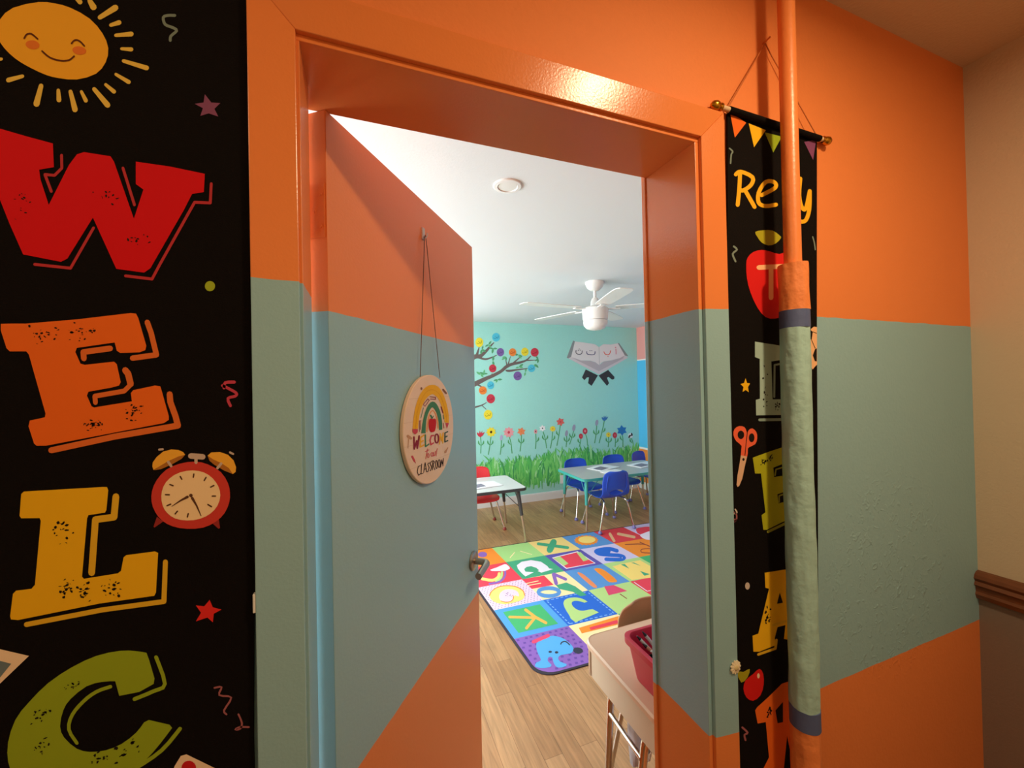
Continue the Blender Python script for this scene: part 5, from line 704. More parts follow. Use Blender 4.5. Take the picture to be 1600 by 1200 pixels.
["rwhite",2,[2573,2656,2613,2685,2665,2701,2724,2717,2772,2713,2786,2666,2771,2607,2715,2551,2650,2513,2600,2519,2565,2550,2558,2602]],
["ryelor",2,[870,1826,1025,1753,1032,1754,1039,1762,1041,1772,1037,1779,880,1853,873,1852,867,1843,866,1833]],
["ryelor",2,[994,1866,1020,1766,1025,1760,1033,1764,1040,1774,1041,1785,1016,1886,1010,1892,1002,1888,995,1877]],
["ryelor",2,[1020,1764,1059,1679,1065,1675,1073,1680,1079,1690,1078,1700,1040,1787,1034,1791,1026,1785,1020,1775]],
["ryelor",2,[1020,1776,928,1696,923,1687,922,1677,927,1672,934,1674,1025,1753,1032,1763,1033,1773,1028,1779]],
["rlime",2,[1239,1671,1241,1679,1245,1692,1248,1708,1251,1726,1253,1748,1257,1770,1262,1795,1269,1820,1277,1842,1287,1860,1298,1874,1311,1885,1326,1892,1341,1895,1357,1896,1373,1893,1389,1888,1403,1881,1416,1871,1426,1859,1435,1846,1441,1830,1445,1814,1447,1802,1419,1800,1414,1808,1406,1819,1398,1829,1390,1837,1381,1843,1372,1847,1363,1847,1353,1845,1345,1841,1338,1834,1332,1825,1328,1815,1325,1803,1323,1790,1323,1777,1324,1763,1328,1749,1333,1737,1341,1728,1351,1722,1362,1717,1375,1715,1388,1714,1398,1714,1429,1709,1447,1659,1247,1622,1238,1666]],
["rorange",1,[1237,1562,1518,1574,1586,1571,1556,1499,1476,1498,1226,1507]],
["rred",2,[1300,1541,1507,1542,1501,1509,1294,1514]],
["rsky3",2,[931,1528,948,1537,971,1541,1002,1552,1034,1558,1056,1551,1074,1537,1090,1519,1103,1495,1111,1459,1114,1424,1109,1402,1098,1388,1087,1377,1070,1372,1044,1376,1017,1380,1001,1374,990,1364,986,1349,988,1333,1000,1317,1010,1304,1008,1296,998,1291,978,1290,959,1294,951,1304,948,1317,949,1335,953,1353,959,1370,962,1382,954,1390,943,1390,933,1380,926,1364,929,1346,932,1330,925,1320,912,1317,890,1320,868,1328,852,1340,844,1353,850,1366,863,1377,879,1379,894,1384,898,1403,900,1428,903,1453,909,1479,918,1506]],
["rpinkd",2,[917,1530,1022,1549,1032,1555,1038,1568,1036,1579,1028,1582,922,1562,912,1556,907,1544,909,1533]],
["rblack",3,[1148,1363,1141,1356,1132,1352,1123,1351,1113,1352,1105,1357,1099,1364,1097,1373,1097,1383,1101,1391,1107,1398,1116,1403,1126,1404,1135,1402,1143,1397,1149,1390,1152,1381,1152,1372]],
["rblack",3,[1061,1462,1064,1465,1068,1470,1073,1473,1080,1474,1088,1474,1093,1471,1097,1461,1099,1447,1101,1436,1102,1434,1105,1434,1108,1437,1108,1441,1107,1451,1105,1467,1100,1479,1092,1483,1082,1483,1073,1482,1066,1477,1060,1471,1057,1467,1055,1464,1056,1461,1058,1460]],
["rblack",3,[981,1423,979,1421,976,1419,973,1418,969,1418,966,1420,963,1422,962,1425,961,1428,962,1431,964,1433,967,1435,970,1436,974,1436,977,1434,980,1432,981,1429,982,1426]],
["rblack",3,[1013,1405,1010,1403,1007,1401,1004,1400,1000,1400,997,1401,994,1403,993,1406,993,1410,994,1413,996,1416,999,1418,1002,1419,1006,1419,1009,1418,1012,1415,1013,1412,1014,1409]]]}}
RUG_OUTLINE = [[0.8359, 1.3717], [0.8408, 1.3471], [0.8524, 1.3239], [0.8698, 1.3038], [0.8919, 1.2881], [0.9171, 1.278], [0.9438, 1.274], [3.2987, 1.2107], [3.3251, 1.2133], [3.3492, 1.2221], [3.3695, 1.2366], [3.3846, 1.2558], [3.3935, 1.2785], [3.3956, 1.3029], [3.3076, 2.8087], [3.3027, 2.8333], [3.2911, 2.8565], [3.2737, 2.8766], [3.2516, 2.8923], [3.2264, 2.9024], [3.1997, 2.9064], [0.8448, 2.9697], [0.8184, 2.9671], [0.7943, 2.9583], [0.774, 2.9438], [0.7589, 2.9246], [0.75, 2.9019], [0.7479, 2.8775]]
RUG_AFFINE = [[0.84143, 1.27676], [0.36567, -0.00983], [-0.01981, 0.33913]]

random.seed(7)
SC = bpy.context.scene
COL = SC.collection
PI = math.pi

# ------------------------------------------------------------------ materials
def lin(c):
    return tuple(((v/255)/12.92 if v/255 <= .04045 else ((v/255+.055)/1.055)**2.4) for v in c)

MATS = {}
def mat(name, rgb, rough=.6, metal=0.0, bump=0.0, scale=60.0, spec=.5, mottle=0.0, coat=0.0, alpha=1.0, trans=0.0, emit=0.0):
    if name in MATS: return MATS[name]
    m = bpy.data.materials.new(name); m.use_nodes = True
    nt = m.node_tree; b = nt.nodes['Principled BSDF']
    c = lin(rgb)
    b.inputs['Base Color'].default_value = (*c, 1)
    b.inputs['Roughness'].default_value = rough
    b.inputs['Metallic'].default_value = metal
    b.inputs['Specular IOR Level'].default_value = spec
    b.inputs['Coat Weight'].default_value = coat
    b.inputs['Alpha'].default_value = alpha
    b.inputs['Transmission Weight'].default_value = trans
    if emit:
        b.inputs['Emission Color'].default_value = (*c, 1); b.inputs['Emission Strength'].default_value = emit
    if bump or mottle:
        tc = nt.nodes.new('ShaderNodeTexCoord'); nz = nt.nodes.new('ShaderNodeTexNoise')
        nz.inputs['Scale'].default_value = scale; nz.inputs['Detail'].default_value = 3
        nt.links.new(tc.outputs['Object'], nz.inputs['Vector'])
        if bump:
            bp = nt.nodes.new('ShaderNodeBump'); bp.inputs['Strength'].default_value = bump; bp.inputs['Distance'].default_value = .004
            nt.links.new(nz.outputs['Fac'], bp.inputs['Height']); nt.links.new(bp.outputs['Normal'], b.inputs['Normal'])
        if mottle:
            mx = nt.nodes.new('ShaderNodeMix'); mx.data_type = 'RGBA'
            mx.inputs[6].default_value = (*[v*(1-mottle) for v in c], 1); mx.inputs[7].default_value = (*[min(1, v*(1+mottle)) for v in c], 1)
            nt.links.new(nz.outputs['Fac'], mx.inputs[0]); nt.links.new(mx.outputs[2], b.inputs['Base Color'])
    MATS[name] = m
    return m

def banded(name, bands, rough=.5, spec=.5, bump=.25, scale=90.0, patch=None):
    """paint in horizontal bands by height: bands = [(top z, rgb), ...] from the floor up; all objects using it have their origin at floor level"""
    m = bpy.data.materials.new(name); m.use_nodes = True
    nt = m.node_tree; b = nt.nodes['Principled BSDF']; N = nt.nodes.new; K = nt.links.new
    tc = N('ShaderNodeTexCoord'); sx = N('ShaderNodeSeparateXYZ'); K(tc.outputs['Object'], sx.inputs[0])
    wob = N('ShaderNodeTexNoise'); wob.inputs['Scale'].default_value = 14; K(tc.outputs['Object'], wob.inputs['Vector'])
    ad = N('ShaderNodeMath'); ad.operation = 'MULTIPLY_ADD'; ad.inputs[1].default_value = .006; K(wob.outputs['Fac'], ad.inputs[0]); K(sx.outputs['Z'], ad.inputs[2])
    prev = None
    for i, (z, c) in enumerate(bands):
        col = (*lin(c), 1)
        if prev is None:
            rg = N('ShaderNodeRGB'); rg.outputs[0].default_value = col; prev = rg.outputs[0]
        else:
            gt = N('ShaderNodeMath'); gt.operation = 'GREATER_THAN'; gt.inputs[1].default_value = bands[i-1][0]+.003; K(ad.outputs[0], gt.inputs[0])
            mx = N('ShaderNodeMix'); mx.data_type = 'RGBA'; K(gt.outputs[0], mx.inputs[0]); K(prev, mx.inputs[6]); mx.inputs[7].default_value = col; prev = mx.outputs[2]
    K(prev, b.inputs['Base Color'])
    b.inputs['Roughness'].default_value = rough; b.inputs['Specular IOR Level'].default_value = spec
    nz = N('ShaderNodeTexNoise'); nz.inputs['Scale'].default_value = scale; nz.inputs['Detail'].default_value = 4; K(tc.outputs['Object'], nz.inputs['Vector'])
    h = nz.outputs['Fac']
    if patch:   # lumpy, badly filled plaster around one spot
        vm = N('ShaderNodeVectorMath'); vm.operation = 'DISTANCE'; vm.inputs[1].default_value = patch; K(tc.outputs['Object'], vm.inputs[0])
        mr = N('ShaderNodeMapRange'); mr.inputs['From Min'].default_value = .30; mr.inputs['From Max'].default_value = .05; K(vm.outputs['Value'], mr.inputs['Value'])
        n2 = N('ShaderNodeTexNoise'); n2.inputs['Scale'].default_value = 42; n2.inputs['Detail'].default_value = 2; n2.inputs['Distortion'].default_value = 1.2; K(tc.outputs['Object'], n2.inputs['Vector'])
        cr = N('ShaderNodeMapRange'); cr.inputs['From Min'].default_value = .57; cr.inputs['From Max'].default_value = .66; K(n2.outputs['Fac'], cr.inputs['Value'])
        ml = N('ShaderNodeMath'); ml.operation = 'MULTIPLY'; K(mr.outputs[0], ml.inputs[0]); K(cr.outputs[0], ml.inputs[1])
        sm = N('ShaderNodeMath'); sm.operation = 'MULTIPLY_ADD'; sm.inputs[1].default_value = 9.0; K(ml.outputs[0], sm.inputs[0]); K(h, sm.inputs[2]); h = sm.outputs[0]
    bp = N('ShaderNodeBump'); bp.inputs['Strength'].default_value = bump; bp.inputs['Distance'].default_value = .003
    K(h, bp.inputs['Height']); K(bp.outputs['Normal'], b.inputs['Normal'])
    return m

def wood_floor(name):
    m = bpy.data.materials.new(name); m.use_nodes = True
    nt = m.node_tree; b = nt.nodes['Principled BSDF']; N = nt.nodes.new; K = nt.links.new
    tc = N('ShaderNodeTexCoord'); mp = N('ShaderNodeMapping'); mp.inputs['Rotation'].default_value = (0, 0, PI/2); K(tc.outputs['Object'], mp.inputs['Vector'])
    br = N('ShaderNodeTexBrick'); br.inputs['Scale'].default_value = 1; br.inputs['Brick Width'].default_value = .62; br.inputs['Row Height'].default_value = .083
    br.inputs['Mortar Size'].default_value = .0009; br.inputs['Mortar Smooth'].default_value = .3; br.offset = .37; br.offset_frequency = 2
    br.inputs['Color1'].default_value = (*lin((198, 152, 106)), 1); br.inputs['Color2'].default_value = (*lin((172, 125, 83)), 1); br.inputs['Mortar'].default_value = (*lin((120, 84, 52)), 1)
    K(mp.outputs[0], br.inputs['Vector'])
    m2 = N('ShaderNodeMapping'); m2.inputs['Scale'].default_value = (28, 2.2, 1); K(tc.outputs['Object'], m2.inputs['Vector'])
    nz = N('ShaderNodeTexNoise'); nz.inputs['Scale'].default_value = 2.2; nz.inputs['Detail'].default_value = 6; nz.inputs['Distortion'].default_value = .6; K(m2.outputs[0], nz.inputs['Vector'])
    cr = N('ShaderNodeMapRange'); cr.inputs['From Min'].default_value = .3; cr.inputs['From Max'].default_value = .7; cr.inputs['To Min'].default_value = .72; cr.inputs['To Max'].default_value = 1.12; K(nz.outputs['Fac'], cr.inputs['Value'])
    mx = N('ShaderNodeMix'); mx.data_type = 'RGBA'; mx.blend_type = 'MULTIPLY'; mx.inputs[0].default_value = 1; K(br.outputs['Color'], mx.inputs[6])
    cb = N('ShaderNodeCombineColor'); [K(cr.outputs[0], cb.inputs[i]) for i in range(3)]; K(cb.outputs[0], mx.inputs[7])
    K(mx.outputs[2], b.inputs['Base Color']); b.inputs['Roughness'].default_value = .42
    return m

ORANGE = (236, 136, 72); TEAL = (148, 188, 198)
M_hall = banded('hall paint bands', [(.777, ORANGE), (1.690, TEAL), (9, ORANGE)], .62, .35, .22, 110, patch=(1.35, 0, 1.0))
M_trim = banded('gloss trim paint', [(.777, ORANGE), (1.690, TEAL), (9, ORANGE)], .24, .5, .10, 240)
M_door = banded('door paint', [(.785, ORANGE), (1.678, TEAL), (9, ORANGE)], .38, .5, .12, 160)
M_class = banded('classroom side paint', [(.58, (238, 140, 60)), (.607, (240, 236, 230)), (1.885, (84, 186, 232)), (1.902, (240, 236, 230)), (9, (232, 158, 150))], .5, .4, .1, 100)
M_mural = mat('turquoise wall paint', (162, 226, 214), .55, bump=.1, scale=80, mottle=.04)
M_beige = mat('beige wall paint', (205, 186, 160), .7, bump=.25, scale=160)
M_grey = mat('grey brown dado', (128, 110, 98), .7, bump=.25, scale=160)
M_ceil = mat('white ceiling paint', (224, 229, 230), .8, bump=.1, scale=120)
M_hceil = mat('hall ceiling paint', (214, 190, 160), .8, bump=.3, scale=140)
M_white = mat('white gloss', (236, 236, 234), .35)
M_fanw = mat('fan white enamel', (238, 237, 232), .3)
M_rail = mat('brown varnished wood', (110, 62, 34), .35, bump=.2, scale=30, mottle=.3)
M_floor = wood_floor('oak strip laminate')
M_cloth = mat('black banner cloth', (14, 9, 8), .9, bump=.3, scale=500, spec=.12)
M_brass = mat('brass', (205, 150, 50), .25, 1.0)
M_wood = mat('pale dowel', (224, 190, 150), .5, bump=.1, scale=40)
M_cord = mat('orange brown cord', (196, 110, 50), .8)
M_string = mat('brown string', (110, 80, 70), .8)
M_chrome = mat('chrome', (214, 208, 200), .16, 1.0)
M_nickel = mat('satin nickel', (176, 164, 150), .32, 1.0)
M_blue = mat('royal blue plastic', (38, 80, 196), .38, bump=.1, scale=300)
M_red = mat('red plastic', (222, 56, 62), .38)
M_glide = mat('lavender glide', (120, 116, 176), .45)
M_glider = mat('red brown glide', (150, 62, 48), .45)
M_grtop = mat('grey laminate', (188, 184, 178), .3, mottle=.05, scale=180)
M_whtop = mat('white grey laminate', (214, 212, 208), .3)
M_teal = mat('teal edge', (62, 160, 152), .4)
M_black = mat('charcoal edge', (62, 64, 66), .4)
M_rust = mat('steel insert', (200, 184, 160), .3, .9)
M_paper = mat('white paper', (242, 240, 240), .7)
M_print = mat('printed picture', (128, 124, 138), .7, mottle=.45, scale=60)
M_tan = mat('tan laminate', (232, 192, 160), .35)
M_rim = mat('cream moulded edge', (240, 208, 178), .3)
M_cream = mat('cream enamel steel', (226, 208, 180), .35)
M_brown = mat('tan plastic shell', (190, 138, 100), .42, bump=.15, scale=300)
M_bin = mat('red bin plastic', (206, 34, 66), .32)
M_dark = mat('black plastic', (26, 24, 26), .4)
M_clear = mat('clear plastic', (232, 236, 246), .15, trans=.4)
M_bluep = mat('blue label', (120, 170, 232), .3)
M_lens = mat('lamp diffuser', (236, 236, 232), .35)
M_navy = mat('blue tape', (82, 96, 140), .6, bump=.2, scale=60)
def wrap(nm, rgb): return mat(nm, rgb, .6, bump=.9, scale=34)
M_pipeo = mat('orange pipe paint', ORANGE, .35, bump=.12, scale=120)
M_wrapo = wrap('orange wrapped tape', ORANGE); M_wrapt = wrap('teal wrapped tape', (164, 202, 196))

PAL = dict(
 sun=(240,172,40), sunline=(90,40,10), cheek=(226,120,40), ray=(228,190,80), red=(214,10,22), reddim=(186,50,56), ink=(26,18,14), orange=(238,108,30), orangedim=(222,110,46), yellow=(240,184,24), yellowdim=(226,178,40), green=(150,170,34),
 clockred=(206,62,52), clockdim=(150,46,42), clockface=(246,214,168), bell=(240,176,58), belldim=(176,110,40), clip=(200,176,160), clockink=(92,58,40), sq_gray=(120,134,124), starpurple=(132,74,108), dotgreen=(160,176,40), starred=(226,44,40), sq_pink=(196,64,86), sq_mauve=(160,94,100), cream=(244,216,184), slate=(110,126,134), redcirc=(206,30,36),
 tealp=(60,140,140), purplep=(130,70,110), readyel=(240,178,30), applered=(214,28,26), leafy=(168,160,30), creamp=(246,190,140), greyteal=(166,190,180), greytealdim=(140,160,150), lime=(176,176,30), limedim=(150,150,50), coral=(240,104,70), steelp=(222,180,150), sq_pale=(206,190,180),
 bark=(112,98,94), leafa=(104,188,128), leafb=(84,164,112), myel=(240,222,60), mcyan=(84,198,222), mpur=(126,98,166), mora=(238,136,58), mred=(206,58,76), script_olive=(186,168,30), script_blue=(44,140,176), script_violet=(96,70,136), script_rust=(196,84,30), script_wine=(160,36,54),
 bookside=(140,150,150), bookcover=(216,208,210), bookunder=(190,182,186), page=(232,226,224), standdk=(58,54,56), ar_grey=(90,84,92), ar_navy=(64,66,110), ar_red=(232,96,70), ar_pink=(220,84,104),
 stem=(84,172,104), fdark=(60,40,30), flav=(186,178,216), fpink=(236,162,166), fora=(240,140,90), fwhite=(246,246,244), fcoral=(226,106,96), fgrey=(160,160,182), fblue=(62,120,180), fblue2=(44,124,190),
 signyel=(238,180,44), signyeld=(226,160,30), signgrn=(70,134,104), signora=(236,150,90), signred=(196,36,48), signdk=(54,38,40), signpink=(206,76,96), signmar=(140,44,66), signbrn=(140,96,76), signtan=(196,150,120), signdkg=(66,96,84),
 rpurple=(140,98,180), rpurdk=(108,74,158), rcream=(250,226,168), rgreen=(72,176,110), rgreen2=(70,164,122), rblue=(60,110,196), rblue2=(40,104,206), rorange=(244,142,46), rorange2=(236,140,90), rlav=(214,200,232), rred=(232,66,84), rred2=(222,62,70), rsky=(84,158,220), rsky2=(92,146,206), rsky3=(88,168,226), rlime=(184,214,132), ryellow=(244,210,130), ryel2=(252,216,120), ryelor=(240,176,80), rpink=(240,204,226), rindigo=(96,84,170), rltgreen=(168,214,132), rdash=(130,180,236), rspeck=(92,60,108), rwhite=(240,228,238), rtan=(226,178,130), rbrown=(150,70,50), rpinkd=(222,74,110), rblack=(52,54,72))
def pal(k, rough):
    return mat(k + (' wool' if rough > .85 else ' ink' if rough > .6 else ' paint'), PAL[k], rough, spec=.18 if .6 < rough < .85 else .4)

# ------------------------------------------------------------------ object helpers
def link(o, parent=None):
    COL.objects.link(o)
    if parent is not None: o.parent = parent
    return o
def thing(name, label, cat, loc=(0,0,0), rz=0.0, group=None):
    o = bpy.data.objects.new(name, None); o.empty_display_size = .05; link(o)
    o.location = loc; o.rotation_euler = (0,0,rz); o['label'] = label; o['category'] = cat
    if group: o['group'] = group
    return o
def tag(o, label, cat, group=None):
    o['label'] = label; o['category'] = cat
    if group: o['group'] = group
    return o
def obj(name, bm, mats, parent=None, smooth=False, label=None, bevel=0.0):
    me = bpy.data.meshes.new(name)
    bmesh.ops.recalc_face_normals(bm, faces=bm.faces)
    if smooth:
        for f in bm.faces: f.smooth = True
    bm.to_mesh(me); bm.free()
    for m in (mats if isinstance(mats, (list, tuple)) else [mats]): me.materials.append(m)
    o = link(bpy.data.objects.new(name, me), parent)
    if label: o['label'] = label
    if bevel:
        b = o.modifiers.new('bevel', 'BEVEL'); b.width = bevel; b.segments = 2; b.limit_method = 'ANGLE'
    if smooth:
        for e in me.edges: pass
        try: me.set_sharp_from_angle(angle=math.radians(40))
        except Exception: pass
    return o
def struct(name, bm, mats, parent=None, smooth=False, bevel=0.0):
    o = obj(name, bm, mats, parent, smooth, None, bevel)
    if parent is None: o['kind'] = 'structure'
    return o
def NB(): return bmesh.new()
def box(bm, x0, x1, y0, y1, z0, z1, mi=0):
    v = [bm.verts.new(p) for p in ((x0,y0,z0),(x1,y0,z0),(x1,y1,z0),(x0,y1,z0),(x0,y0,z1),(x1,y0,z1),(x1,y1,z1),(x0,y1,z1))]
    for q in ((0,3,2,1),(4,5,6,7),(0,1,5,4),(1,2,6,5),(2,3,7,6),(3,0,4,7)):
        f = bm.faces.new([v[i] for i in q]); f.material_index = mi
    return bm
def frames(path, closed=False):
    n = len(path); P = [Vector(p) for p in path]; out = []; nrm = None
    for i in range(n):
        a = P[max(i-1,0)] if not closed else P[i-1]; b = P[min(i+1,n-1)] if not closed else P[(i+1)%n]
        t = (b-a).normalized()
        if nrm is None:
            nrm = t.orthogonal().normalized()
        else:
            nrm = (nrm - t*nrm.dot(t)); nrm = nrm.normalized() if nrm.length > 1e-6 else t.orthogonal().normalized()
        out.append((P[i], nrm, t.cross(nrm)))
    return out
def tube(bm, path, r, seg=10, mi=0, cap=True):
    rs = r if isinstance(r, (list, tuple)) else [r]*len(path)
    rings = []
    for (p, a, b), rr in zip(frames(path), rs):
        rings.append([bm.verts.new(p + a*rr*math.cos(2*PI*k/seg) + b*rr*math.sin(2*PI*k/seg)) for k in range(seg)])
    for i in range(len(rings)-1):
        for k in range(seg):
            f = bm.faces.new((rings[i][k], rings[i][(k+1)%seg], rings[i+1][(k+1)%seg], rings[i+1][k])); f.material_index = mi
    if cap:
        bm.faces.new(rings[0][::-1]).material_index = mi; bm.faces.new(rings[-1]).material_index = mi
    return bm
def lathe(bm, prof, seg=32, c=(0,0,0), mi=0):
    rings = []
    for r, z in prof:
        rings.append([bm.verts.new((c[0]+max(r,1e-4)*math.cos(2*PI*k/seg), c[1]+max(r,1e-4)*math.sin(2*PI*k/seg), c[2]+z)) for k in range(seg)])
    for i in range(len(rings)-1):
        for k in range(seg):
            bm.faces.new((rings[i][k], rings[i][(k+1)%seg], rings[i+1][(k+1)%seg], rings[i+1][k])).material_index = mi
    bm.faces.new(rings[0][::-1]).material_index = mi; bm.faces.new(rings[-1]).material_index = mi
    return bm
def ball(bm, c, r, seg=12, sx=1, sy=1, sz=1):
    n = len(bm.verts)
    bmesh.ops.create_uvsphere(bm, u_segments=seg, v_segments=max(6, seg*2//3), radius=r, matrix=Matrix.Translation(c) @ Matrix.Diagonal((sx,sy,sz,1)))
    return bm
def arc(pts, n=6):
    """rounds the inner corners of a polyline: pts = [(point, fillet radius)]"""
    out = []
    for i, (p, r) in enumerate(pts):
        p = Vector(p)
        if r <= 0 or i in (0, len(pts)-1): out.append(p); continue
        a = (Vector(pts[i-1][0])-p); b = (Vector(pts[i+1][0])-p)
        ra = min(r, a.length*.49, b.length*.49)
        p0 = p + a.normalized()*ra; p1 = p + b.normalized()*ra
        for k in range(n+1):
            t = k/n; out.append(p0*(1-t)**2 + p*2*t*(1-t) + p1*t*t)
    return out
def rounded_rect(x0, x1, y0, y1, r, n=6):
    out = []
    for cx, cy, a0 in ((x1-r,y1-r,0),(x0+r,y1-r,PI/2),(x0+r,y0+r,PI),(x1-r,y0+r,1.5*PI)):
        for k in range(n+1): out.append((cx+r*math.cos(a0+k*PI/2/n), cy+r*math.sin(a0+k*PI/2/n)))
    return out
def prism(bm, outline, z0, z1, mi=0, cap=True, side=None):
    a = [bm.verts.new((p[0],p[1],z0)) for p in outline]; b = [bm.verts.new((p[0],p[1],z1)) for p in outline]; n = len(outline)
    for i in range(n): bm.faces.new((a[i],a[(i+1)%n],b[(i+1)%n],b[i])).material_index = mi if side is None else side
    if cap: bm.faces.new(a[::-1]).material_index = mi; bm.faces.new(b).material_index = mi
    return bm
def flat(name, items, parent, place, step, rough, unit):
    """flat printed or painted shapes, layer over layer: place(u, v, lift) -> point"""
    bm = NB(); mats = []; idx = {}
    rnd = random.Random(len(items))
    def poly(pts, key, lay, k):
        if key not in idx: idx[key] = len(mats); mats.append(pal(key, rough))
        vs = [bm.verts.new(place(u, v, (lay+1)*step + k*step*.004)) for u, v in pts]
        tri = tessellate_polygon([[Vector((u, v, 0)) for u, v in pts]])
        ar = sum((pts[t[1]][0]-pts[t[0]][0])*(pts[t[2]][1]-pts[t[0]][1])-(pts[t[1]][1]-pts[t[0]][1])*(pts[t[2]][0]-pts[t[0]][0]) for t in tri)
        for t in tri:
            t = list(t)
            s = (pts[t[1]][0]-pts[t[0]][0])*(pts[t[2]][1]-pts[t[0]][1])-(pts[t[1]][1]-pts[t[0]][1])*(pts[t[2]][0]-pts[t[0]][0])
            if abs(s) < 1e-12: continue
            if s < 0: t.reverse()
            try: bm.faces.new([vs[i] for i in t]).material_index = idx[key]
            except ValueError: pass
    for k, (key, lay, d) in enumerate(items):
        if lay < 0:
            cx, cy, hw, hh, n, r0, r1 = [v*unit for v in d[:4]] + [d[4], d[5]*unit, d[6]*unit]
            for _ in range(n):
                x, y = rnd.gauss(cx, hw/2), rnd.gauss(cy, hh/2); r = rnd.uniform(r0, r1); e = rnd.uniform(.3,.8); a = rnd.random()*3
                if abs(x-cx) > hw or abs(y-cy) > hh: continue
                poly([(x+r*math.cos(t)*math.cos(a)-r*e*math.sin(t)*math.sin(a)+rnd.uniform(-.25,.25)*r, y+r*math.cos(t)*math.sin(a)+r*e*math.sin(t)*math.cos(a)) for t in (0,1.25,2.5,3.8,5)], key, -lay, k % 40)
        else:
            poly([(d[i]*unit, d[i+1]*unit) for i in range(0, len(d), 2)], key, lay, k % 40)
    me = bpy.data.meshes.new(name); bm.to_mesh(me); bm.free()
    for m in mats: me.materials.append(m)
    return link(bpy.data.objects.new(name, me), parent)

# ================================================================== the setting
XL, XR, YB, ZC = -1.75, 3.815, 4.22, 2.376          # classroom
HL, HR, HB, HC = -1.5, 1.778, -1.25, 2.505          # hall
WT = .17                                            # room face of the partition
b = NB()
box(b, XL-.1, -.10, .012, WT, 0, 2.6); box(b, .70, XR+.1, .012, WT, 0, 2.6); box(b, -.10, .70, .012, WT, 2.08, 2.6)
struct('wall_front', b, M_hall)
b = NB(); WX0, WX1, WZ0, WZ1 = -1.45, .55, .80, 2.15  # back wall, with an opening for the added out-of-view window
box(b, XL-.1, WX0, YB, YB+.1, 0, 2.6); box(b, WX1, XR+.1, YB, YB+.1, 0, 2.6); box(b, WX0, WX1, YB, YB+.1, 0, WZ0); box(b, WX0, WX1, YB, YB+.1, WZ1, 2.6)
wall_back = struct('wall_back', b, M_mural)
b = NB(); box(b, XR, XR+.1, WT, YB, 0, 2.6); struct('wall_right', b, M_class)
b = NB()                                            # left wall with a broad window opening
box(b, XL-.1, XL, WT, YB, 0, .85); box(b, XL-.1, XL, WT, YB, 2.15, 2.6); box(b, XL-.1, XL, WT, .75, .85, 2.15); box(b, XL-.1, XL, 3.55, YB, .85, 2.15)
struct('wall_left', b, M_mural)
b = NB()
for y0, y1 in ((.75,.81),(2.12,2.18),(3.49,3.55)): box(b, XL-.08, XL-.02, y0, y1, .85, 2.15)
for z0, z1 in ((.85,.91),(2.09,2.15)): box(b, XL-.08, XL-.02, .75, 3.55, z0, z1)
struct('window_1', b, M_white)
b = NB()
for x0, x1 in ((WX0,WX0+.05),(-.475,-.425),(WX1-.05,WX1)): box(b, x0, x1, YB+.02, YB+.08, WZ0, WZ1)
for z0, z1 in ((WZ0,WZ0+.05),(WZ1-.05,WZ1)): box(b, WX0, WX1, YB+.02, YB+.08, z0, z1)
struct('added_window', b, M_white)  # unseen window, added so light reaches the jamb, soffit and near floor
b = NB(); box(b, XL-.1, XR+.1, WT-.14, YB+.1, -.06, 0); struct('floor', b, M_floor)
b = NB(); box(b, HL-.1, HR+.1, HB-.1, .03, -.06, 0); struct('floor_hall', b, mat('hall floor vinyl', (150, 120, 92), .5, mottle=.15, scale=20))
b = NB(); box(b, XL-.1, XR+.1, WT, YB+.1, ZC, ZC+.1); struct('ceiling', b, M_ceil)
b = NB(); box(b, HL-.1, HR+.1, HB-.1, .012, HC, HC+.1); struct('ceiling_hall', b, M_hceil)
b = NB(); box(b, HR, HR+.1, HB-.1, .012, .885, 2.6, 0); box(b, HR, HR+.1, HB-.1, .012, 0, .885, 1); struct('wall_hall_right', b, [M_beige, M_grey])
b = NB(); box(b, HL-.1, HL, HB-.1, .012, 0, 2.6); struct('wall_hall_left', b, M_beige)
b = NB(); box(b, HL-.1, HR+.1, HB-.1, HB, 0, 2.6); struct('wall_hall_back', b, M_beige)
# chair rail on the beige hall wall, moulded
b = NB()
prof = [(0,.845),(.014,.848),(.020,.862),(.016,.870),(.018,.884),(.026,.892),(.020,.902),(.026,.912),(.022,.922),(.012,.930),(0,.932)]
pa = [b.verts.new((HR-d, .012, z)) for d, z in prof]; pb = [b.verts.new((HR-d, HB, z)) for d, z in prof]
for i in range(len(prof)-1): b.faces.new((pa[i], pa[i+1], pb[i+1], pb[i]))
b.faces.new(pa); b.faces.new(pb[::-1])
struct('trim_1', b, M_rail)
# door casing on the hall side, mitred at the corners
b = NB()
xi0, xi1, zi, xo0, xo1, zo = -.087, .686, 2.061, -.146, .744, 2.120
def quadbox(pts):
    inner = ((xi0,0),(xi0,zi),(xi1,0),(xi1,zi))     # thinner toward the opening
    f0 = [b.verts.new((x, .004 if (x, z) in inner else -.004, z)) for x, z in pts]; f1 = [b.verts.new((x, .013, z)) for x, z in pts]
    b.faces.new(f0); b.faces.new(f1[::-1])
    for i in range(4): b.faces.new((f0[i], f1[i], f1[(i+1)%4], f0[(i+1)%4]))
quadbox([(xo0,0),(xi0,0),(xi0,zi),(xo0,zo)]); quadbox([(xi1,0),(xo1,0),(xo1,zo),(xi1,zi)]); quadbox([(xi0,zi),(xi1,zi),(xo1,zo),(xo0,zo)])
struct('trim_2', b, M_trim, bevel=.0012)
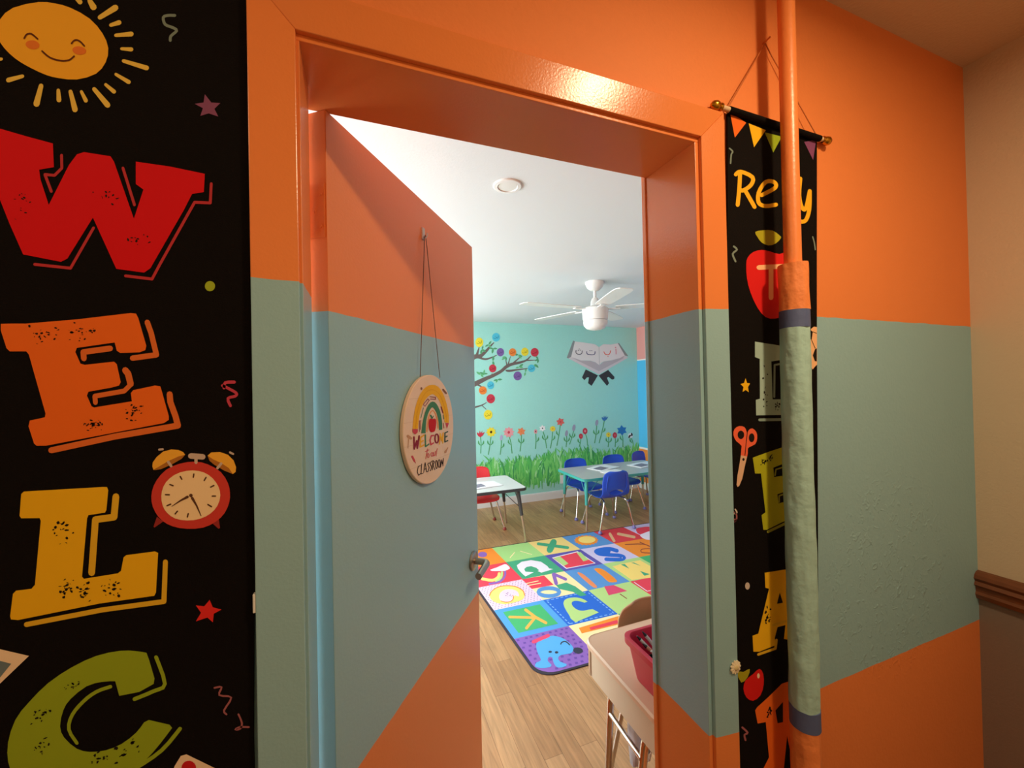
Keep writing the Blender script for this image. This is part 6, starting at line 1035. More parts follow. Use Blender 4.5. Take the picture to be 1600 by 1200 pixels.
# jamb lining: left side stops short and leaves the rebate the leaf closes into
b = NB()
box(b, -.103, -.083, .0125, .112, 0, 2.052); box(b, .676, .70, .0125, WT, 0, 2.052); box(b, -.103, .70, .0125, WT, 2.052, 2.08)
struct('trim_3', b, M_trim, bevel=.001)
b = NB(); box(b, .672, .735, WT, WT+.014, 0, 2.10); struct('trim_4', b, M_trim, bevel=.002)
b = NB(); box(b, XL, XR, YB-.014, YB, 0, .095); box(b, XL, XR, YB-.010, YB, .095, .105); struct('baseboard_back', b, M_white)
b = NB(); box(b, XR-.014, XR, WT, YB-.014, 0, .10); struct('baseboard_right', b, M_white)
b = NB(); box(b, XL, XL+.014, WT, YB-.014, 0, .10); struct('baseboard_left', b, M_white)

# ------------------------------------------------------------------ door leaf, ajar about 54 degrees into the room
TH = math.radians(54.35)
PIN = Vector((-.093, .181, 0)); DU = Vector((math.cos(TH), math.sin(TH), 0)); DN = Vector((math.sin(TH), -math.cos(TH), 0))
DROT = math.atan2(DU.y, DU.x)
door_o = PIN + DN*.040                                # hinge corner on the hall-facing side
b = NB(); box(b, 0, .757, 0, .040, .012, 2.0515)       # local: x along the leaf, y = thickness away from the hall
leaf = struct('door_1', b, M_door, bevel=.0012); leaf.location = door_o; leaf.rotation_euler = (0,0,DROT)
def hinge(z):
    b = NB(); box(b, -.0015, .0005, .004, .036, z-.05, z+.05); tube(b, [(-.004,.0445,z-.05),(-.004,.0445,z+.05)], .0045, 10)
    for k in (-.03,0,.03): tube(b, [(-.003,.012 if k else .026,z+k),(-.0012,.012 if k else .026,z+k)], .003, 8)
    obj('hinge', b, M_door, leaf)
for z in (1.865, .25): hinge(z)
hd = obj('rosette', lathe(NB(), [(.031,0),(.033,.003),(.032,.009),(.026,.012),(.013,.013)], 28), M_nickel, leaf, True)
hd.location = (.697, 0, .92); hd.rotation_euler = (PI/2, 0, 0)
b = NB(); path = arc([((.697,-.008,.92),0),((.697,-.058,.92),.020),((.60,-.058,.915),0)], 8)
tube(b, path, [.0115]*len(path), 12)
obj('lever', b, M_nickel, leaf, True)
b = NB(); box(b, .7565, .7585, .008, .032, .86, .97); obj('latch_plate', b, M_nickel, leaf)

# ================================================================== things fixed to the hall wall
# --- welcome banner, left of the door
def on_front(y):
    return lambda u, v, lift: (u, y-lift, v)
lb = thing('welcome_banner', 'wide black banner spelling WELC downward with a smiling sun, left of the doorway', 'banner', (0,0,0))
b = NB(); NZ = 40
rows = []
for i in range(NZ+1):
    z = .42 + 1.80*i/NZ
    xr = -.1465 - .0062*max(0, min(1, (1.35-z)/.3)) + .0006*math.sin(z*9)
    rows.append([b.verts.new((-.456+(xr+.456)*k/12, y, z)) for y in (.0058, .0092) for k in range(13)])
for i in range(NZ):
    for s in (0, 13):
        for k in range(12): b.faces.new((rows[i][s+k], rows[i][s+k+1], rows[i+1][s+k+1], rows[i+1][s+k]))
    b.faces.new((rows[i][12], rows[i][25], rows[i+1][25], rows[i+1][12])); b.faces.new((rows[i][0], rows[i+1][0], rows[i+1][13], rows[i][13]))
obj('cloth', b, M_cloth, lb)
b = NB(); tube(b, [(-.48,.002,2.222),(-.126,.002,2.222)], .006, 10); obj('dowel', b, M_wood, lb, True)
b = NB(); tube(b, [(-.47,.002,2.226),(-.303,.008,2.36),(-.136,.002,2.226)], .0012, 6); obj('cord', b, M_cord, lb)
LBL = {'printed_sun':'smiling yellow sun','printed_letter':'red W','printed_letter.001':'orange E','printed_letter.002':'yellow L','printed_letter.003':'green C','printed_alarm_clock':'red alarm clock with two yellow bells'}
for k, it in ART['left_banner'].items():
    o = flat(k, it, lb, on_front(.0056), .00022, .75, .0001)
    if k in LBL: o['label'] = LBL[k]
b = NB(); box(b, -.1495, -.1455, -.003, .0055, 1.226, 1.252); tag(obj('wall_clip', b, M_white, None, bevel=.001), 'small white clip at the edge of the left banner, against the casing', 'clip')

# --- second banner, right of the door, on its dowel
rb = thing('ready_banner', 'narrow black banner reading Ready above a red apple, hanging behind the pipe', 'banner', (0,0,0))
b = NB(); rows = []
for i in range(NZ+1):
    z = .42 + (2.128-.42)*i/NZ
    xl = .764 - .031*(2.13-z) + .0012*math.sin(z*7); xr = 1.0625 - .0365*(2.13-z) + .001*math.sin(z*6+1)
    rows.append([b.verts.new((xl+(xr-xl)*k/12, y, z)) for y in (.0048, .0085) for k in range(13)])
for i in range(NZ):
    for s in (0, 13):
        for k in range(12): b.faces.new((rows[i][s+k], rows[i][s+k+1], rows[i+1][s+k+1], rows[i+1][s+k]))
    b.faces.new((rows[i][12], rows[i][25], rows[i+1][25], rows[i+1][12])); b.faces.new((rows[i][0], rows[i+1][0], rows[i+1][13], rows[i][13]))
tube(b, [(.7625,-.001,2.132),(1.0635,-.001,2.1285)], .0072, 14)   # the pocket sewn round the dowel
obj('cloth', b, M_cloth, rb)
b = NB(); tube(b, [(.742,-.001,2.132),(1.072,-.001,2.128)], .0055, 12); obj('dowel', b, M_wood, rb, True)
for s, x in ((-1,.742),(1,1.072)):
    fb = NB(); lathe(fb, [(.005,0),(.0085,.002),(.0085,.005),(.006,.007),(.0095,.013),(.0105,.019),(.0085,.026),(.003,.031)], 16)
    f = obj('finial', fb, M_brass, rb, True); f.location = (x,-.001,2.132 if s < 0 else 2.128); f.rotation_euler = (0, s*PI/2, 0)
b = NB(); tube(b, [(.758,-.005,2.136),(.887,.004,2.318),(.892,.006,2.322),(.905,.004,2.300),(1.045,-.005,2.132)], .0013, 6); obj('cord', b, M_cord, rb)
LBL = {'printed_word':'yellow hand-lettered word Ready','printed_apple':'red apple with a pale T','printed_letter':'pale grey-green L','printed_letter.001':'lime E','printed_letter.002':'yellow A','printed_letter.003':'orange R','printed_scissors':'coral-handled scissors','printed_football':'cream and black football'}
for k, it in ART['right_banner'].items():
    o = flat(k, it, rb, on_front(.0046), .00022, .75, .0001)
    nm = k.split('.')[0]
    if k in LBL: o['label'] = LBL[k]
b = NB(); tube(b, [(.892,.014,2.326),(.892,-.006,2.328)], .002, 8); tag(obj('nail', b, M_pipeo), 'painted nail holding up the cord of the narrow banner', 'nail')

# --- white daisy cut-out pinned where casing and banner meet
b = NB(); c = b.verts.new((0,-.003,0)); ring = []
for k in range(88):
    t = 2*PI*k/88; r = .0145*(.72+.28*abs(math.cos(t*11/2))**.6); ring.append((r*math.cos(t), r*math.sin(t)))
f = [b.verts.new((x,-.0008,z)) for x, z in ring]; g = [b.verts.new((x,.0012,z)) for x, z in ring]
for i in range(88):
    b.faces.new((c, f[i], f[(i+1)%88])); b.faces.new((f[i], g[i], g[(i+1)%88], f[(i+1)%88]))
b.faces.new(g)
da = obj('daisy', b, mat('daisy foam', (236, 222, 190), .7)); da.location = (.737, -.0045, .918)
tag(da, 'small cream daisy cut-out stuck on the casing edge beside the narrow banner', 'ornament')
dc = obj('flower_center', ball(NB(), (0,-.002,0), .006, 14, 1, .35, 1), mat('daisy centre', (216, 200, 150), .7), da, True)

# --- pipe with its wrapped lower length
PX, PY = .882, -.050
pipe = thing('pipe', 'orange vertical pipe with a teal wrapped lower length, in front of the narrow banner', 'pipe', (PX, PY, 0))
b = NB(); tube(b, [(0,0,1.76),(0,0,2.503)], .0165, 24); obj('bare_pipe', b, M_pipeo, pipe, True)
def sleeve(name, z0, z1, r, m, lab, lump=.0014, seg=48):
    b = NB(); n = max(2, int((z1-z0)/.012)); rings = []
    rnd = random.Random(int(z0*1000))
    ph = [rnd.uniform(0, 6.3) for _ in range(6)]
    for i in range(n+1):
        z = z0+(z1-z0)*i/n; ring = []
        for k in range(seg):
            t = 2*PI*k/seg
            rr = r + lump*(.5*math.sin(3*t+ph[0]+z*9)+.35*math.sin(7*t+ph[1]-z*23)+.3*math.sin(z*61+2*t+ph[2])+.25*math.sin(11*t+z*40+ph[3]))
            ring.append(b.verts.new((rr*math.cos(t), rr*math.sin(t), z)))
        rings.append(ring)
    for i in range(n):
        for k in range(seg): b.faces.new((rings[i][k], rings[i][(k+1)%seg], rings[i+1][(k+1)%seg], rings[i+1][k]))
    b.faces.new(rings[0][::-1]); b.faces.new(rings[-1])
    obj(name, b, m, pipe, True, lab)
sleeve('wrap_section', 1.684, 1.785, .0278, M_wrapo, 'orange wrapped top')
sleeve('tape_band', 1.646, 1.684, .0282, M_navy, 'blue tape band', .0003)
sleeve('wrap_section', .828, 1.646, .0278, M_wrapt, 'teal wrapped length')
sleeve('tape_band', .786, .828, .0284, M_navy, 'blue tape band', .0003)
sleeve('wrap_section', .001, .786, .0278, M_wrapo, 'orange wrapped foot')

# ------------------------------------------------------------------ sign on the door
def on_door(u, off, z): return door_o + DU*u + DN*off + Vector((0,0,z))
sg = thing('hanging_sign', 'round wooden sign with rainbow and WELCOME to our CLASSROOM hanging on the door', 'sign', on_door(.38, .0, 1.42), DROT)
b = NB(); lathe(b, [(.146,0),(.1485,.0015),(.1485,.0095),(.147,.011)], 72)
pl = obj('plaque', b, mat('pale board', (236, 206, 178), .5, bump=.05, scale=20, mottle=.05), sg, True); pl.rotation_euler = (PI/2,0,0); pl.location = (0,-.001,0)
b = NB()
for z in (.086,.028,-.03,-.088):
    w = math.sqrt(.1485**2-z*z)*.985; box(b, -w, w, -.01225, -.0118, z-.0006, z+.0006)
obj('board_groove', b, mat('groove line', (222, 190, 160), .6), sg)
LBL = {'printed_rainbow':'pencil and ruler rainbow over a red apple','printed_text':'lettering WELCOME to our CLASSROOM'}
for k, it in ART['sign'].items():
    o = flat(k, it, sg, lambda u, v, lift: (u, -.0122-lift, v), .00022, .75, .0001)
    if k in LBL: o['label'] = LBL[k]
b = NB(); tube(b, [(-.062,-.0135,.142),(-.012,-.008,.528),(-.008,-.008,.534),(-.004,-.008,.528),(.055,-.0135,.142)], .0011, 6); obj('string', b, M_string, sg)
b = NB(); box(b, -.006, .006, -.004, 0, -.02, .012); tube(b, [(0,-.003,-.012),(0,-.010,-.016),(0,-.014,-.010),(0,-.014,-.004)], .0018, 8)
hk = obj('adhesive_hook', b, M_clear); hk.location = on_door(.372, .0, 1.962); hk.rotation_euler = (0,0,DROT)
tag(hk, 'tiny clear hook high on the door holding the sign string', 'hook')

# ================================================================== the mural on the back wall
for k, it in ART['mural'].items():
    flat(k, it, wall_back, on_front(YB), .0009, .55, .001)
GR = ['blade_light', 'blade_mid', 'blade_dark', 'blade_pale']
gm = [mat('grass '+k, c, .6) for k, c in zip(GR, ((122,214,110),(92,196,96),(66,162,92),(170,234,166)))]
b = NB()
rnd = random.Random(3)
def grass_top(x): return .52+.10*min(1, max(0, (x-1.3)/.7))+.035*math.sin(x*5.3)+.025*math.sin(x*13+1)
pts = []
for k in range(161):
    x = .58+3.22*k/160; pts.append((x, grass_top(x)-.05-rnd.uniform(0,.07)))
for k in range(160):
    (xa, za), (xb, zb2) = pts[k], pts[k+1]; ba, bb = .25+.04*math.sin(xa*23), .25+.04*math.sin(xb*23)
    b.faces.new([b.verts.new((p, YB-.0010, q)) for p, q in ((xa,ba),(xb,bb),(xb,zb2),(xa,za))]).material_index = 1
for i in range(900):
    x = rnd.uniform(.62, 3.78); t0 = rnd.random(); zb = .15+.36*t0; h = rnd.uniform(.16, .34); w = rnd.uniform(.022, .05); le = rnd.gauss(.0, .06)
    top = min(zb+h, grass_top(x)+rnd.uniform(-.04,.07))
    if top < zb+.08: continue
    yy = YB - .0013 - .0000016*i
    L, Rr = [], []
    for k in range(6):
        t = k/5; z = zb+(top-zb)*t; cx = x+le*t*t; ww = w*(.25+1.5*t)*(1-t)**.6
        L.append((cx-ww/2, yy, z)); Rr.append((cx+ww/2, yy, z))
    vs = [b.verts.new(p) for p in L] + [b.verts.new(p) for p in Rr[:-1][::-1]]
    b.faces.new(vs).material_index = rnd.choices((0,1,2,3), (4,4,1.6,1.2))[0]
me = bpy.data.meshes.new('painted_grass'); b.to_mesh(me); b.free()
[me.materials.append(m) for m in gm]
gg = link(bpy.data.objects.new('painted_grass', me), wall_back); gg['kind'] = 'stuff'
b = NB(); prism(b, rounded_rect(-.036,.036,-.058,.058,.006), 0, .006)
for z in (-.02,.02): prism(b, rounded_rect(-.017,.017,z-.014,z+.014,.005), .006, .0075)
ot = obj('outlet_cover', b, M_white, None, bevel=.001); ot.rotation_euler = (PI/2,0,0); ot.location = (2.525, YB-.001, .25)
tag(ot, 'white outlet cover low on the mural wall behind the teal table', 'outlet')

# ------------------------------------------------------------------ rug
def cell(c, r): return tuple(RUG_AFFINE[0][i]+c*RUG_AFFINE[1][i]+r*RUG_AFFINE[2][i] for i in (0,1))
rug_items = list(ART['rug']['rug'])
def addcell(col, lay, pts): rug_items.append([col, lay, [v*1000 for p in pts for v in cell(*p)]])
for k in range(9):
    t = .08+k*.1
    for x, y, dx, dy in ((1+t,1.05,.03,.012),(1.95,1+t,.012,.03),(1+t,1.95,.03,.012),(1.05,1+t,.012,.03)):
        addcell('rdash', 1, [(x-dx,y-dy),(x+dx,y-dy),(x+dx,y+dy),(x-dx,y+dy)])
for i in range(15):
    for j in range(15):
        x, y = .04+i*.066+(j%2)*.03, 2.04+j*.066
        if x < .97: addcell('rspeck', 1, [(x-.014,y-.012),(x+.014,y),(x-.004,y+.018)])
for i in range(9):
    for j in range(9):
        x, y = .06+i*.11+(j%2)*.05+random.uniform(-.02,.02), .06+j*.11
        if x < .97 and not (x < .25 and y < .25): addcell('rpurdk', 1, [(x-.025,y-.02),(x+.02,y-.025),(x+.03,y+.02),(x-.01,y+.03)])
rug = thing('alphabet_rug', 'colourful alphabet rug of picture and letter squares on the wood floor', 'rug', (0,0,0))
flat('patterned_pile', rug_items, rug, lambda u, v, lift: (u, v, .0052+lift), .0004, .95, .001)
cx = sum(p[0] for p in RUG_OUTLINE)/len(RUG_OUTLINE); cy = sum(p[1] for p in RUG_OUTLINE)/len(RUG_OUTLINE)
b = NB(); grow = [(cx+(x-cx)*1.012, cy+(y-cy)*1.016) for x, y in RUG_OUTLINE]
prism(b, grow, .0004, .0052); obj('edging', b, mat('black rug edging', (52, 46, 56), .9), rug, False, 'dark bound edge')

# ================================================================== furniture
def make_chair(label, shell, glide, group):
    t = thing('school_chair', label, 'chair', (0,0,0), 0, group)
    # one moulded shell: profile from the front lip back and up, local front = +y
    prof = [(.185,.318),(.175,.338),(.13,.345),(.05,.338),(-.05,.332),(-.11,.338),(-.150,.358),(-.172,.395),(-.184,.45),(-.194,.52),(-.203,.59),(-.207,.615),(-.207,.628)]
    half = [.150,.160,.172,.178,.178,.176,.172,.170,.168,.164,.152,.128,.075]
    bm = NB(); NX = 16; grid = []
    P = []
    for i in range(len(prof)-1):
        for k in range(3):
            tt = k/3; P.append(tuple(prof[i][a]*(1-tt)+prof[i+1][a]*tt for a in (0,1)) + (half[i]*(1-tt)+half[i+1]*tt,))
    P.append((*prof[-1], half[-1]))
    for (y, z, h) in P:
        row = []
        for k in range(NX+1):
            s = -1+2*k/NX; back = max(0, min(1, (z-.37)/.15))
            row.append(bm.verts.new((s*h, y + back*.030*s*s + 0, z + (1-back)*.016*s**4)))
        grid.append(row)
    hole = (0, .402, .088, .030)
    for i in range(len(grid)-1):
        for k in range(NX):
            q = (grid[i][k], grid[i][k+1], grid[i+1][k+1], grid[i+1][k])
            c = sum((v.co for v in q), Vector())/4
            if c.y < -.145 and ((c.x-hole[0])/hole[2])**2 + ((c.z-hole[1])/hole[3])**2 < 1: continue
            bm.faces.new(q)
    for v in bm.verts:
        if v.co.y < -.12 and v.is_boundary and abs(v.co.x) < .11 and v.co.z < .5:
            a = math.atan2((v.co.z-hole[1])/hole[3], (v.co.x-hole[0])/hole[2]); v.co.x = hole[2]*math.cos(a); v.co.z = hole[1]+hole[3]*math.sin(a)
    sh = obj('seat_shell', bm, shell, t, True)
    so = sh.modifiers.new('thick', 'SOLIDIFY'); so.thickness = .009; so.offset = 0
    sb = sh.modifiers.new('sub', 'SUBSURF'); sb.levels = 1; sb.render_levels = 1
    bm = NB(); tube(bm, arc([((-.112,-.200,.585),0),((-.128,-.181,.46),.03),((-.10,-.172,.40),.05),((0,-.168,.365),.16),((.10,-.172,.40),.05),((.128,-.181,.46),.03),((.112,-.200,.585),0)], 8), .0042, 8)
    obj('back_rib', bm, shell, t, True)
    for sx in (-1, 1):
        for fy, y in (((.06,.335),.175), ((-.10,.325),-.175)):
            sgn = 1 if y > 0 else -1
            bm = NB(); tube(bm, arc([((sx*.10, fy[0]-sgn*.06, fy[1]-.008),0),((sx*.135, fy[0]+sgn*.055, fy[1]-.006),.05),((sx*.208, y, .02),0)], 8), .0098, 10)
            lg = obj('leg', bm, M_chrome, t, True)
            bm = NB(); lathe(bm, [(.010,0),(.019,.004),(.022,.012),(.019,.022),(.0115,.031),(.0110,.036)], 14, (sx*.208, y, 0))
            obj('glide', bm, glide, lg, True)
    return t
def copy_tree(o, parent=None):
    c = o.copy(); COL.objects.link(c)
    if parent is not None: c.parent = parent
    for ch in [x for x in bpy.data.objects if x.parent == o]: copy_tree(ch, c)
    return c
chair = make_chair('blue chair with its back turned, tucked into the near side of the teal table', M_blue, M_glide, 'blue chairs at the teal table')
chair.location = (2.437, 3.02, .0075)
for loc, rz, lab in (((2.43, 3.505, 0), PI+.02, 'blue chair behind the teal table nearest its left end, oval gap in its back'),
                     ((2.985, 3.52, 0), PI-.04, 'middle blue chair behind the teal table, only its back top and legs showing'),
                     ((3.50, 3.60, 0), PI+.35, 'blue chair behind the far right end of the teal table, cut by the jamb')):
    c = copy_tree(chair); c.location = loc; c.rotation_euler = (0,0,rz); c['label'] = lab
red = make_chair('red chair behind the white and charcoal table', M_red, M_glider, None)
red.location = (1.17, 3.545, 0); red.rotation_euler = (0,0,PI)

def make_table(label, x0, x1, y0, y1, z, top, edge, legm, lean):
    cx, cy = (x0+x1)/2, (y0+y1)/2
    t = thing('activity_table', label, 'table', (cx, cy, 0)); w, d = (x1-x0)/2, (y1-y0)/2
    bm = NB(); prism(bm, rounded_rect(-w+.004, w-.004, -d+.004, d-.004, .046), z-.026, z); obj('tabletop', bm, top, t, bevel=.001)
    bm = NB(); o = rounded_rect(-w, w, -d, d, .05); i = rounded_rect(-w+.0045, w-.0045, -d+.0045, d-.0045, .0455); n = len(o)
    vo = [[bm.verts.new((p[0],p[1],zz)) for p in q] for q, zz in ((i,z-.029),(o,z-.027),(o,z-.002),(i,z+.0008))]
    for a in range(4):
        for k in range(n): bm.faces.new((vo[a][k], vo[a][(k+1)%n], vo[(a+1)%4][(k+1)%n], vo[(a+1)%4][k]))
    obj('edge_band', bm, edge, t, True)
    for sx in (-1,1):
        for sy in (-1,1):
            px, py = sx*(w-.075), sy*(d-.075); fx, fy = px+sx*lean, py+sy*lean; zt = z-.026
            f = lambda q: (px+(fx-px)*q, py+(fy-py)*q, zt*(1-q))
            bm = NB(); tube(bm, [f(0), f(.50)], [.021,.0165], 16); lg = obj('leg', bm, legm, t, True)
            bm = NB(); tube(bm, [f(.48), f(.955)], .0105, 12); obj('leg_insert', bm, M_rust, lg, True)
            bm = NB(); tube(bm, [f(.95), f(1.0)], [.0125,.014], 12); obj('foot', bm, M_rust, lg, True)
            bm = NB()
            for ex, ey in ((-sx*.16,0),(0,-sy*.12)): tube(bm, [f(.36), (px+ex, py+ey, zt)], .0035, 8)
            obj('leg_brace', bm, legm, lg, True)
    return t
make_table('grey-topped table with teal edge and teal legs before the mural', 2.115, 3.365, 2.955, 3.575, .552, M_grtop, M_teal, M_teal, .02)
make_table('white-topped table with charcoal edge and legs, left beyond the open door', .235, 1.488, 2.972, 3.595, .535, M_whtop, M_black, M_black, .055)

def worksheet(x, y, z, rz, lab, w=.21, d=.28, pic=True):
    b = NB(); v = []
    nx = 8
    top = [[(-w/2+w*k/nx, s*d/2, .004+.006*math.sin(PI*k/nx)**2) for k in range(nx+1)] for s in (-1,1)]
    a = [[b.verts.new(p) for p in r] for r in top]; c = [[b.verts.new((p[0],p[1],0.0)) for p in r] for r in top]
    for k in range(nx):
        b.faces.new((a[0][k],a[0][k+1],a[1][k+1],a[1][k])); b.faces.new((c[0][k],c[1][k],c[1][k+1],c[0][k+1]))
        for s in (0,1): b.faces.new((a[s][k],c[s][k],c[s][k+1],a[s][k+1]))
    for k in (0,nx): b.faces.new((a[0][k],a[1][k],c[1][k],c[0][k]))
    o = obj('worksheet', b, M_paper); o.location = (x,y,z+.0012); o.rotation_euler = (0,0,rz); tag(o, lab, 'paper')
    if pic:
        b = NB(); pr = [[b.verts.new((-w*.40+w*.42*k/4, yy, .0052+.006*math.sin(PI*((-w*.40+w*.42*k/4)/w+.5))**2)) for k in range(5)] for yy in (-d*.36, d*.2)]
        for k in range(4): b.faces.new((pr[0][k],pr[0][k+1],pr[1][k+1],pr[1][k]))
        obj('printed_picture', b, M_print, o)
    return o
worksheet(2.62, 3.36, .553, .35, 'open white booklet with a dark picture at the left end of the teal table', .34, .22)
worksheet(2.60, 3.12, .553, .25, 'plain white sheet near the front edge of the teal table', .26, .17, False)
worksheet(3.16, 3.30, .553, .2, 'open white booklet with a dark picture at the right end of the teal table', .36, .22)
worksheet(1.10, 3.23, .536, .15, 'white booklet with a purple printed picture on the white table', .36, .22)

# --- student desk just inside the doorway
DX0, DX1, DY0, DY1, DZ = .730, 1.340, .215, .640, .610
dk = thing('student_desk', 'tan-topped student desk with cream book box and chrome legs inside the doorway', 'desk', ((DX0+DX1)/2, (DY0+DY1)/2, 0))
w, d = (DX1-DX0)/2, (DY1-DY0)/2
b = NB(); prism(b, rounded_rect(-w+.005, w-.005, -d+.005, d-.005, .045), DZ-.018, DZ); obj('desktop', b, M_tan, dk)
b = NB(); o = rounded_rect(-w, w, -d, d, .05); i = rounded_rect(-w+.006, w-.006, -d+.006, d-.006, .044); n = len(o)
vo = [[b.verts.new((p[0],p[1],zz)) for p in q] for q, zz in ((i,DZ-.022),(o,DZ-.018),(o,DZ-.004),(i,DZ+.001))]
for a in range(4):
    for k in range(n): b.faces.new((vo[a][k], vo[a][(k+1)%n], vo[(a+1)%4][(k+1)%n], vo[(a+1)%4][k]))
obj('moulded_edge', b, M_rim, dk, True)
b = NB(); x0, x1, y0, y1, z0, z1, tk = -w+.022, w-.022, -d+.03, d-.018, DZ-.135, DZ-.019, .004
box(b, x0, x0+tk, y0, y1, z0, z1); box(b, x1-tk, x1, y0, y1, z0, z1); box(b, x0+tk, x1-tk, y0, y0+tk, z0, z1); box(b, x0+tk, x1-tk, y0+tk, y1, z0, z0+tk)
obj('book_box', b, M_cream, dk, bevel=.0015)
b = NB(); box(b, x0-.004, x0, y1-.006, y1+.004, z0+.004, z1); obj('box_flange', b, M_chrome, dk)
for sx in (-1,1):
    for y, out in ((d-.105, sx*.03), (-d+.14, sx*.07)):
        X = sx*(w-.05)
        b = NB(); tube(b, arc([((X-sx*.07, y, z0-.013),0),((X, y, z0-.013),.03),((X+out, y, .012),0)], 8), .0125, 14); lg = obj('leg', b, M_chrome, dk, True)
        b = NB(); lathe(b, [(.014,0),(.017,.003),(.017,.010),(.013,.018)], 14, (X+out, y, 0)); obj('foot', b, M_dark, lg, True)
    b = NB(); tube(b, [(sx*(w-.034), -d+.14, z0-.075),(sx*(w-.043), d-.105, z0-.075)], .0085, 12); obj('side_rail', b, M_chrome, dk, True)
# --- clear bag hanging under the desk box
b = NB(); rings = []
for i in range(9):
    t = i/8; z = z0 - .004 - .20*t; hw = .032+.006*math.sin(t*2.6); hd_ = .012+.03*math.sin(t*PI*.9)
    rings.append([b.verts.new((hw*math.cos(a)*(1+.06*math.sin(3*a+t*4)), hd_*math.sin(a)+.004*math.sin(5*a), z)) for a in [2*PI*k/24 for k in range(24)]])
for i in range(8):
    for k in range(24): b.faces.new((rings[i][k], rings[i][(k+1)%24], rings[i+1][(k+1)%24], rings[i+1][k]))
b.faces.new(rings[0][::-1]); b.faces.new(rings[-1])
bag = obj('plastic_bag', b, M_clear, None, True); bag.location = (.842, .465, 0)
tag(bag, 'clear plastic bag with a pale blue patch under the student desk', 'bag')
b = NB(); prism(b, rounded_rect(-.022,.018,-.04,.04,.012), 0, .001); pt = obj('patch', b, M_bluep, bag); pt.rotation_euler = (PI/2,0,0); pt.location = (-.01,-.046,z0-.10)

# --- tan chair on the far side of the desk
tc = make_chair('tan plastic chair on the far side of the student desk', M_brown, M_dark, None)
tc.location = (1.065, .510, 0); tc.rotation_euler = (0,0,PI); tc.scale = (.96,1.0,1.03)

# --- red bin with pens
BX0, BX1, BY0, BY1 = .752, 1.02, .195, .432
bn = thing('storage_bin', 'red plastic bin of pens standing on the student desk', 'bin', ((BX0+BX1)/2, (BY0+BY1)/2, DZ+.0015))
w, d, h = (BX1-BX0)/2, (BY1-BY0)/2, .128
b = NB(); sect = [(.028,0,0),(.026,.004,1),(.009,h-.02,1),(.009,h-.02,1),(.0,h-.019,1),(.0,h-.002,1),(.003,h,1),(.012,h,1),(.014,h-.004,1),(.030,.006,1),(.032,.0045,1)]
rings = []
for ins, z, _ in sect:
    rings.append([b.verts.new((p[0],p[1],z)) for p in rounded_rect(-w+ins, w-ins, -d+ins, d-ins, max(.012,.032-ins*.2), 5)])
n = len(rings[0])
for i in range(len(rings)-1):
    for k in range(n): b.faces.new((rings[i][k], rings[i][(k+1)%n], rings[i+1][(k+1)%n], rings[i+1][k]))
b.faces.new(rings[0][::-1]); b.faces.new(rings[-1])
obj('bin_body', b, M_bin, bn, True)
for y in (d-.075, d-.087, d-.099, -.02, -.032, -.044):
    obj('rivet', ball(NB(), (-w+.0125, y, h-.03), .0035, 8, .4, 1, 1), mat('pale red rivet', (232, 120, 136), .4), bn)
bx, by, bz = (BX0+BX1)/2, (BY0+BY1)/2, DZ
b = NB(); lathe(b, [(.030,0),(.033,.004),(.036,.090),(.038,.094),(.035,.094),(.031,.006)], 24); cup = obj('pencil_pouch', b, M_dark, None, True); cup.scale = (1.15,.95,.70); cup.location = (.832, .345, bz+.0075)
tag(cup, 'black oval tray lying in the red bin under the pens', 'tray')
pens = [((.850,.318,.672),(.790,.372,.730),(222,150,120),'salmon pencil leaning out of the black tray in the red bin'), ((.862,.352,.672),(.806,.392,.752),(214,210,206),'silver pen standing tallest in the red bin'),
        ((.856,.330,.690),(.794,.340,.726),(60,56,60),'black marker lying across the black tray in the red bin'), ((.846,.366,.672),(.790,.398,.738),(232,226,216),'white marker behind the silver pen in the red bin'), ((.846,.300,.676),(.788,.312,.724),(196,120,70),'brown pencil nearest the doorway jamb in the red bin')]
for p, q, c, lab in pens:
    pn = thing('pen', lab, 'pen', p, 0, 'pens in the red bin'); v = Vector(q)-Vector(p)
    b = NB(); tube(b, [(0,0,0), v*.86], .0052, 10); obj('barrel', b, mat('pen %d %d' % c[:2], c, .4), pn, True)
    b = NB(); tube(b, [v*.86, v], [.0052,.0016], 10); obj('tip', b, M_dark if c[0] > 90 else M_white, pn, True)

# ================================================================== on the classroom ceiling
dl = thing('ceiling_light', 'round white recessed light on the classroom ceiling', 'ceiling light', (.575, .905, ZC))
b = NB(); lathe(b, [(.060,0),(.060,-.003),(.057,-.006),(.043,-.007),(.040,-.003),(.040,0)], 48); obj('trim_ring', b, M_white, dl, True)
b = NB(); lathe(b, [(.0395,-.001),(.0395,-.004),(.02,-.005),(.002,-.005)], 40); obj('diffuser', b, M_lens, dl, True)
FX, FY = 1.776, 2.137
fn = thing('ceiling_fan', 'white five-blade ceiling fan with a drum light in the classroom', 'fan', (FX, FY, ZC))
b = NB(); lathe(b, [(.075,0),(.077,-.006),(.074,-.020),(.062,-.046),(.040,-.066),(.016,-.074)], 36); obj('canopy', b, M_fanw, fn, True)
b = NB(); tube(b, [(0,0,-.07),(0,0,-.15)], .0125, 16); obj('downrod', b, M_fanw, fn, True)
b = NB(); lathe(b, [(.016,-.128),(.026,-.138),(.036,-.165),(.040,-.205)], 28); obj('yoke_cover', b, M_fanw, fn, True)
b = NB(); lathe(b, [(.04,-.200),(.088,-.208),(.104,-.218),(.107,-.235),(.100,-.310),(.098,-.314),(.094,-.314)], 44); obj('motor_housing', b, M_fanw, fn, True)
b = NB(); lathe(b, [(.093,-.313),(.093,-.318)], 40); obj('seam_ring', b, mat('grey seam', (120,120,118), .5), fn)
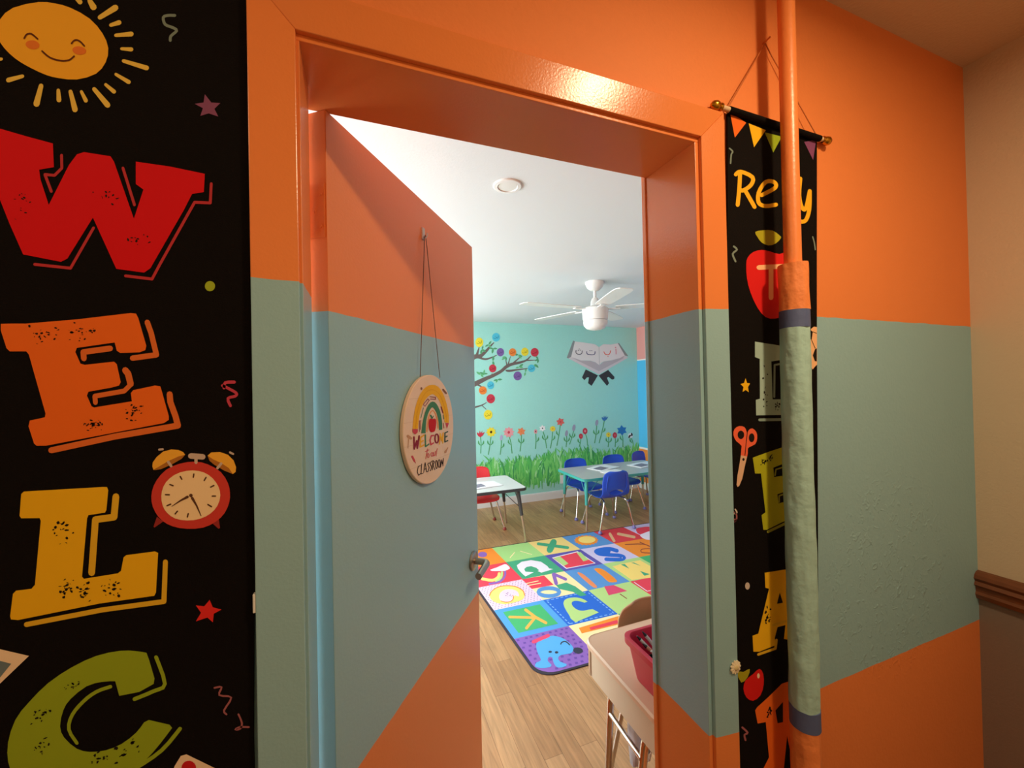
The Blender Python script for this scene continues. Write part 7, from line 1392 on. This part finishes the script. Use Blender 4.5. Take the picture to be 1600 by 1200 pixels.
b = NB(); lathe(b, [(.097,-.317),(.098,-.335),(.094,-.356),(.074,-.380),(.040,-.392),(.004,-.395)], 44); obj('light_bowl', b, M_lens, fn, True)
def blade_mesh():
    b = NB(); top = []; bot = []
    st = [(.16,.050),(.22,.058),(.40,.064),(.58,.066),(.64,.060),(.662,.040)]
    for x, hw in st:
        top.append([b.verts.new((x, y, .005 - y*.06)) for y in (-hw, 0, hw)]); bot.append([b.verts.new((x, y, -y*.06)) for y in (-hw, 0, hw)])
    for i in range(len(st)-1):
        for k in (0,1):
            b.faces.new((top[i][k],top[i][k+1],top[i+1][k+1],top[i+1][k])); b.faces.new((bot[i][k],bot[i+1][k],bot[i+1][k+1],bot[i][k+1]))
        b.faces.new((top[i][0],top[i+1][0],bot[i+1][0],bot[i][0])); b.faces.new((top[i][2],bot[i][2],bot[i+1][2],top[i+1][2]))
    for i in (0,-1):
        for k in (0,1): b.faces.new((top[i][k],top[i][k+1],bot[i][k+1],bot[i][k]))
    return b
for k in range(5):
    a = math.radians(39+72*k)
    bl = obj('blade', blade_mesh(), M_fanw, fn); bl.location = (0,0,-.220); bl.rotation_euler = (0,0,a)
    b = NB(); box(b, .08, .20, -.018, .018, -.010, -.004); obj('blade_bracket', b, M_fanw, bl, bevel=.001)

# ================================================================== light
def area(name, loc, rot, sx, sy, power, col, spread=PI, shape='RECTANGLE'):
    l = bpy.data.lights.new(name, 'AREA'); l.shape = shape; l.size = sx; l.size_y = sy; l.energy = power; l.color = col; l.spread = spread
    o = bpy.data.objects.new(name, l); COL.objects.link(o); o.location = loc; o.rotation_euler = rot
    return o
area('hall_area_light', (.82,-.75,2.47), (0,0,0), .12, .12, 15.0, (1,.76,.46), PI, 'DISK')
area('hall_area_light', (-.75,-.85,2.48), (0,0,0), .6, .6, 5.5, (1,.76,.46), PI, 'DISK')  # added soft fill without a fixture, lifts the dim left side of the hall
area('daylight_area_light', (XL-.12, 2.15, 1.5), (0,-PI/2,0), 1.28, 2.8, 175, (.90,.96,1.0))
area('daylight_area_light', ((WX0+WX1)/2, YB+.12, (WZ0+WZ1)/2), (-PI/2,0,0), WX1-WX0, WZ1-WZ0, 62, (.90,.96,1.0))  # added fill behind the invented back window, brightens jamb and floor
w = bpy.data.worlds.new('world'); SC.world = w; w.use_nodes = True
w.node_tree.nodes['Background'].inputs[0].default_value = (.8,.9,1,1); w.node_tree.nodes['Background'].inputs[1].default_value = 1.0

# ================================================================== camera
cam = bpy.data.cameras.new('camera'); cam.sensor_width = 36; cam.sensor_fit = 'HORIZONTAL'; cam.lens = 36*616.27/1600; cam.clip_start = .02
co = bpy.data.objects.new('camera', cam); COL.objects.link(co)
yaw, pitch, roll = .35723, .008068, -.020718
cy, sy, cp, sp, cr, sr = math.cos(yaw), math.sin(yaw), math.cos(pitch), math.sin(pitch), math.cos(roll), math.sin(roll)
r0 = Vector((cy,-sy,0)); f0 = Vector((sy,cy,0)); up0 = Vector((0,0,1))
fw = f0*cp + up0*sp; up1 = up0*cp - f0*sp
rt = r0*cr + up1*sr; up = up1*cr - r0*sr
co.matrix_world = Matrix(((rt.x,up.x,-fw.x,0),(rt.y,up.y,-fw.y,-.64),(rt.z,up.z,-fw.z,1.53),(0,0,0,1)))
SC.camera = co
vs = SC.view_settings
vs.view_transform = 'Standard'; vs.look = 'None'; vs.exposure = 0.0; vs.gamma = 1.0; vs.use_curve_mapping = False
